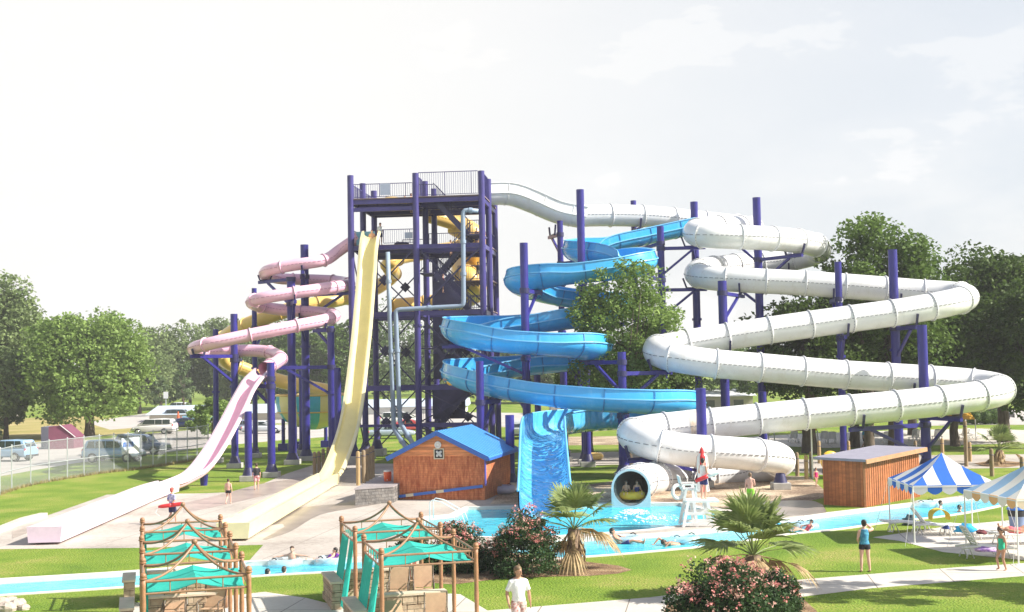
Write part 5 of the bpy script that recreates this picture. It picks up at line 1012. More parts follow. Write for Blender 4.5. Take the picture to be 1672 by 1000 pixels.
f = MB(); cc0 = a + nr * .026 + dx * Ls_ * .38 + up * hs * .26; f.add([cc0 + dx * x + up * z for x, z in ((-.1, .06), (.1, .06), (.02, -.08), (-.04, -.06))], [(0, 3, 2, 1)]); f.build('small_emblem', M['navy_d'], sg)
# number on a post
for base, h, dia, t in POSTXY:
    if 'small white number' in t['label']:
        pz = W(1373, 494, base.y).z; text_mesh('number', '10', .42, base + Vector((-.2, -dia / 2 - .012, pz)), Vector((1, 0, 0)), Vector((0, 0, 1)), M['white'], t, .01)
# ------------------------------------------------------------------ vegetation
import numpy as np
def leafmat(name, c1, c2, tr=.35):
    m = mat(name, c1, .6, .1, .35, col2=c2, trans=tr, spec=.25); n, L = N(m)
    nz = [q for q in n if q.type == 'TEX_NOISE'][0]; nz.inputs['Scale'].default_value = .55; nz.inputs['Roughness'].default_value = .8; nz.inputs['Detail'].default_value = 8
    return m
LM = {'bright': leafmat('leaf_bright', (.13, .23, .045), (.30, .41, .11)), 'mid': leafmat('leaf_mid', (.065, .13, .028), (.18, .27, .055)), 'dark': leafmat('leaf_dark', (.03, .07, .015), (.125, .19, .035)), 'hazy': leafmat('leaf_painted_haze', (.13, .20, .07), (.28, .35, .14)), 'pale': leafmat('leaf_pale', (.10, .16, .07), (.22, .30, .13)), 'shrub': leafmat('leaf_shrub', (.022, .06, .022), (.07, .13, .04))}  # hazy leaves carry the left-hand glare as a paler colour
M['bark'] = mat('bark', (.07, .05, .035), .9, .3, 5, .8, 8, stretch=(1, 1, .25), col2=(.15, .115, .085))
def leaf_mesh(name, clumps, per, size, rng, droop=.0):
    # clumps: list of (centre, radius vec); leaves scattered through a thick shell of every clump
    P = []; 
    for c, r_ in clumps:
        k = max(6, int(per * (r_[0] * r_[2]) ** .5)) if per < 0 else per
        v = rng.normal(size=(k, 3)); v /= np.linalg.norm(v, axis=1)[:, None]; rad = rng.uniform(.45, 1.08, size=(k, 1)) ** .6
        P.append(np.array(c) + v * rad * np.array(r_) + rng.normal(scale=.04, size=(k, 3)))
    P = np.concatenate(P); K = len(P); nrm = rng.normal(size=(K, 3)); nrm[:, 2] = np.abs(nrm[:, 2]) + .35; nrm /= np.linalg.norm(nrm, axis=1)[:, None]
    a = np.cross(nrm, rng.normal(size=(K, 3))); a /= np.linalg.norm(a, axis=1)[:, None]; b = np.cross(nrm, a); s = size * rng.uniform(.6, 1.35, size=(K, 1))
    a = a * s * .5; b = b * s * .34; up = nrm * s * .12
    V = np.stack([P - a, P - b + up, P + a, P + b + up], axis=1).reshape(-1, 3)
    me = bpy.data.meshes.new(name); me.vertices.add(len(V)); me.vertices.foreach_set('co', V.ravel().astype('f4')); me.loops.add(K * 4); me.loops.foreach_set('vertex_index', np.arange(K * 4, dtype='i4')); me.polygons.add(K)
    me.polygons.foreach_set('loop_start', np.arange(0, K * 4, 4, dtype='i4')); me.polygons.foreach_set('loop_total', np.full(K, 4, dtype='i4')); me.update(); me.validate(); return me
def crown_clumps(rx, ry, rz, cz, rng, n, cr, gap=.0, flat=.85):
    out = []; blobs = [(rng.normal(size=3), rng.uniform(.0, 1)) for _ in range(7)]
    for _ in range(n):
        v = rng.normal(size=3); v /= np.linalg.norm(v); v[2] = v[2] if v[2] > -flat else -v[2] * .5
        f = rng.uniform(.35, 1.0) ** .5; w = 1.0
        for bdir, amp in blobs: bd = bdir / np.linalg.norm(bdir); w += .22 * (amp - .45) * max(0, float(v @ bd)) ** 2 * 2.2
        c = np.array([v[0] * rx, v[1] * ry, v[2] * rz]) * f * w; c[2] += cz; r_ = cr * rng.uniform(.55, 1.25); out.append((c, (r_, r_, r_ * .72)))
    return out
def limb_mesh(mb, base, hgt, r0, rng, nb, rx, rz, cz):
    pts = [Vector(base)]; k = 6
    for i in range(1, k + 1): pts.append(Vector((base[0] + rng.normal() * .1 * i * .4, base[1] + rng.normal() * .1 * i * .4, base[2] + hgt * i / k)))
    mb.tube([pts[0] - Vector((0, 0, .1))] + pts, [r0 * 1.45] + [r0 * (1.15 if i == 0 else 1 - .55 * i / k) for i in range(k + 1)], 10)
    for j in range(nb):
        i = rng.integers(max(1, k // 2 - 1), k + 1); s = pts[i]; a = rng.uniform(0, 6.28); e = Vector((math.cos(a) * rx * rng.uniform(.45, .85), math.sin(a) * rx * rng.uniform(.45, .85), cz + rz * rng.uniform(-.3, .6)))
        m1 = s.lerp(e, .5) + Vector((0, 0, rng.uniform(.0, .5))); mb.tube([s, s.lerp(m1, .5) + Vector((0, 0, .15)), m1, e], [r0 * .45, r0 * .34, r0 * .22, r0 * .06], 7)
TREEN = [0]
def tree(lab, px, d, ytop, wpx, zlow, lm, n=110, per=110, leaf=.34, trunk=.3, grp=None, name='tree', cr=None, ry=None, dx=0, base_py=None, seedx=0, trunk_h=None):
    TREEN[0] += 1; rng = np.random.default_rng(TREEN[0] * 13 + seedx); base = GX(px, d); top = W(px, ytop, d).z; rx = wpx * d / FPX / 2; rz = (top - zlow) / 2; cz = zlow + rz
    t = thing(name, lab, 'tree', tuple(base), group=grp)
    me = leaf_mesh('crown', crown_clumps(rx * .86, (ry or rx) * .86, rz * .96, cz, rng, n, cr or min(rx, rz) * .30), per, leaf, rng); me.materials.append(LM[lm]); o = bpy.data.objects.new('crown', me); COL.objects.link(o); o.parent = t; o.location = (dx, 0, 0)
    mb = MB(); limb_mesh(mb, (0, 0, 0), trunk_h or (zlow + rz * .9), trunk, rng, 9, rx * .8, rz, cz); mb.build('trunk', M['bark'], t, world=False, smooth='all'); return t
g1 = 'trees beyond the parking road'
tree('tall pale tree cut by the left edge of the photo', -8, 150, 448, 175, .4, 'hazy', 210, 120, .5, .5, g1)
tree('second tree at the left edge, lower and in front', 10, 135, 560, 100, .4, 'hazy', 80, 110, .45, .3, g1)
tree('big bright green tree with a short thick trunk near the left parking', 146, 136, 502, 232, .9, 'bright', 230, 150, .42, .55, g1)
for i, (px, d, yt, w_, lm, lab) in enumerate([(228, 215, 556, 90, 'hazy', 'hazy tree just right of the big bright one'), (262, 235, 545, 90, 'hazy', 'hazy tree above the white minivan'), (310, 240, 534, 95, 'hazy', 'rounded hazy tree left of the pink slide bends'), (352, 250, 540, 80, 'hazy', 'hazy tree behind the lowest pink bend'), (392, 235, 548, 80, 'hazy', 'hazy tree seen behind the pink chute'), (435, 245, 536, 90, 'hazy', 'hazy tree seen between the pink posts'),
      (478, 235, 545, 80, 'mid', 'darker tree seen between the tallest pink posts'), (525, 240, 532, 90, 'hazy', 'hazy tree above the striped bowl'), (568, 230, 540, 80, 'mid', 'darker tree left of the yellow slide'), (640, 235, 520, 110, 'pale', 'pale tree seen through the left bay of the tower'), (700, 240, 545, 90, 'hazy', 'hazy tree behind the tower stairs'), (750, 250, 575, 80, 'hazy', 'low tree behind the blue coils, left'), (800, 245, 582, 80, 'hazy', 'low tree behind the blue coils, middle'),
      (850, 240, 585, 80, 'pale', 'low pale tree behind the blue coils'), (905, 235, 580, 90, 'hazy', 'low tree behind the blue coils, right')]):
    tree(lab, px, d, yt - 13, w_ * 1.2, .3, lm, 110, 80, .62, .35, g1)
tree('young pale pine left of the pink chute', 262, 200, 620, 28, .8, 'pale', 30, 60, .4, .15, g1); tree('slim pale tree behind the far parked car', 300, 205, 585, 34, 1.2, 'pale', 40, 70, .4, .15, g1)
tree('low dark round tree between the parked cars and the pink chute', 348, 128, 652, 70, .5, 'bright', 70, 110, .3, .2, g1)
tree('airy light green tree standing between the blue and white slides', 1028, 79.5, 420, 215, 3.4, 'bright', 250, 75, .22, .22, 'trees among the slides', cr=.78, ry=2.4)
tree('second leafy tree behind the white left bends', 1065, 92, 520, 140, 2.0, 'mid', 110, 110, .3, .25, 'trees among the slides')
tree('bushy tree low behind the blue coils', 965, 96, 540, 110, 1.5, 'mid', 80, 100, .3, .22, 'trees among the slides')
g2_ = 'big trees behind the white slide'
tree('big rounded tree with a dark trunk behind the white tube', 1462, 92, 362, 200, 3.4, 'mid', 170, 150, .33, .5, g2_)
tree('dark tree with a forked trunk behind the white tube', 1322, 92, 480, 210, 3.4, 'dark', 130, 140, .33, .55, g2_, trunk_h=8)
tree('dark tree between the two big trunks', 1395, 97, 466, 180, 3.2, 'dark', 130, 140, .33, .4, g2_)
tree('tall dark tree filling the right edge of the photo', 1640, 100, 392, 250, 2.6, 'dark', 210, 150, .36, .5, g2_)
tree('dark tree leaning out behind the far right bends', 1560, 96, 455, 190, 3.0, 'dark', 120, 140, .33, .35, g2_)
tree('dark tree behind the right ends of the white loops', 1490, 112, 476, 200, 1.2, 'dark', 110, 130, .36, .4, g2_)
tree('tree cut by the right edge of the photo, lower', 1700, 92, 470, 150, 1.8, 'dark', 90, 130, .33, .35, g2_)
tree('slender tree with low leaves beside the navy post', 1420, 90, 640, 60, 2.0, 'mid', 22, 60, .26, .38, g2_, trunk_h=9)
tree('distant tree beyond the right parking', 1250, 170, 560, 130, 2.0, 'mid', 70, 90, .5, .4, g2_); tree('distant tree low between the white passes', 1180, 180, 575, 120, 2.0, 'mid', 60, 90, .5, .4, g2_)
tree('tree standing just outside the right edge whose shadow falls on the lawn', 2060, 34.5, 330, 230, 3.4, 'mid', 40, 90, .3, .2, g2_)
# far woodland: one mass
rng = np.random.default_rng(99); cl = []
for k in range(900):
    x = rng.uniform(-330, 330); y = 320 + rng.uniform(-10, 25); h = 9.5 + 3 * math.sin(x * .05) + 2 * math.sin(x * .13 + 1); cl.append((np.array([x, y, rng.uniform(.5, 1) ** .7 * h]), (3.2, 3.2, 2.6)))
me = leaf_mesh('woodland', cl, 26, 1.5, rng); me.materials.append(LM['mid']); o = bpy.data.objects.new('woodland', me); COL.objects.link(o); tag(o, 'distant line of woodland along the horizon', 'woodland', kind='stuff')
# shrubs
fm = {'coral': mat('coral_flower', (.80, .30, .28), .7, .15, 6, trans=.3), 'pale': mat('pale_pink_flower', (.78, .48, .40), .7, .1, 6, trans=.3)}
def shrub(lab, px, d, ytop, wpx, flowers=90, lobes=1, grp='flowering shrubs', seed=1, depth=.9, ybot=None):
    rng = np.random.default_rng(seed); base = GX(px, d); top = W(px, ytop, d).z; rx = wpx * d / FPX / 2; t = thing('flowering_shrub', lab, 'shrub', tuple(base), group=grp)
    cl = []
    for _ in range(70):
        v = rng.normal(size=3); v /= np.linalg.norm(v); v[2] = abs(v[2]); f = rng.uniform(.4, 1) ** .5; r_ = .26 * rng.uniform(.6, 1.3) * max(.8, rx); cl.append((np.array([v[0] * rx * .84 * f, v[1] * rx * depth * f, .12 + v[2] * (top - .25) * f * (.9 + .2 * rng.uniform())]), (r_, r_, r_ * .8)))
    me = leaf_mesh('foliage', cl, 170, .085 * max(1, rx * .7), rng); me.materials.append(LM['shrub']); o = bpy.data.objects.new('foliage', me); COL.objects.link(o); o.parent = t
    mb = MB()
    for _ in range(12): a = rng.uniform(0, 6.28); mb.tube([Vector((0, 0, 0)), Vector((math.cos(a) * rx * .3, math.sin(a) * rx * .3, top * .4)), Vector((math.cos(a) * rx * .7, math.sin(a) * rx * .6, top * .75))], [.03, .022, .008], 5)
    mb.build('stems', M['bark'], t, world=False)
    for key, cnt in (('coral', flowers), ('pale', int(flowers * .8))):
        cf = []
        for _ in range(cnt):
            c, r_ = cl[rng.integers(len(cl))]; 
            if c[2] < top * .3: continue
            v = rng.normal(size=3); v[2] = abs(v[2]) + .4; v[1] -= .5; v /= np.linalg.norm(v); cf.append((c + v * r_[0] * 1.02, (.045, .045, .04)))
        me = leaf_mesh('blossoms', cf, 9, .07, rng); me.materials.append(fm[key]); o = bpy.data.objects.new('blossoms', me); COL.objects.link(o); o.parent = t; o['kind'] = 'stuff'
shrub('dark flowering shrub partly behind the right cabana', 676, 41, 868, 92, 30, seed=3)
shrub('pink flowering shrub directly behind the cabana posts', 752, 41.5, 848, 108, 130, seed=4)
shrub('large pink flowering shrub left of the fan palm', 856, 40.5, 836, 142, 170, seed=5)
shrub('widest flowering shrub under the front palm', 1190, 32.2, 918, 205, 190, seed=6)
shrub('right arm of the front shrub reaching over the path', 1272, 33, 932, 80, 60, seed=8)
def ball(px, d, ytop, r_, lab): 
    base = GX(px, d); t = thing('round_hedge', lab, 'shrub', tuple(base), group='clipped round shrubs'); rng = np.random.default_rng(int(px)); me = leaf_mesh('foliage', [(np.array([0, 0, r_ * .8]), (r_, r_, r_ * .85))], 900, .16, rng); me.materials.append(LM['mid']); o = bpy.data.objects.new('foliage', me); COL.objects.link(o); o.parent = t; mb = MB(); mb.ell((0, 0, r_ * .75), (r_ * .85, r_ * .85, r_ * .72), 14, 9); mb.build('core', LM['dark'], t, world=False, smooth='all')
for px, lab in [(1572, 'leftmost clipped round shrub by the black truck'), (1591, 'second clipped round shrub by the black truck'), (1609, 'third clipped round shrub by the black truck'), (1624, 'rightmost clipped round shrub by the black truck'), (1638, 'tiny clipped shrub right of the larger ones')]: ball(px, 128, 680, .95 if px < 1630 else .5, lab)
# palms
pg = mat('palm_green', (.15, .23, .055), .5, .15, 2, trans=.3, col2=(.36, .42, .16)); pdry = mat('palm_dry', (.32, .20, .09), .8, .2, 3, trans=.2, col2=(.58, .44, .24))
ptr = mat('palm_trunk', (.22, .15, .10), .9, .3, 6, .8, 12)
def fan(parent, o_, dr, plen, fr_, m, rng, name='frond', droop=.0, nseg=26, spread=2.5):
    dr = Vector(dr).normalized(); sd = dr.cross(Vector((0, 0, 1))); sd = sd.normalized() if sd.length > .1 else Vector((1, 0, 0)); nr = sd.cross(dr); hub = Vector(o_) + dr * plen + Vector((0, 0, -droop * .3)); f = MB()
    f.tube([Vector(o_), Vector(o_).lerp(hub, .5) + nr * .04, hub], [.022, .016, .012], 5)
    for k in range(nseg):
        a = -spread / 2 + spread * k / (nseg - 1); dd = dr * math.cos(a) + sd * math.sin(a); L_ = fr_ * (1 - .22 * (abs(a) / (spread / 2)) ** 2) * rng.uniform(.88, 1.06); w_ = L_ * .032; pts = []
        cup = nr * (.12 * abs(math.sin(a)))
        for j, (u, ww) in enumerate(((.02, .25), (.35, .9), (.62, 1), (.85, .5), (1, .05))):
            c = hub + (dd + cup) * (L_ * u) + Vector((0, 0, -(u ** 2.2) * L_ * (.18 + droop + .15 * rng.random()))); s_ = nr.cross(dd).normalized() * (w_ * ww); fold = nr * (w_ * ww * .5 * (1 if k % 2 else -1)); pts += [c - s_ + fold, c + s_ - fold]
        f.add(pts, [(2 * j, 2 * j + 1, 2 * j + 3, 2 * j + 2) for j in range(4)])
    f.build(name, m, parent, world=False)
def palm(lab, base, zc, R_, seed, green=14, dry=9, skirt=True, lean=(0, 0), spec=None):
    t = thing('fan_palm', lab, 'palm', tuple(base), group='fan palms'); rng = random.Random(seed); c = Vector((lean[0], lean[1], zc)); f = MB(); f.tube([Vector((0, 0, -.05)), Vector((lean[0] * .3, lean[1] * .3, zc * .4)), c], [R_ * .17, R_ * .16, R_ * .12], 12); f.build('trunk', ptr, t, world=False, smooth='all')
    if skirt:
        f = MB()
        for k in range(48):
            a = rng.uniform(0, 6.28); z = zc * rng.uniform(.35, 1.0); r0 = R_ * .14; p = Vector((lean[0] * z / zc + math.cos(a) * r0, lean[1] * z / zc + math.sin(a) * r0, z)); L_ = rng.uniform(.3, .75) * min(1, R_); out = Vector((math.cos(a) * .3, math.sin(a) * .3, -1)).normalized(); s_ = Vector((-math.sin(a), math.cos(a), 0)) * rng.uniform(.03, .07)
            e = p + out * L_; e.z = max(.02, e.z); f.add([p - s_ * .4, p + s_ * .4, p.lerp(e, .6) + s_ + Vector((math.cos(a), math.sin(a), 0)) * .06, p.lerp(e, .6) - s_ + Vector((math.cos(a), math.sin(a), 0)) * .06, e], [(0, 1, 2, 3), (3, 2, 4)])
        f.build('dead_skirt', pdry, t, world=False)
    for k in range(green):
        a = 6.28 * k / green * 2.399 * 2 + rng.uniform(-.3, .3); el = R(rng.uniform(12, 82)) if k > 2 else R(rng.uniform(65, 88)); fan(t, c, (math.cos(a) * math.cos(el), math.sin(a) * math.cos(el), math.sin(el)), R_ * rng.uniform(.42, .62), R_ * rng.uniform(.55, .72), pg, rng, droop=.15 * math.cos(el))
    for k in range(dry):
        a = 6.28 * k / dry + rng.uniform(-.3, .3); el = R(rng.uniform(-35, 14)); fan(t, c, (math.cos(a) * math.cos(el), math.sin(a) * math.cos(el), math.sin(el)), R_ * rng.uniform(.35, .6), R_ * rng.uniform(.45, .6), pdry, rng, 'dry_frond', droop=.55, nseg=18, spread=1.6)
    return t
palm('fan palm with a shaggy dry trunk right of the pink shrubs', GX(938, 41.2), 1.3, 1.62, 11, 13, 7)
palm('spreading fan palm rising behind the front shrub', GX(1232, 35.6), 1.2, 1.85, 23, 17, 10)
palm('small palm on the mulch island at the right', GX(1632, 79), .9, 1.7, 31, 14, 3)
# tufts of taller grass along the fence foot and shrub beds
def tufts(name, pts, n, h, m, lab, seed):
    rng = np.random.default_rng(seed); V = []; F = []
    for i in range(n):
        k = rng.integers(len(pts) - 1); u = rng.uniform(); p = np.array(pts[k]) * (1 - u) + np.array(pts[k + 1]) * u; p = p + np.array([rng.normal() * .14, rng.normal() * .14, 0]); hh = h * rng.uniform(.5, 1.3); a = rng.uniform(0, 6.28); w_ = .02; b = len(V); l_ = rng.normal(size=2) * hh * .3
        V += [(p[0] - w_ * math.cos(a), p[1] - w_ * math.sin(a), 0), (p[0] + w_ * math.cos(a), p[1] + w_ * math.sin(a), 0), (p[0] + l_[0], p[1] + l_[1], hh)]; F.append((b, b + 1, b + 2))
    f = MB(); f.add(V, F); o = f.build(name, m, None); tag(o, lab, 'grass', kind='stuff')
tufts('weeds', [tuple(q) for q in FP], 3500, .22, mat('dry_weeds', (.30, .25, .10), .9, .3, 3), 'dry weeds growing along the foot of the chain link fence', 5)
# haze
def haze(dens):
    f = MB(); f.box((0, 195, 28), (900, 430, 60)); o = f.build('haze', bpy.data.materials.new('haze_air')); m = o.data.materials[0]; m.use_nodes = True; n, L = N(m); n.remove(n['Principled BSDF']); pv = n.new('ShaderNodeVolumePrincipled'); pv.inputs['Density'].default_value = dens; pv.inputs['Color'].default_value = (.97, .98, 1, 1); pv.inputs['Anisotropy'].default_value = 0; L.new(pv.outputs[0], n['Material Output'].inputs['Volume']); tag(o, 'thin bright summer haze filling the air', 'haze', kind='stuff')
if HAZE > 0: haze(HAZE)
# ------------------------------------------------------------------ people
SK = {'fair': mat('skin_fair', (.62, .36, .26), .55, .06, 6), 'tan': mat('skin_tan', (.48, .26, .17), .55, .06, 6), 'pink': mat('skin_pink', (.68, .40, .31), .55, .06, 6)}
HR = {'brown': mat('hair_brown', (.07, .04, .025), .6, .3, 20), 'dark': mat('hair_dark', (.025, .018, .015), .5, .3, 20), 'sandy': mat('hair_sandy', (.15, .095, .05), .6, .3, 20)}
def cloth(name, c, c2=None, sc_=6, var=.08): return mat(name, c, .85, var, sc_, .15, 25, col2=c2)
BASE = dict(pelvis=(0, 0, .93), waist=(0, .0, 1.08), chest=(0, 0, 1.28), shou=(0, .01, 1.42), neck=(0, .01, 1.50), head=(0, -.015, 1.635),
            sha=(-.180, .01, 1.385), ela=(-.235, .03, 1.13), wra=(-.25, -.03, .88), shb=(.180, .01, 1.385), elb=(.235, .03, 1.13), wrb=(.25, -.03, .88),
            hia=(-.092, 0, .90), kna=(-.10, -.015, .49), ana=(-.105, .02, .08), hib=(.092, 0, .90), knb=(.10, -.015, .49), anb=(.105, .02, .08))
def ering(mb, rows, n=14):
    # rows of (centre, rx, ry, normal axis frame) -> closed elliptical loft
    vs = []
    for c, rx, ry, X_, Y_ in rows:
        for k in range(n): a = 2 * math.pi * k / n; vs.append(c + X_ * (rx * math.cos(a)) + Y_ * (ry * math.sin(a)))
    fs = [(i * n + k, i * n + (k + 1) % n, (i + 1) * n + (k + 1) % n, (i + 1) * n + k) for i in range(len(rows) - 1) for k in range(n)] + [tuple(range(n))[::-1], tuple((len(rows) - 1) * n + k for k in range(n))]
    mb.add(vs, fs)
def torso(mb, J, s, e, grow=0.0, fem=False, belly=0.0):
    keys = [('pelvis', .158 if not fem else .165, .112), ('waist', .142 if not fem else .122, .105 + belly), ('chest', .168 if not fem else .145, .118), ('shou', .15 if not fem else .125, .088)]
    pts = [J[k[0]] for k in keys]; pts = [pts[0] - (pts[1] - pts[0]) * .55] + pts + [J['neck']]; rad = [(.13, .10)] + [(k[1], k[2]) for k in keys] + [(.062, .062)]
    rows = []; X0 = (J['shb'] - J['sha']).normalized(); N_ = 14
    for i in range(N_ + 1):
        u = s + (e - s) * i / N_; f_ = u * (len(pts) - 1); k = min(int(f_), len(pts) - 2); w_ = f_ - k; w2 = w_ * w_ * (3 - 2 * w_); c = pts[k].lerp(pts[k + 1], w_); ax_ = (pts[k + 1] - pts[k]).normalized(); X_ = (X0 - ax_ * X0.dot(ax_)).normalized(); Y_ = ax_.cross(X_)
        rows.append((c, rad[k][0] * (1 - w2) + rad[k + 1][0] * w2 + grow, rad[k][1] * (1 - w2) + rad[k + 1][1] * w2 + grow, X_, Y_))
    ering(mb, rows)
def limb(mb, a, b, c, r0, r1, r2, t0=0., t1=1.):
    pts = []; rs = []
    for i in range(13):
        u = i / 12
        if u < .5: p = a.lerp(b, u * 2); r_ = r0 + (r1 - r0) * u * 2 + .006 * math.sin(math.pi * u * 2)
        else: p = b.lerp(c, u * 2 - 1); r_ = r1 + (r2 - r1) * (u * 2 - 1) + .010 * math.sin(math.pi * (u * 2 - 1)) * (1.6 - u)
        if t0 - 1e-6 <= u <= t1 + 1e-6: pts.append(p); rs.append(r_)
    mb.tube(pts, rs, 10)
def remesh(name, mb, m, parent, vox, sm=3, scale=1.0):
    o = mb.build(name, m, None, world=False); md = o.modifiers.new('r', 'REMESH'); md.mode = 'VOXEL'; md.voxel_size = vox; md.use_smooth_shade = True
    s_ = o.modifiers.new('s', 'SMOOTH'); s_.factor = .5; s_.iterations = sm
    me = evaluated(o); me.name = name; old = o.data; o.modifiers.clear(); o.data = me; bpy.data.meshes.remove(old); o.name = name; me.materials.clear(); me.materials.append(m)
    me.polygons.foreach_set('use_smooth', [True] * len(me.polygons)); o.parent = parent; o.scale = (scale,) * 3; return o
def person(lab, loc, h, rz, J=None, skin='fair', hair='brown', top=None, bottom=None, suit=None, long_hair=None, fem=False, grp=None, vox=.017, sleeves=True, ponytail=False, shorts_to=.40, cap=None, headturn=0.0, belly=.0, grip=False, eyes=True, holds=None):
    Q = {k: Vector(v) for k, v in BASE.items()}
    if fem: Q['sha'].x = -.16; Q['shb'].x = .16
    for k, v in (J or {}).items(): Q[k] = Vector(v)
    t = thing('person', lab, 'person', tuple(loc), rz, grp); S_ = h / 1.755; b = MB(); torso(b, Q, 0, 1, fem=fem, belly=belly)
    hd = Q['head']; nk = Q['neck']; hz_ = (hd - nk).normalized(); HM = Matrix.Rotation(headturn, 3, 'Z')
    if hz_.z < .7: q = Vector((0, 0, 1)).rotation_difference(hz_).to_matrix(); HM = q @ HM
    def hp(x, y, z): return hd + HM @ Vector((x * 1.08, y * 1.08, z * 1.08))
    b.tube([Q['shou'], nk, hd - hz_ * .03], [.07, .056, .055], 10)
    b.ell(hp(0, .012, .03), (.082, .101, .099), 14, 9, M=HM); b.ell(hp(0, -.018, -.035), (.067, .078, .084), 12, 8, M=HM); b.ell(hp(0, -.045, -.085), (.035, .032, .028), 8, 6, M=HM)
    b.tube([hp(0, -.085, .03), hp(0, -.112, -.018), hp(0, -.088, -.026)], [.010, .016, .012], 6)
    b.ell(hp(0, -.086, -.05), (.026, .012, .011), 8, 5, M=HM)
    for s in (-1, 1): b.ell(hp(s * .079, .012, -.002), (.011, .02, .031), 8, 6, M=HM)
    for sd_n, s in (('a', -1), ('b', 1)):
        sh, el, wr = Q['sh' + sd_n], Q['el' + sd_n], Q['wr' + sd_n]; b.ell(sh, (.060, .060, .060), 10, 7); b.tube([nk - Vector((0, 0, .03)), nk.lerp(sh, .5) + Vector((0, 0, .005)), sh], [.05, .048, .052], 8); limb(b, sh, el, wr, .054, .041, .026)
        fd_ = (wr - el).normalized(); side = Vector((0, 1, 0)) if abs(fd_.y) < .8 else Vector((0, 0, 1)); wv_ = (side - fd_ * side.dot(fd_)).normalized(); nv = fd_.cross(wv_) * -s
        pm = wr + fd_ * .045; HR_ = Matrix((wv_, nv, fd_)).transposed(); b.ell(pm, (.040, .017, .052), 10, 7, M=HR_)
        for k in range(4):
            o_ = wv_ * (-.030 + .020 * k); L_ = (.062, .074, .070, .054)[k]; p0 = wr + fd_ * .075 + o_; cu = .55 if not grip else 1.3; p1 = p0 + fd_ * L_ * .5 * math.cos(cu * .25) + nv * (L_ * .12 * cu); p2 = p1 + fd_ * L_ * .5 * math.cos(cu) + nv * (-L_ * .5 * math.sin(cu) * -1); b.tube([p0, p1, p2], [.0105, .0098, .0082], 6)
        b.tube([wr + fd_ * .02 - wv_ * .03, wr + fd_ * .055 - wv_ * .052 + nv * .012, wr + fd_ * .085 - wv_ * .050 + nv * .03], [.014, .0115, .0095], 6)
        hi, kn_, an = Q['hi' + sd_n], Q['kn' + sd_n], Q['an' + sd_n]; b.ell(hi, (.085, .09, .09), 10, 7); limb(b, hi, kn_, an, .086, .054, .036)
        sh_d = (an - kn_).normalized(); ft_ = Vector((0, -1, 0)); ft_ = (ft_ - sh_d * ft_.dot(sh_d)); ft_ = ft_.normalized() if ft_.length > .2 else Vector((0, 0, 1)); FM = Matrix((sh_d.cross(ft_), ft_, -sh_d)).transposed()
        b.ell(an + ft_ * .06 + sh_d * .045, (.040, .115, .032), 12, 7, M=FM); b.ell(an - ft_ * .02 + sh_d * .02, (.034, .045, .045), 8, 6, M=FM)
    body = remesh('body', b, SK[skin], t, vox / max(S_, .6) if vox < .016 else vox, 3, S_)
    if eyes:
        for s in (-1, 1): e = MB(); e.ell(hp(s * .030, -.083, .014), (.012, .006, .006), 8, 5, M=HM); o = e.build('eye', M['dark'], t, world=False); o.scale = (S_,) * 3
        e = MB(); e.ell(hp(0, -.096, -.05), (.022, .005, .005), 8, 5, M=HM); o = e.build('mouth', mat('lip', (.42, .13, .11), .5, .05, 5), t, world=False); o.scale = (S_,) * 3
    # hair: thick cap with a lumpy edge
    f = MB(); f.ell(hp(0, .018, .045), (.094, .113, .097), 16, 10, M=HM); f.ell(hp(0, .05, -.01), (.087, .072, .081), 12, 8, M=HM)
    if ponytail: f.tube([hp(0, .10, .04), hp(0, .17, .0), hp(0, .17, -.12), hp(0, .15, -.2)], [.03, .035, .03, .008], 8)
    if long_hair: f.ell(hp(0, .12, .075), (.045, .045, .045), 10, 7, M=HM)
    if cap: m_ = cap; f.tube([hp(0, -.07, .05), hp(0, -.15, .035)], [.06, .05], 10) if False else None
    else: m_ = HR[hair]
    inv = HM.inverted()
    f.v = [tuple((lambda L_: hd + HM @ Vector((L_.x, max(L_.y, -.080 + .015 * math.sin(L_.x * 60)), L_.z if L_.y > -.02 else max(L_.z, .055))))(inv @ (Vector(v) - hd))) for v in f.v]
    o = remesh('hair', f, m_, t, .014, 1, S_)
    if top:
        f = MB(); torso(f, Q, .13, .90, .016, fem, belly)
        for n_ in 'ab':
            if sleeves: f.ell(Q['sh' + n_], (.071, .071, .068), 10, 7); f.tube([Q['neck'].lerp(Q['sh' + n_], .3) - Vector((0, 0, .035)), Q['neck'].lerp(Q['sh' + n_], .6) - Vector((0, 0, .005)), Q['sh' + n_]], [.05, .058, .066], 8); f.tube([Q['sh' + n_], Q['sh' + n_].lerp(Q['el' + n_], .55), Q['sh' + n_].lerp(Q['el' + n_], .85)], [.066, .064, .068], 12)
        remesh('shirt', f, top, t, .017, 2, S_)
    if suit:
        f = MB(); torso(f, Q, .02, .70, .010, fem)
        for n_ in 'ab': f.tube([Q['chest'].lerp(Q['sh' + n_], .45) + Vector((0, -.07, .02)), Q['neck'].lerp(Q['sh' + n_], .5) + Vector((0, 0, .02)), Q['chest'].lerp(Q['sh' + n_], .45) + Vector((0, .11, .0))], .013, 6)
        remesh('swimsuit', f, suit, t, .017, 1, S_)
    if bottom:
        f = MB(); torso(f, Q, .0, .24, .017, fem)
        for n_ in 'ab': f.ell(Q['hi' + n_], (.10, .105, .10), 10, 7); limb(f, Q['hi' + n_], Q['kn' + n_], Q['an' + n_], .108, .088, .06, 0, shorts_to)
        remesh('shorts', f, bottom, t, .017, 2, S_)
    return t
LEGS_WALK = dict(kna=(-.10, -.13, .50), ana=(-.10, -.16, .08), knb=(.10, -.02, .49), anb=(.105, .22, .12))
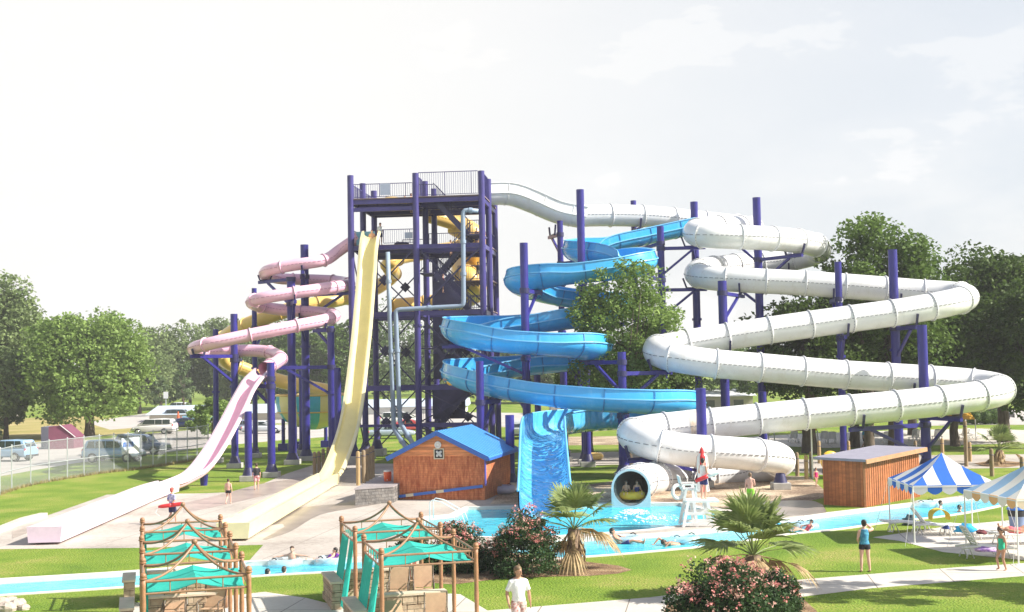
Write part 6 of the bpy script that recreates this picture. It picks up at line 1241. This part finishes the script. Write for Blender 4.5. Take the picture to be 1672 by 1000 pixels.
# foreground man
GXf = GX(848, 30.6)
person('man in a white t-shirt and red patterned white trunks walking on the front path', (GXf.x, GXf.y, .01), 1.80, R(14), dict(ela=(-.275, .05, 1.14), wra=(-.27, -.10, .89), elb=(.27, .06, 1.14), wrb=(.30, .03, .87), **LEGS_WALK), 'tan', 'sandy', top=cloth('white_tshirt', (.80, .80, .82)), bottom=cloth('printed_trunks', (.74, .70, .68), (.34, .07, .05), 16, .05), vox=.0125, headturn=R(28), belly=.02, shorts_to=.46)
p = G(1413, 934)
person('woman in a blue tank top and black shorts shading her eyes on the lawn', p, 1.64, math.pi, dict(sha=(-.165, .01, 1.40), ela=(-.33, -.07, 1.43), wra=(-.10, -.13, 1.62), elb=(.22, -.02, 1.13), wrb=(.17, -.18, 1.0), kna=(-.12, -.0, .49), ana=(-.15, .02, .08), knb=(.12, 0, .49), anb=(.14, .02, .08)), 'pink', 'dark', top=cloth('teal_print_top', (.02, .14, .32), (.10, .42, .55), 14), bottom=cloth('black_shorts', (.02, .02, .025)), fem=True, long_hair=True, sleeves=False, shorts_to=.22, vox=.015, eyes=False)
p = G(1637, 932)
person('girl in a green swimsuit walking on the path at the right', p + Vector((0, 0, .01)), 1.31, -R(70), dict(kna=(-.09, -.20, .52), ana=(-.09, -.12, .12), knb=(.09, -.03, .48), anb=(.09, .10, .08), ela=(-.21, .02, 1.13), wra=(-.2, -.06, .90)), 'tan', 'brown', suit=cloth('green_suit', (.03, .50, .30)), fem=True, ponytail=True, vox=.015)
c4 = c_chair = Vector(bpy.data.objects['lifeguard_chair'].location)
p = c4 + Vector((.34, -.05, 1.085))
person('lifeguard in a white vest and navy shorts standing on the white chair', p, 1.70, R(128), dict(ela=(-.23, .02, 1.14), wra=(-.10, -.24, 1.08), elb=(.23, .02, 1.14), wrb=(.12, -.26, 1.05)), 'fair', 'dark', top=cloth('white_vest', (.78, .78, .78)), bottom=cloth('navy_shorts', (.03, .04, .16)), sleeves=False, vox=.015, grip=True, shorts_to=.38)
def rescue_tube(a, b, lab):
    t = thing('rescue_tube', lab, 'rescue tube', tuple(a)); f = MB(); k = 8; f.tube([a.lerp(b, i / k) for i in range(5)], [.05, .085, .09, .09, .09], 12); f.build('red_half', M['red'], t, smooth='all'); f = MB(); f.tube([a.lerp(b, i / k) for i in range(4, 9)], [.0905, .0905, .0905, .085, .05], 12); f.build('white_half', M['white'] if 'white' in lab else M['red'], t, smooth='all')
    f = MB(); f.tube([a, a + Vector((-.1, -.1, -.25)), a + Vector((.1, -.15, -.4))], .012, 5); f.build('strap', M['white'], t)
rescue_tube(p + Vector((-.38, -.26, .78)), p + Vector((.66, -.30, 1.18)), 'red and white rescue tube held by the guard on the chair')
p = G(1226, 829)
person('boy in lime green shorts standing on the gravel behind the palm', p, 1.62, R(160), dict(ela=(-.22, -.04, 1.14), wra=(-.12, -.2, 1.1)), 'pink', 'sandy', bottom=cloth('lime_shorts', (.25, .70, .05)), shorts_to=.42, eyes=False)
p = G(1333, 795); person('small child in a pink swimsuit left of the shed', p, 1.02, R(20), LEGS_WALK, 'fair', 'brown', suit=cloth('pink_suit', (.75, .04, .22)), fem=True)
p = G(1347, 794); person('shirtless adult in black shorts carrying a yellow tube behind the shed', p, 1.72, R(90), dict(elb=(.26, -.05, 1.2), wrb=(.3, -.2, 1.3)), 'fair', 'brown', bottom=cloth('black_shorts', (.02, .02, .025)))
q = p + Vector((.42, .25, 1.3)); ring(q, .42, .17, M['yellow'], 'yellow tube held on edge by the adult behind the shed', (.25, -1, .1))
p = G(281, 856)
person('lifeguard in a blue and white shirt by the pink run-out', p, 1.62, R(150), dict(ela=(-.23, .05, 1.14), wra=(-.12, .16, 1.0), elb=(.23, .05, 1.14), wrb=(.16, -.18, 1.08), **{k: v for k, v in LEGS_WALK.items() if k[0] in 'ka'}), 'fair', 'brown', top=cloth('blue_white_shirt', (.10, .12, .50), (.75, .75, .8), 5), bottom=cloth('dark_navy_shorts', (.03, .03, .10)), shorts_to=.44, vox=.015, grip=True, cap=cloth('red_cap', (.45, .10, .08)))
rescue_tube(p + Vector((-.55, -.22, .80)), p + Vector((.62, -.20, .93)), 'long red rescue tube held across the back of the lifeguard')
p = G(373, 823); person('boy in dark trunks crossing the wet deck between the two slides', p, 1.28, R(172), LEGS_WALK, 'pink', 'brown', bottom=cloth('black_shorts', (.02, .02, .025)), shorts_to=.18, eyes=False)
p = G(419, 800); person('boy in a black shirt and red shorts walking by the navy post', p, 1.5, R(190), LEGS_WALK, 'fair', 'brown', top=cloth('black_shirt', (.03, .03, .035)), bottom=cloth('red_white_shorts', (.60, .04, .06), (.8, .7, .7), 5), shorts_to=.42, eyes=False)
# people on the tower
sit = dict(pelvis=(0, 0, .16), waist=(0, .03, .31), chest=(0, .05, .50), shou=(0, .03, .64), neck=(0, .02, .72), head=(0, -.01, .86), sha=(-.185, .03, .63), ela=(-.27, .05, .36), wra=(-.3, -.16, .3), shb=(.185, .03, .63), elb=(.27, .05, .36), wrb=(.3, -.16, .3), hia=(-.1, -.02, .12), kna=(-.13, -.42, .22), ana=(-.12, -.82, .14), hib=(.1, -.02, .12), knb=(.13, -.42, .22), anb=(.12, -.82, .14))
twl = 'people waiting on the slide tower'
def onT(x, y, z, lab, h=1.6, rz=0, **k): return person(lab, T(x, y, z), h, rz, grp=twl, vox=.022, **k)
onT(1.55, .1, LV[1] + .25, 'rider sitting at the lip of the yellow speed slide', 1.6, 0, J=sit, bottom=cloth('navy_shorts', (.03, .04, .16)))
onT(2.0, .95, LV[1] + .1, 'slide attendant in a white shirt at the top of the yellow slide', 1.65, R(30), top=cloth('white_tshirt', (.80, .80, .82)), bottom=cloth('navy_shorts', (.03, .04, .16)))
spread = dict(ela=(-.45, .0, 1.40), wra=(-.70, -.02, 1.36), elb=(.45, 0, 1.40), wrb=(.70, -.02, 1.36))
onT(8.8, 4.6, 13.45, 'person in black leaning on the rail with both arms spread', 1.45, 0, J=spread, top=cloth('black_shirt', (.03, .03, .035)), bottom=cloth('khaki_shorts', (.45, .4, .3)))
onT(8.1, 5.2, LV[1] + .1, 'shirtless boy waiting on the second deck nearest the stairs', 1.55, R(40), bottom=cloth('black_shorts', (.02, .02, .025))); onT(8.7, 4.9, LV[1] + .1, 'boy in dark shorts beside the gold tube on the second deck', 1.5, R(-30), bottom=cloth('dark_navy_shorts', (.03, .03, .10)))
onT(9.2, 5.3, LV[1] + .1, 'girl in a red suit at the right end of the second deck', 1.5, R(10), suit=cloth('red_suit', (.6, .04, .05)), fem=True); onT(7.0, 2.7, LV[1] - .9, 'child climbing the upper stair flight', 1.4, R(60), bottom=cloth('red_white_shorts', (.60, .04, .06)))
onT(6.6, 1.3, 12.4, 'girl in pink climbing inside the stair tower', 1.4, R(90), suit=cloth('pink_suit', (.75, .04, .22)), fem=True); onT(3.0, 5.5, LV[0] + .1, 'person seated behind the gold tube on the top deck', 1.6, 0, J=sit, bottom=cloth('navy_shorts', (.03, .04, .16)))
onT(3.7, 4.5, LV[0] - .5, 'swimmer in dark trunks at the left of the top deck', 1.5, R(50), bottom=cloth('black_shorts', (.02, .02, .025)))
# riders
i0 = RAFT; person('front rider sitting on the raft in the blue slide', i0 + Vector((-.25, -.1, -.0)), 1.5, R(-60), sit, 'fair', 'brown', bottom=cloth('blue_shorts', (.05, .15, .55)), grp='riders on the rafts', vox=.02); person('rear rider sitting on the raft in the blue slide', i0 + Vector((.4, .2, 0)), 1.5, R(-60), sit, 'tan', 'dark', bottom=cloth('black_shorts', (.02, .02, .025)), grp='riders on the rafts', vox=.02)
person('left rider inside the mouth of the white slide', rp + Vector((-.28, .1, -.02)), 1.25, R(-8), sit, 'fair', 'brown', bottom=cloth('navy_shorts', (.03, .04, .16)), grp='riders on the rafts', vox=.02); person('right rider inside the mouth of the white slide', rp + Vector((.26, .1, -.02)), 1.25, R(8), sit, 'fair', 'brown', suit=cloth('navy_suit', (.03, .04, .2)), grp='riders on the rafts', vox=.02)
# bathers in the river
wg = 'bathers in the lazy river'
def bath(px, py, lab, sink, h=1.6, rz=0, **k):
    q = G(px, py, -.13); return person(lab, q - Vector((0, 0, sink)), h, rz, grp=wg, vox=.018, **k)
fl = dict(sit); fl.update(pelvis=(0, .0, .0), waist=(0, .1, .12), chest=(0, .2, .24), shou=(0, .28, .32), neck=(0, .32, .38), head=(0, .36, .50), sha=(-.185, .28, .31), ela=(-.42, .18, .26), wra=(-.55, -.02, .22), shb=(.185, .28, .31), elb=(.42, .18, .26), wrb=(.55, -.02, .22), hia=(-.1, -.06, .0), kna=(-.13, -.46, .16), ana=(-.12, -.85, .08), hib=(.1, -.06, .0), knb=(.13, -.46, .16), anb=(.12, -.85, .08))
bath(477, 922, 'boy with outstretched arms resting on a clear tube', .86, 1.5, 0, J=dict(ela=(-.45, -.02, 1.36), wra=(-.68, -.06, 1.34), elb=(.45, -.02, 1.36), wrb=(.68, -.06, 1.34)), bottom=cloth('blue_shorts', (.05, .15, .55)))
bath(437, 938, 'swimmer with only dark hair above water near the left cabanas', 1.42, 1.6, 2.5, hair='dark', eyes=False, bottom=cloth('navy_shorts', (.03, .04, .16))); bath(464, 936, 'swimmer with a brown head just above water near the left cabanas', 1.38, 1.6, 2.8, hair='brown', eyes=False, bottom=cloth('navy_shorts', (.03, .04, .16)))
bath(534, 919, 'dark haired floater in purple beside the teal curtain', -.02, 1.4, R(-80), J=fl, hair='dark', suit=cloth('purple_suit', (.22, .05, .5)), fem=True); bath(545, 918, 'floater with auburn hair beside the one in purple', -.02, 1.4, R(-60), J=fl, hair='brown', suit=cloth('purple_suit', (.22, .05, .5)), fem=True)
bath(1015, 888, 'man leaning back in a clear tube with one arm over the rim', .02, 1.7, R(80), J=fl, skin='tan', hair='dark', bottom=cloth('navy_shorts', (.03, .04, .16)))
bath(1098, 890, 'swimmer doing front crawl in the river', .05, 1.7, R(-70), J=dict(pelvis=(0, .3, .0), waist=(0, .16, .04), chest=(0, -.04, .08), shou=(0, -.18, .10), neck=(0, -.26, .12), head=(0, -.37, .16), sha=(-.18, -.18, .1), ela=(-.34, -.42, .30), wra=(-.30, -.66, .08), shb=(.18, -.18, .1), elb=(.34, -.30, .22), wrb=(.36, -.52, .02), hia=(-.09, .36, -.02), kna=(-.1, .78, -.1), ana=(-.1, 1.18, -.1), hib=(.09, .36, -.02), knb=(.1, .78, -.1), anb=(.1, 1.18, -.1)), skin='tan', bottom=cloth('black_shorts', (.02, .02, .025)))
bath(1280, 866, 'child in a bright blue shirt sitting up on a clear tube', -.02, 1.35, R(70), J=fl, hair='brown', top=cloth('bright_blue_shirt', (.05, .42, .70))); bath(1316, 868, 'child in a dark cap and pink top on a clear tube', .0, 1.3, R(-70), J=fl, hair='dark', suit=cloth('coral_suit', (.80, .12, .15)), fem=True)
bath(1536, 829, 'head and shoulders of a swimmer left of the two by the tent', 1.28, 1.6, R(60), bottom=cloth('navy_shorts', (.03, .04, .16))); bath(1567, 836, 'dark haired swimmer right of the other by the tent', 1.30, 1.6, R(100), hair='dark', bottom=cloth('navy_shorts', (.03, .04, .16)))
# sunbather and far figures
q = G(1664, 889); lie = dict(pelvis=(0, 0, .10), waist=(0, .15, .11), chest=(0, .35, .15), shou=(0, .48, .17), neck=(0, .56, .17), head=(0, .69, .19), sha=(-.18, .48, .15), ela=(-.30, .26, .12), wra=(-.28, .02, .10), shb=(.18, .48, .15), elb=(.30, .62, .2), wrb=(.10, .74, .32), hia=(-.09, -.04, .1), kna=(-.1, -.42, .18), ana=(-.1, -.84, .08), hib=(.09, -.04, .1), knb=(.1, -.40, .30), anb=(.1, -.76, .08))
person('sunbather lying on the lounger at the right edge', q + Vector((0, 0, .40)), 1.65, R(92), lie, 'tan', 'brown', suit=cloth('coral_suit', (.80, .12, .15)), fem=True)
for px, py, h, rz, lab, tp in [(1511, 757, 1.7, 2.5, 'dark haired man behind the shed roof, near the striped tent', 'black_shirt'), (1411, 733, 1.6, 1.2, 'walker in blue behind the slender tree on the far deck', 'far_blue_shirt'), (925, 728, 1.6, .5, 'person in a navy shirt by the sand behind the blue chute', 'navy_far_shirt')]:
    p = G(px, py); person(lab, p, h, rz, LEGS_WALK, 'tan', 'dark', top=cloth(tp, {'black_shirt': (.03, .03, .035), 'far_blue_shirt': (.05, .3, .5), 'navy_far_shirt': (.04, .04, .3)}[tp]), bottom=cloth('black_shorts', (.02, .02, .025)), vox=.022)
# ------------------------------------------------------------------ vehicles
def loft(mb, secs, n=16, pw=3.2):
    vs = []
    for x, z0, z1, hw in secs:
        for k in range(n):
            a = 2 * math.pi * k / n; ca, sa = math.cos(a), math.sin(a); vs.append((x, hw * math.copysign(abs(ca) ** (2 / pw), ca), (z0 + z1) / 2 + (z1 - z0) / 2 * math.copysign(abs(sa) ** (2 / pw), sa)))
    mb.add(vs, [(i * n + k, (i + 1) * n + k, (i + 1) * n + (k + 1) % n, i * n + (k + 1) % n) for i in range(len(secs) - 1) for k in range(n)] + [tuple(range(n)), tuple((len(secs) - 1) * n + k for k in range(n))[::-1]])
KIND = {'sedan': (4.7, .90, [(-2.35, .35, .75, .70), (-2.25, .25, .86, .84), (-1.4, .22, .92, .90), (0, .22, .92, .91), (1.3, .22, .88, .90), (2.1, .25, .74, .84), (2.32, .35, .62, .70)], [(-1.75, .80, .94, .72), (-1.05, .80, 1.36, .66), (-.4, .80, 1.44, .64), (.35, .80, 1.40, .66), (1.15, .80, .95, .72)], (-1.35, 1.45, .33)),
        'van': (5.1, .99, [(-2.5, .35, 1.1, .82), (-2.4, .25, 1.2, .95), (-1.4, .25, 1.15, .98), (0, .25, 1.1, .99), (1.4, .25, 1.02, .97), (2.2, .27, .86, .88), (2.5, .35, .65, .72)], [(-2.42, .95, 1.22, .80), (-2.1, .95, 1.70, .80), (-1.0, .95, 1.78, .80), (.3, .95, 1.74, .78), (.9, .95, 1.55, .76), (1.75, .95, 1.05, .78)], (-1.45, 1.6, .34)),
        'suv': (4.7, .93, [(-2.3, .4, 1.05, .80), (-2.2, .32, 1.12, .92), (-1.2, .30, 1.10, .94), (0, .30, 1.08, .94), (1.3, .30, 1.05, .93), (2.1, .34, .95, .88), (2.32, .42, .8, .74)], [(-2.2, .95, 1.15, .78), (-1.95, .95, 1.70, .76), (-1.0, .95, 1.76, .76), (.2, .95, 1.72, .75), (.6, .95, 1.50, .76), (1.1, .95, 1.10, .80)], (-1.35, 1.45, .37)),
        'truck': (5.5, .97, [(-2.7, .5, 1.10, .92), (-2.6, .45, 1.15, .96), (0, .42, 1.15, .97), (1.6, .42, 1.15, .95), (2.5, .45, 1.05, .9), (2.7, .5, .9, .8)], [(-.9, 1.0, 1.2, .80), (-.8, 1.0, 1.80, .78), (.3, 1.0, 1.84, .78), (.8, 1.0, 1.65, .78), (1.3, 1.0, 1.2, .8)], (-1.7, 1.7, .41))}
cargrp = 'cars parked along the road and in the lots'
def car(kind, col, loc, rz, lab):
    L_, hw, bs, gs, (wr_, wf, rad) = KIND[kind]; t = thing('parked_car', lab, 'car', tuple(loc), rz, cargrp); paint = mat('car_paint_' + str(abs(hash(col)) % 9999), col, .3, .03, 1, coat=.8)
    f = MB(); loft(f, bs); f.build('body', paint, t, world=False, smooth=True); f = MB(); loft(f, gs, 16, 4); f.build('roof', paint, t, world=False, smooth=True)
    z0 = bs[3][2] + .04; zt = max(g_[2] for g_ in gs) - .12; xs = [g_[0] for g_ in gs]; xr, xf = xs[1] + .05, (xs[-3] + xs[-2]) / 2 + .12; gw = gs[2][3]
    cuts = [(xr, (xr + xf) / 2 - .55), ((xr + xf) / 2 - .47, (xr + xf) / 2 + .30), ((xr + xf) / 2 + .38, xf + .1)] if kind in ('van', 'suv') else [(xr + .2, (xr + xf) / 2 - .05), ((xr + xf) / 2 + .04, xf + .1)]
    for s in (-1, 1):
        for j, (a, b_) in enumerate(cuts):
            f = MB(); la = .18 if j == 0 and kind != 'van' else 0; lb = .30 if j == len(cuts) - 1 else 0; y0, y1 = s * (gw + .012), s * (gw - .0 + .008); f.add([(a, y0, z0), (b_ + lb, y0, z0), (b_, y1, zt), (a + la, y1, zt), (a, y0 - s * .06, z0), (b_ + lb, y0 - s * .06, z0), (b_, y1 - s * .06, zt), (a + la, y1 - s * .06, zt)], [(0, 1, 2, 3), (7, 6, 5, 4), (0, 4, 5, 1), (1, 5, 6, 2), (2, 6, 7, 3), (3, 7, 4, 0)]); f.build('window', M['glass'], t, world=False)
    g0, g1, ge = gs[0], gs[1], gs[-1]; gp = gs[-2]
    f = MB(); f.add([(g0[0] - .02, -.62, g0[2] + .02), (g0[0] - .02, .62, g0[2] + .02), (g1[0] - .03, .58, g1[2] - .10), (g1[0] - .03, -.58, g1[2] - .10)], [(0, 1, 2, 3)]); f.build('rear_window', M['glass'], t, world=False)
    f = MB(); f.add([(ge[0] + .0, -.66, ge[2] + .03), (ge[0] + .0, .66, ge[2] + .03), (gp[0] + .06, .6, gp[2] + .0), (gp[0] + .06, -.6, gp[2] + .0)], [(0, 1, 2, 3)]); f.build('windscreen', M['glass'], t, world=False)
    for x in (wr_, wf):
        for s in (-1, 1):
            f = MB(); f.cyl((x, s * (hw - .20), rad), (x, s * (hw + .015), rad), rad, n=22); w_ = f.build('wheel', M['dark'], t, world=False, smooth=True); f = MB(); f.cyl((x, s * (hw + .0), rad), (x, s * (hw + .03), rad), rad * .62, rad * .55, n=16); f.build('rim', M['chrome'], w_, world=False)
    zl = bs[1][2] - .18; xe, xf_ = bs[1][0] - .03, bs[-2][0] + .05
    for s in (-1, 1): f = MB(); f.ell((xe + .02, s * (hw - .16), zl), (.06, .12, .13), 8, 6); f.build('tail_light', M['red'], t, world=False, smooth='all'); f = MB(); f.ell((xf_ - .02, s * (hw - .24), bs[-2][2] - .15), (.10, .16, .08), 8, 6); f.build('headlight', M['chrome'], t, world=False, smooth='all')
    f = MB(); f.box((bs[0][0] - .02, 0, .45), (.10, 1.5, .16)); f.box((bs[-1][0] + .0, 0, .45), (.10, 1.4, .16)); f.build('bumper', M['dark'] if kind != 'van' else paint, t, world=False, bevel=.02)
    return t
for kind, col, px, py, rz, lab in [('van', (.75, .74, .72), 252, 709, math.pi - .05, 'white minivan facing left on the parking road'), ('sedan', (.02, .03, .09), 305, 701, .1 + 0 * math.pi, 'dark navy sedan parked behind the white minivan'), ('suv', (.30, .48, .66), 12, 753, math.pi - .25, 'light blue car with a pale tailgate at the left edge'), ('suv', (.33, .52, .70), 186, 754, -.12, 'pale blue car seen through the fence behind the sign'), ('suv', (.05, .10, .20), 232, 742, -.15, 'dark blue car behind the pale blue one at the sign'),
        ('truck', (.62, .60, .52), 8, 688, math.pi, 'pale off-road car far left under the trees'), ('suv', (.70, .74, .80), 287, 673, math.pi, 'pale far car above the long low roof'), ('suv', (.10, .12, .16), 295, 688, 0, 'dark car by the long low building'), ('sedan', (.15, .35, .45), 325, 689, 0, 'small teal car behind the navy sedan'),
        ('suv', (.55, .60, .68), 846, 716, 1.5, 'silver car seen between cabin and blue chute'), ('sedan', (.50, .06, .08), 668, 706, .2, 'red car seen through the foot of the tower'), ('sedan', (.35, .42, .5), 640, 716, .1, 'grey blue car seen low through the tower bracing'), ('van', (.72, .72, .72), 655, 696, 0, 'white van far behind the tower foot'), ('van', (.74, .74, .74), 950, 700, 0, 'white van behind the blue chute'), ('sedan', (.4, .45, .5), 905, 702, .1, 'grey car left of the van behind the blue chute'),
        ('truck', (.025, .025, .03), 1612, 688, .0, 'black pickup truck parked behind the round shrubs'), ('sedan', (.55, .58, .62), 430, 708, 0, 'grey car behind the navy posts'), ('sedan', (.2, .22, .3), 392, 706, 3.1, 'dark car behind the pink chute')]:
    car(kind, col, G(px, py), rz, lab)
# far buildings
def building(lab, px0, px1, d, h, dep, roofm, wallm, rise=.9, yb=None, win=True):
    a, b_ = GX(px0, d), GX(px1, d); t = thing('low_building', lab, 'building', tuple((a + b_) / 2)); f = MB(); f.prism([(a.x, a.y), (b_.x, b_.y), (b_.x, b_.y + dep), (a.x, a.y + dep)], 0, h); f.build('wall', wallm, t)
    f = MB(); o_ = .5; f.add([(a.x - o_, a.y - o_, h), (b_.x + o_, a.y - o_, h), (b_.x + o_, a.y + dep + o_, h), (a.x - o_, a.y + dep + o_, h), (a.x - o_, a.y + dep / 2, h + rise), (b_.x + o_, a.y + dep / 2, h + rise)], [(0, 1, 5, 4), (2, 3, 4, 5), (0, 4, 3), (1, 2, 5)]); f.build('roof', roofm, t)
    n_ = int((b_.x - a.x) / 4)
    for k in range(n_ if win else 0): x = a.x + (k + .5) * (b_.x - a.x) / n_; f = MB(); f.box((x, a.y - .03, h * .55), (1.4, .08, h * .42)); f.build('window', M['glass'], t)
    return t
building('long low building with a pale metal roof beyond the parked cars', 244, 470, 176, 1.0, 12, mat('pale_metal_roof', (.50, .58, .66), .4, .06, .5), mat('cream_wall', (.50, .46, .38), .8, .08, 1), 1.15, win=False)
building('white low building seen through the foot of the tower', 600, 760, 190, 1.1, 10, mat('pale_metal_roof', (.50, .58, .66)), mat('white_wall', (.62, .62, .60), .8, .06, 1), 1.1, win=False)
building('long white pavilion behind the blue slide', 900, 1230, 175, 2.2, 10, mat('white_metal_roof', (.66, .68, .70), .5, .05, .5), mat('cream_wall', (.50, .46, .38)), 1.0)
# maroon storage box
p = G(95, 733); t = thing('storage_shed', 'small maroon slant roofed storage shed by the parking road', 'shed', tuple(p), .0); f = MB(); f.prism([(p.x - 1.6, p.y), (p.x - .6, p.y - .8), (p.x - .6, p.y + 2.2), (p.x - 1.6, p.y + 2.2)], 0, 2.05); f.build('grey_side', mat('slate_grey', (.20, .20, .26), .7, .1, 1), t)
f = MB(); V = [(p.x - .598, p.y - .8, 0), (p.x + 1.5, p.y - .1, 0), (p.x + 1.5, p.y - .1, 1.1), (p.x + .4, p.y - .5, 2.2), (p.x - .598, p.y - .8, 2.1)]; f.add(V + [(x, y + 2.8, z) for x, y, z in V], [(0, 1, 2, 3, 4), (9, 8, 7, 6, 5), (1, 6, 7, 2), (2, 7, 8, 3), (3, 8, 9, 4), (0, 4, 9, 5)]); f.build('maroon_body', mat('maroon_boards', (.16, .045, .08), .7, .15, 2), t)
f = MB(); f.beam((p.x + .35, p.y - .6, 2.26), (p.x + 1.65, p.y - .1, 1.05), .12, .06); f.build('roof_edge', M['white'], t)
# road signs
for px, d, yt, lab in [(271, 185, 640, 'white road sign on a thin pole near the far cars'), (291, 165, 672, 'orange marker cone post by the low building')]:
    p = GX(px, d); z = W(px, yt, d).z; t = thing('road_sign', lab, 'sign', tuple(p)); f = MB(); f.cyl(p, p + Vector((0, 0, z)), .06, n=6); f.build('pole', M['galv'], t); f = MB(); f.box(p + Vector((0, -.08, z - .5)), (.7, .05, 1.0)) if 'white' in lab else f.lathe(p, [(.3, .1), (.06, z)], 10); f.build('plate', M['white'] if 'white' in lab else mat('orange_plastic', (.72, .12, .04)), t)
# thin white pole right of the last white bend
p = G(1327, 782); t = thing('thin_pole', 'thin white pole standing between wooden posts', 'pole', tuple(p)); f = MB(); f.cyl(p, p + Vector((0, 0, 4.0)), .045, n=8); f.build('shaft', M['white'], t, smooth=True); f = MB(); f.ell(p + Vector((0, 0, 4.03)), (.06, .06, .06), 8, 6); f.build('cap', M['white'], t)
# foam
fo = mat('white_foam', (.85, .88, .88), .8, .05, 8)
def foam(px, py, rx, ry, n_, lab, seed):
    q = G(px, py, -.12); rr = random.Random(seed); f = MB()
    for _ in range(n_):
        a = rr.uniform(0, 6.28); r_ = rr.random() ** .5; s_ = rr.uniform(.02, .07) * (1.2 - r_ * .7); f.ell(q + Vector((math.cos(a) * rx * r_, math.sin(a) * ry * r_, .0)), (s_ * 1.5, s_ * 1.5, s_ * .4), 6, 4)
    o = f.build('foam', fo, None, smooth='all'); tag(o, lab, 'foam', kind='stuff')
foam(1036, 836, .7, 1.2, 170, 'white foam where the white slide empties into the pool', 1); foam(1052, 846, 1.8, 1.8, 110, 'scattered foam in front of the white slide mouth', 2); foam(890, 842, .9, .7, 140, 'foam at the foot of the blue drop', 3)
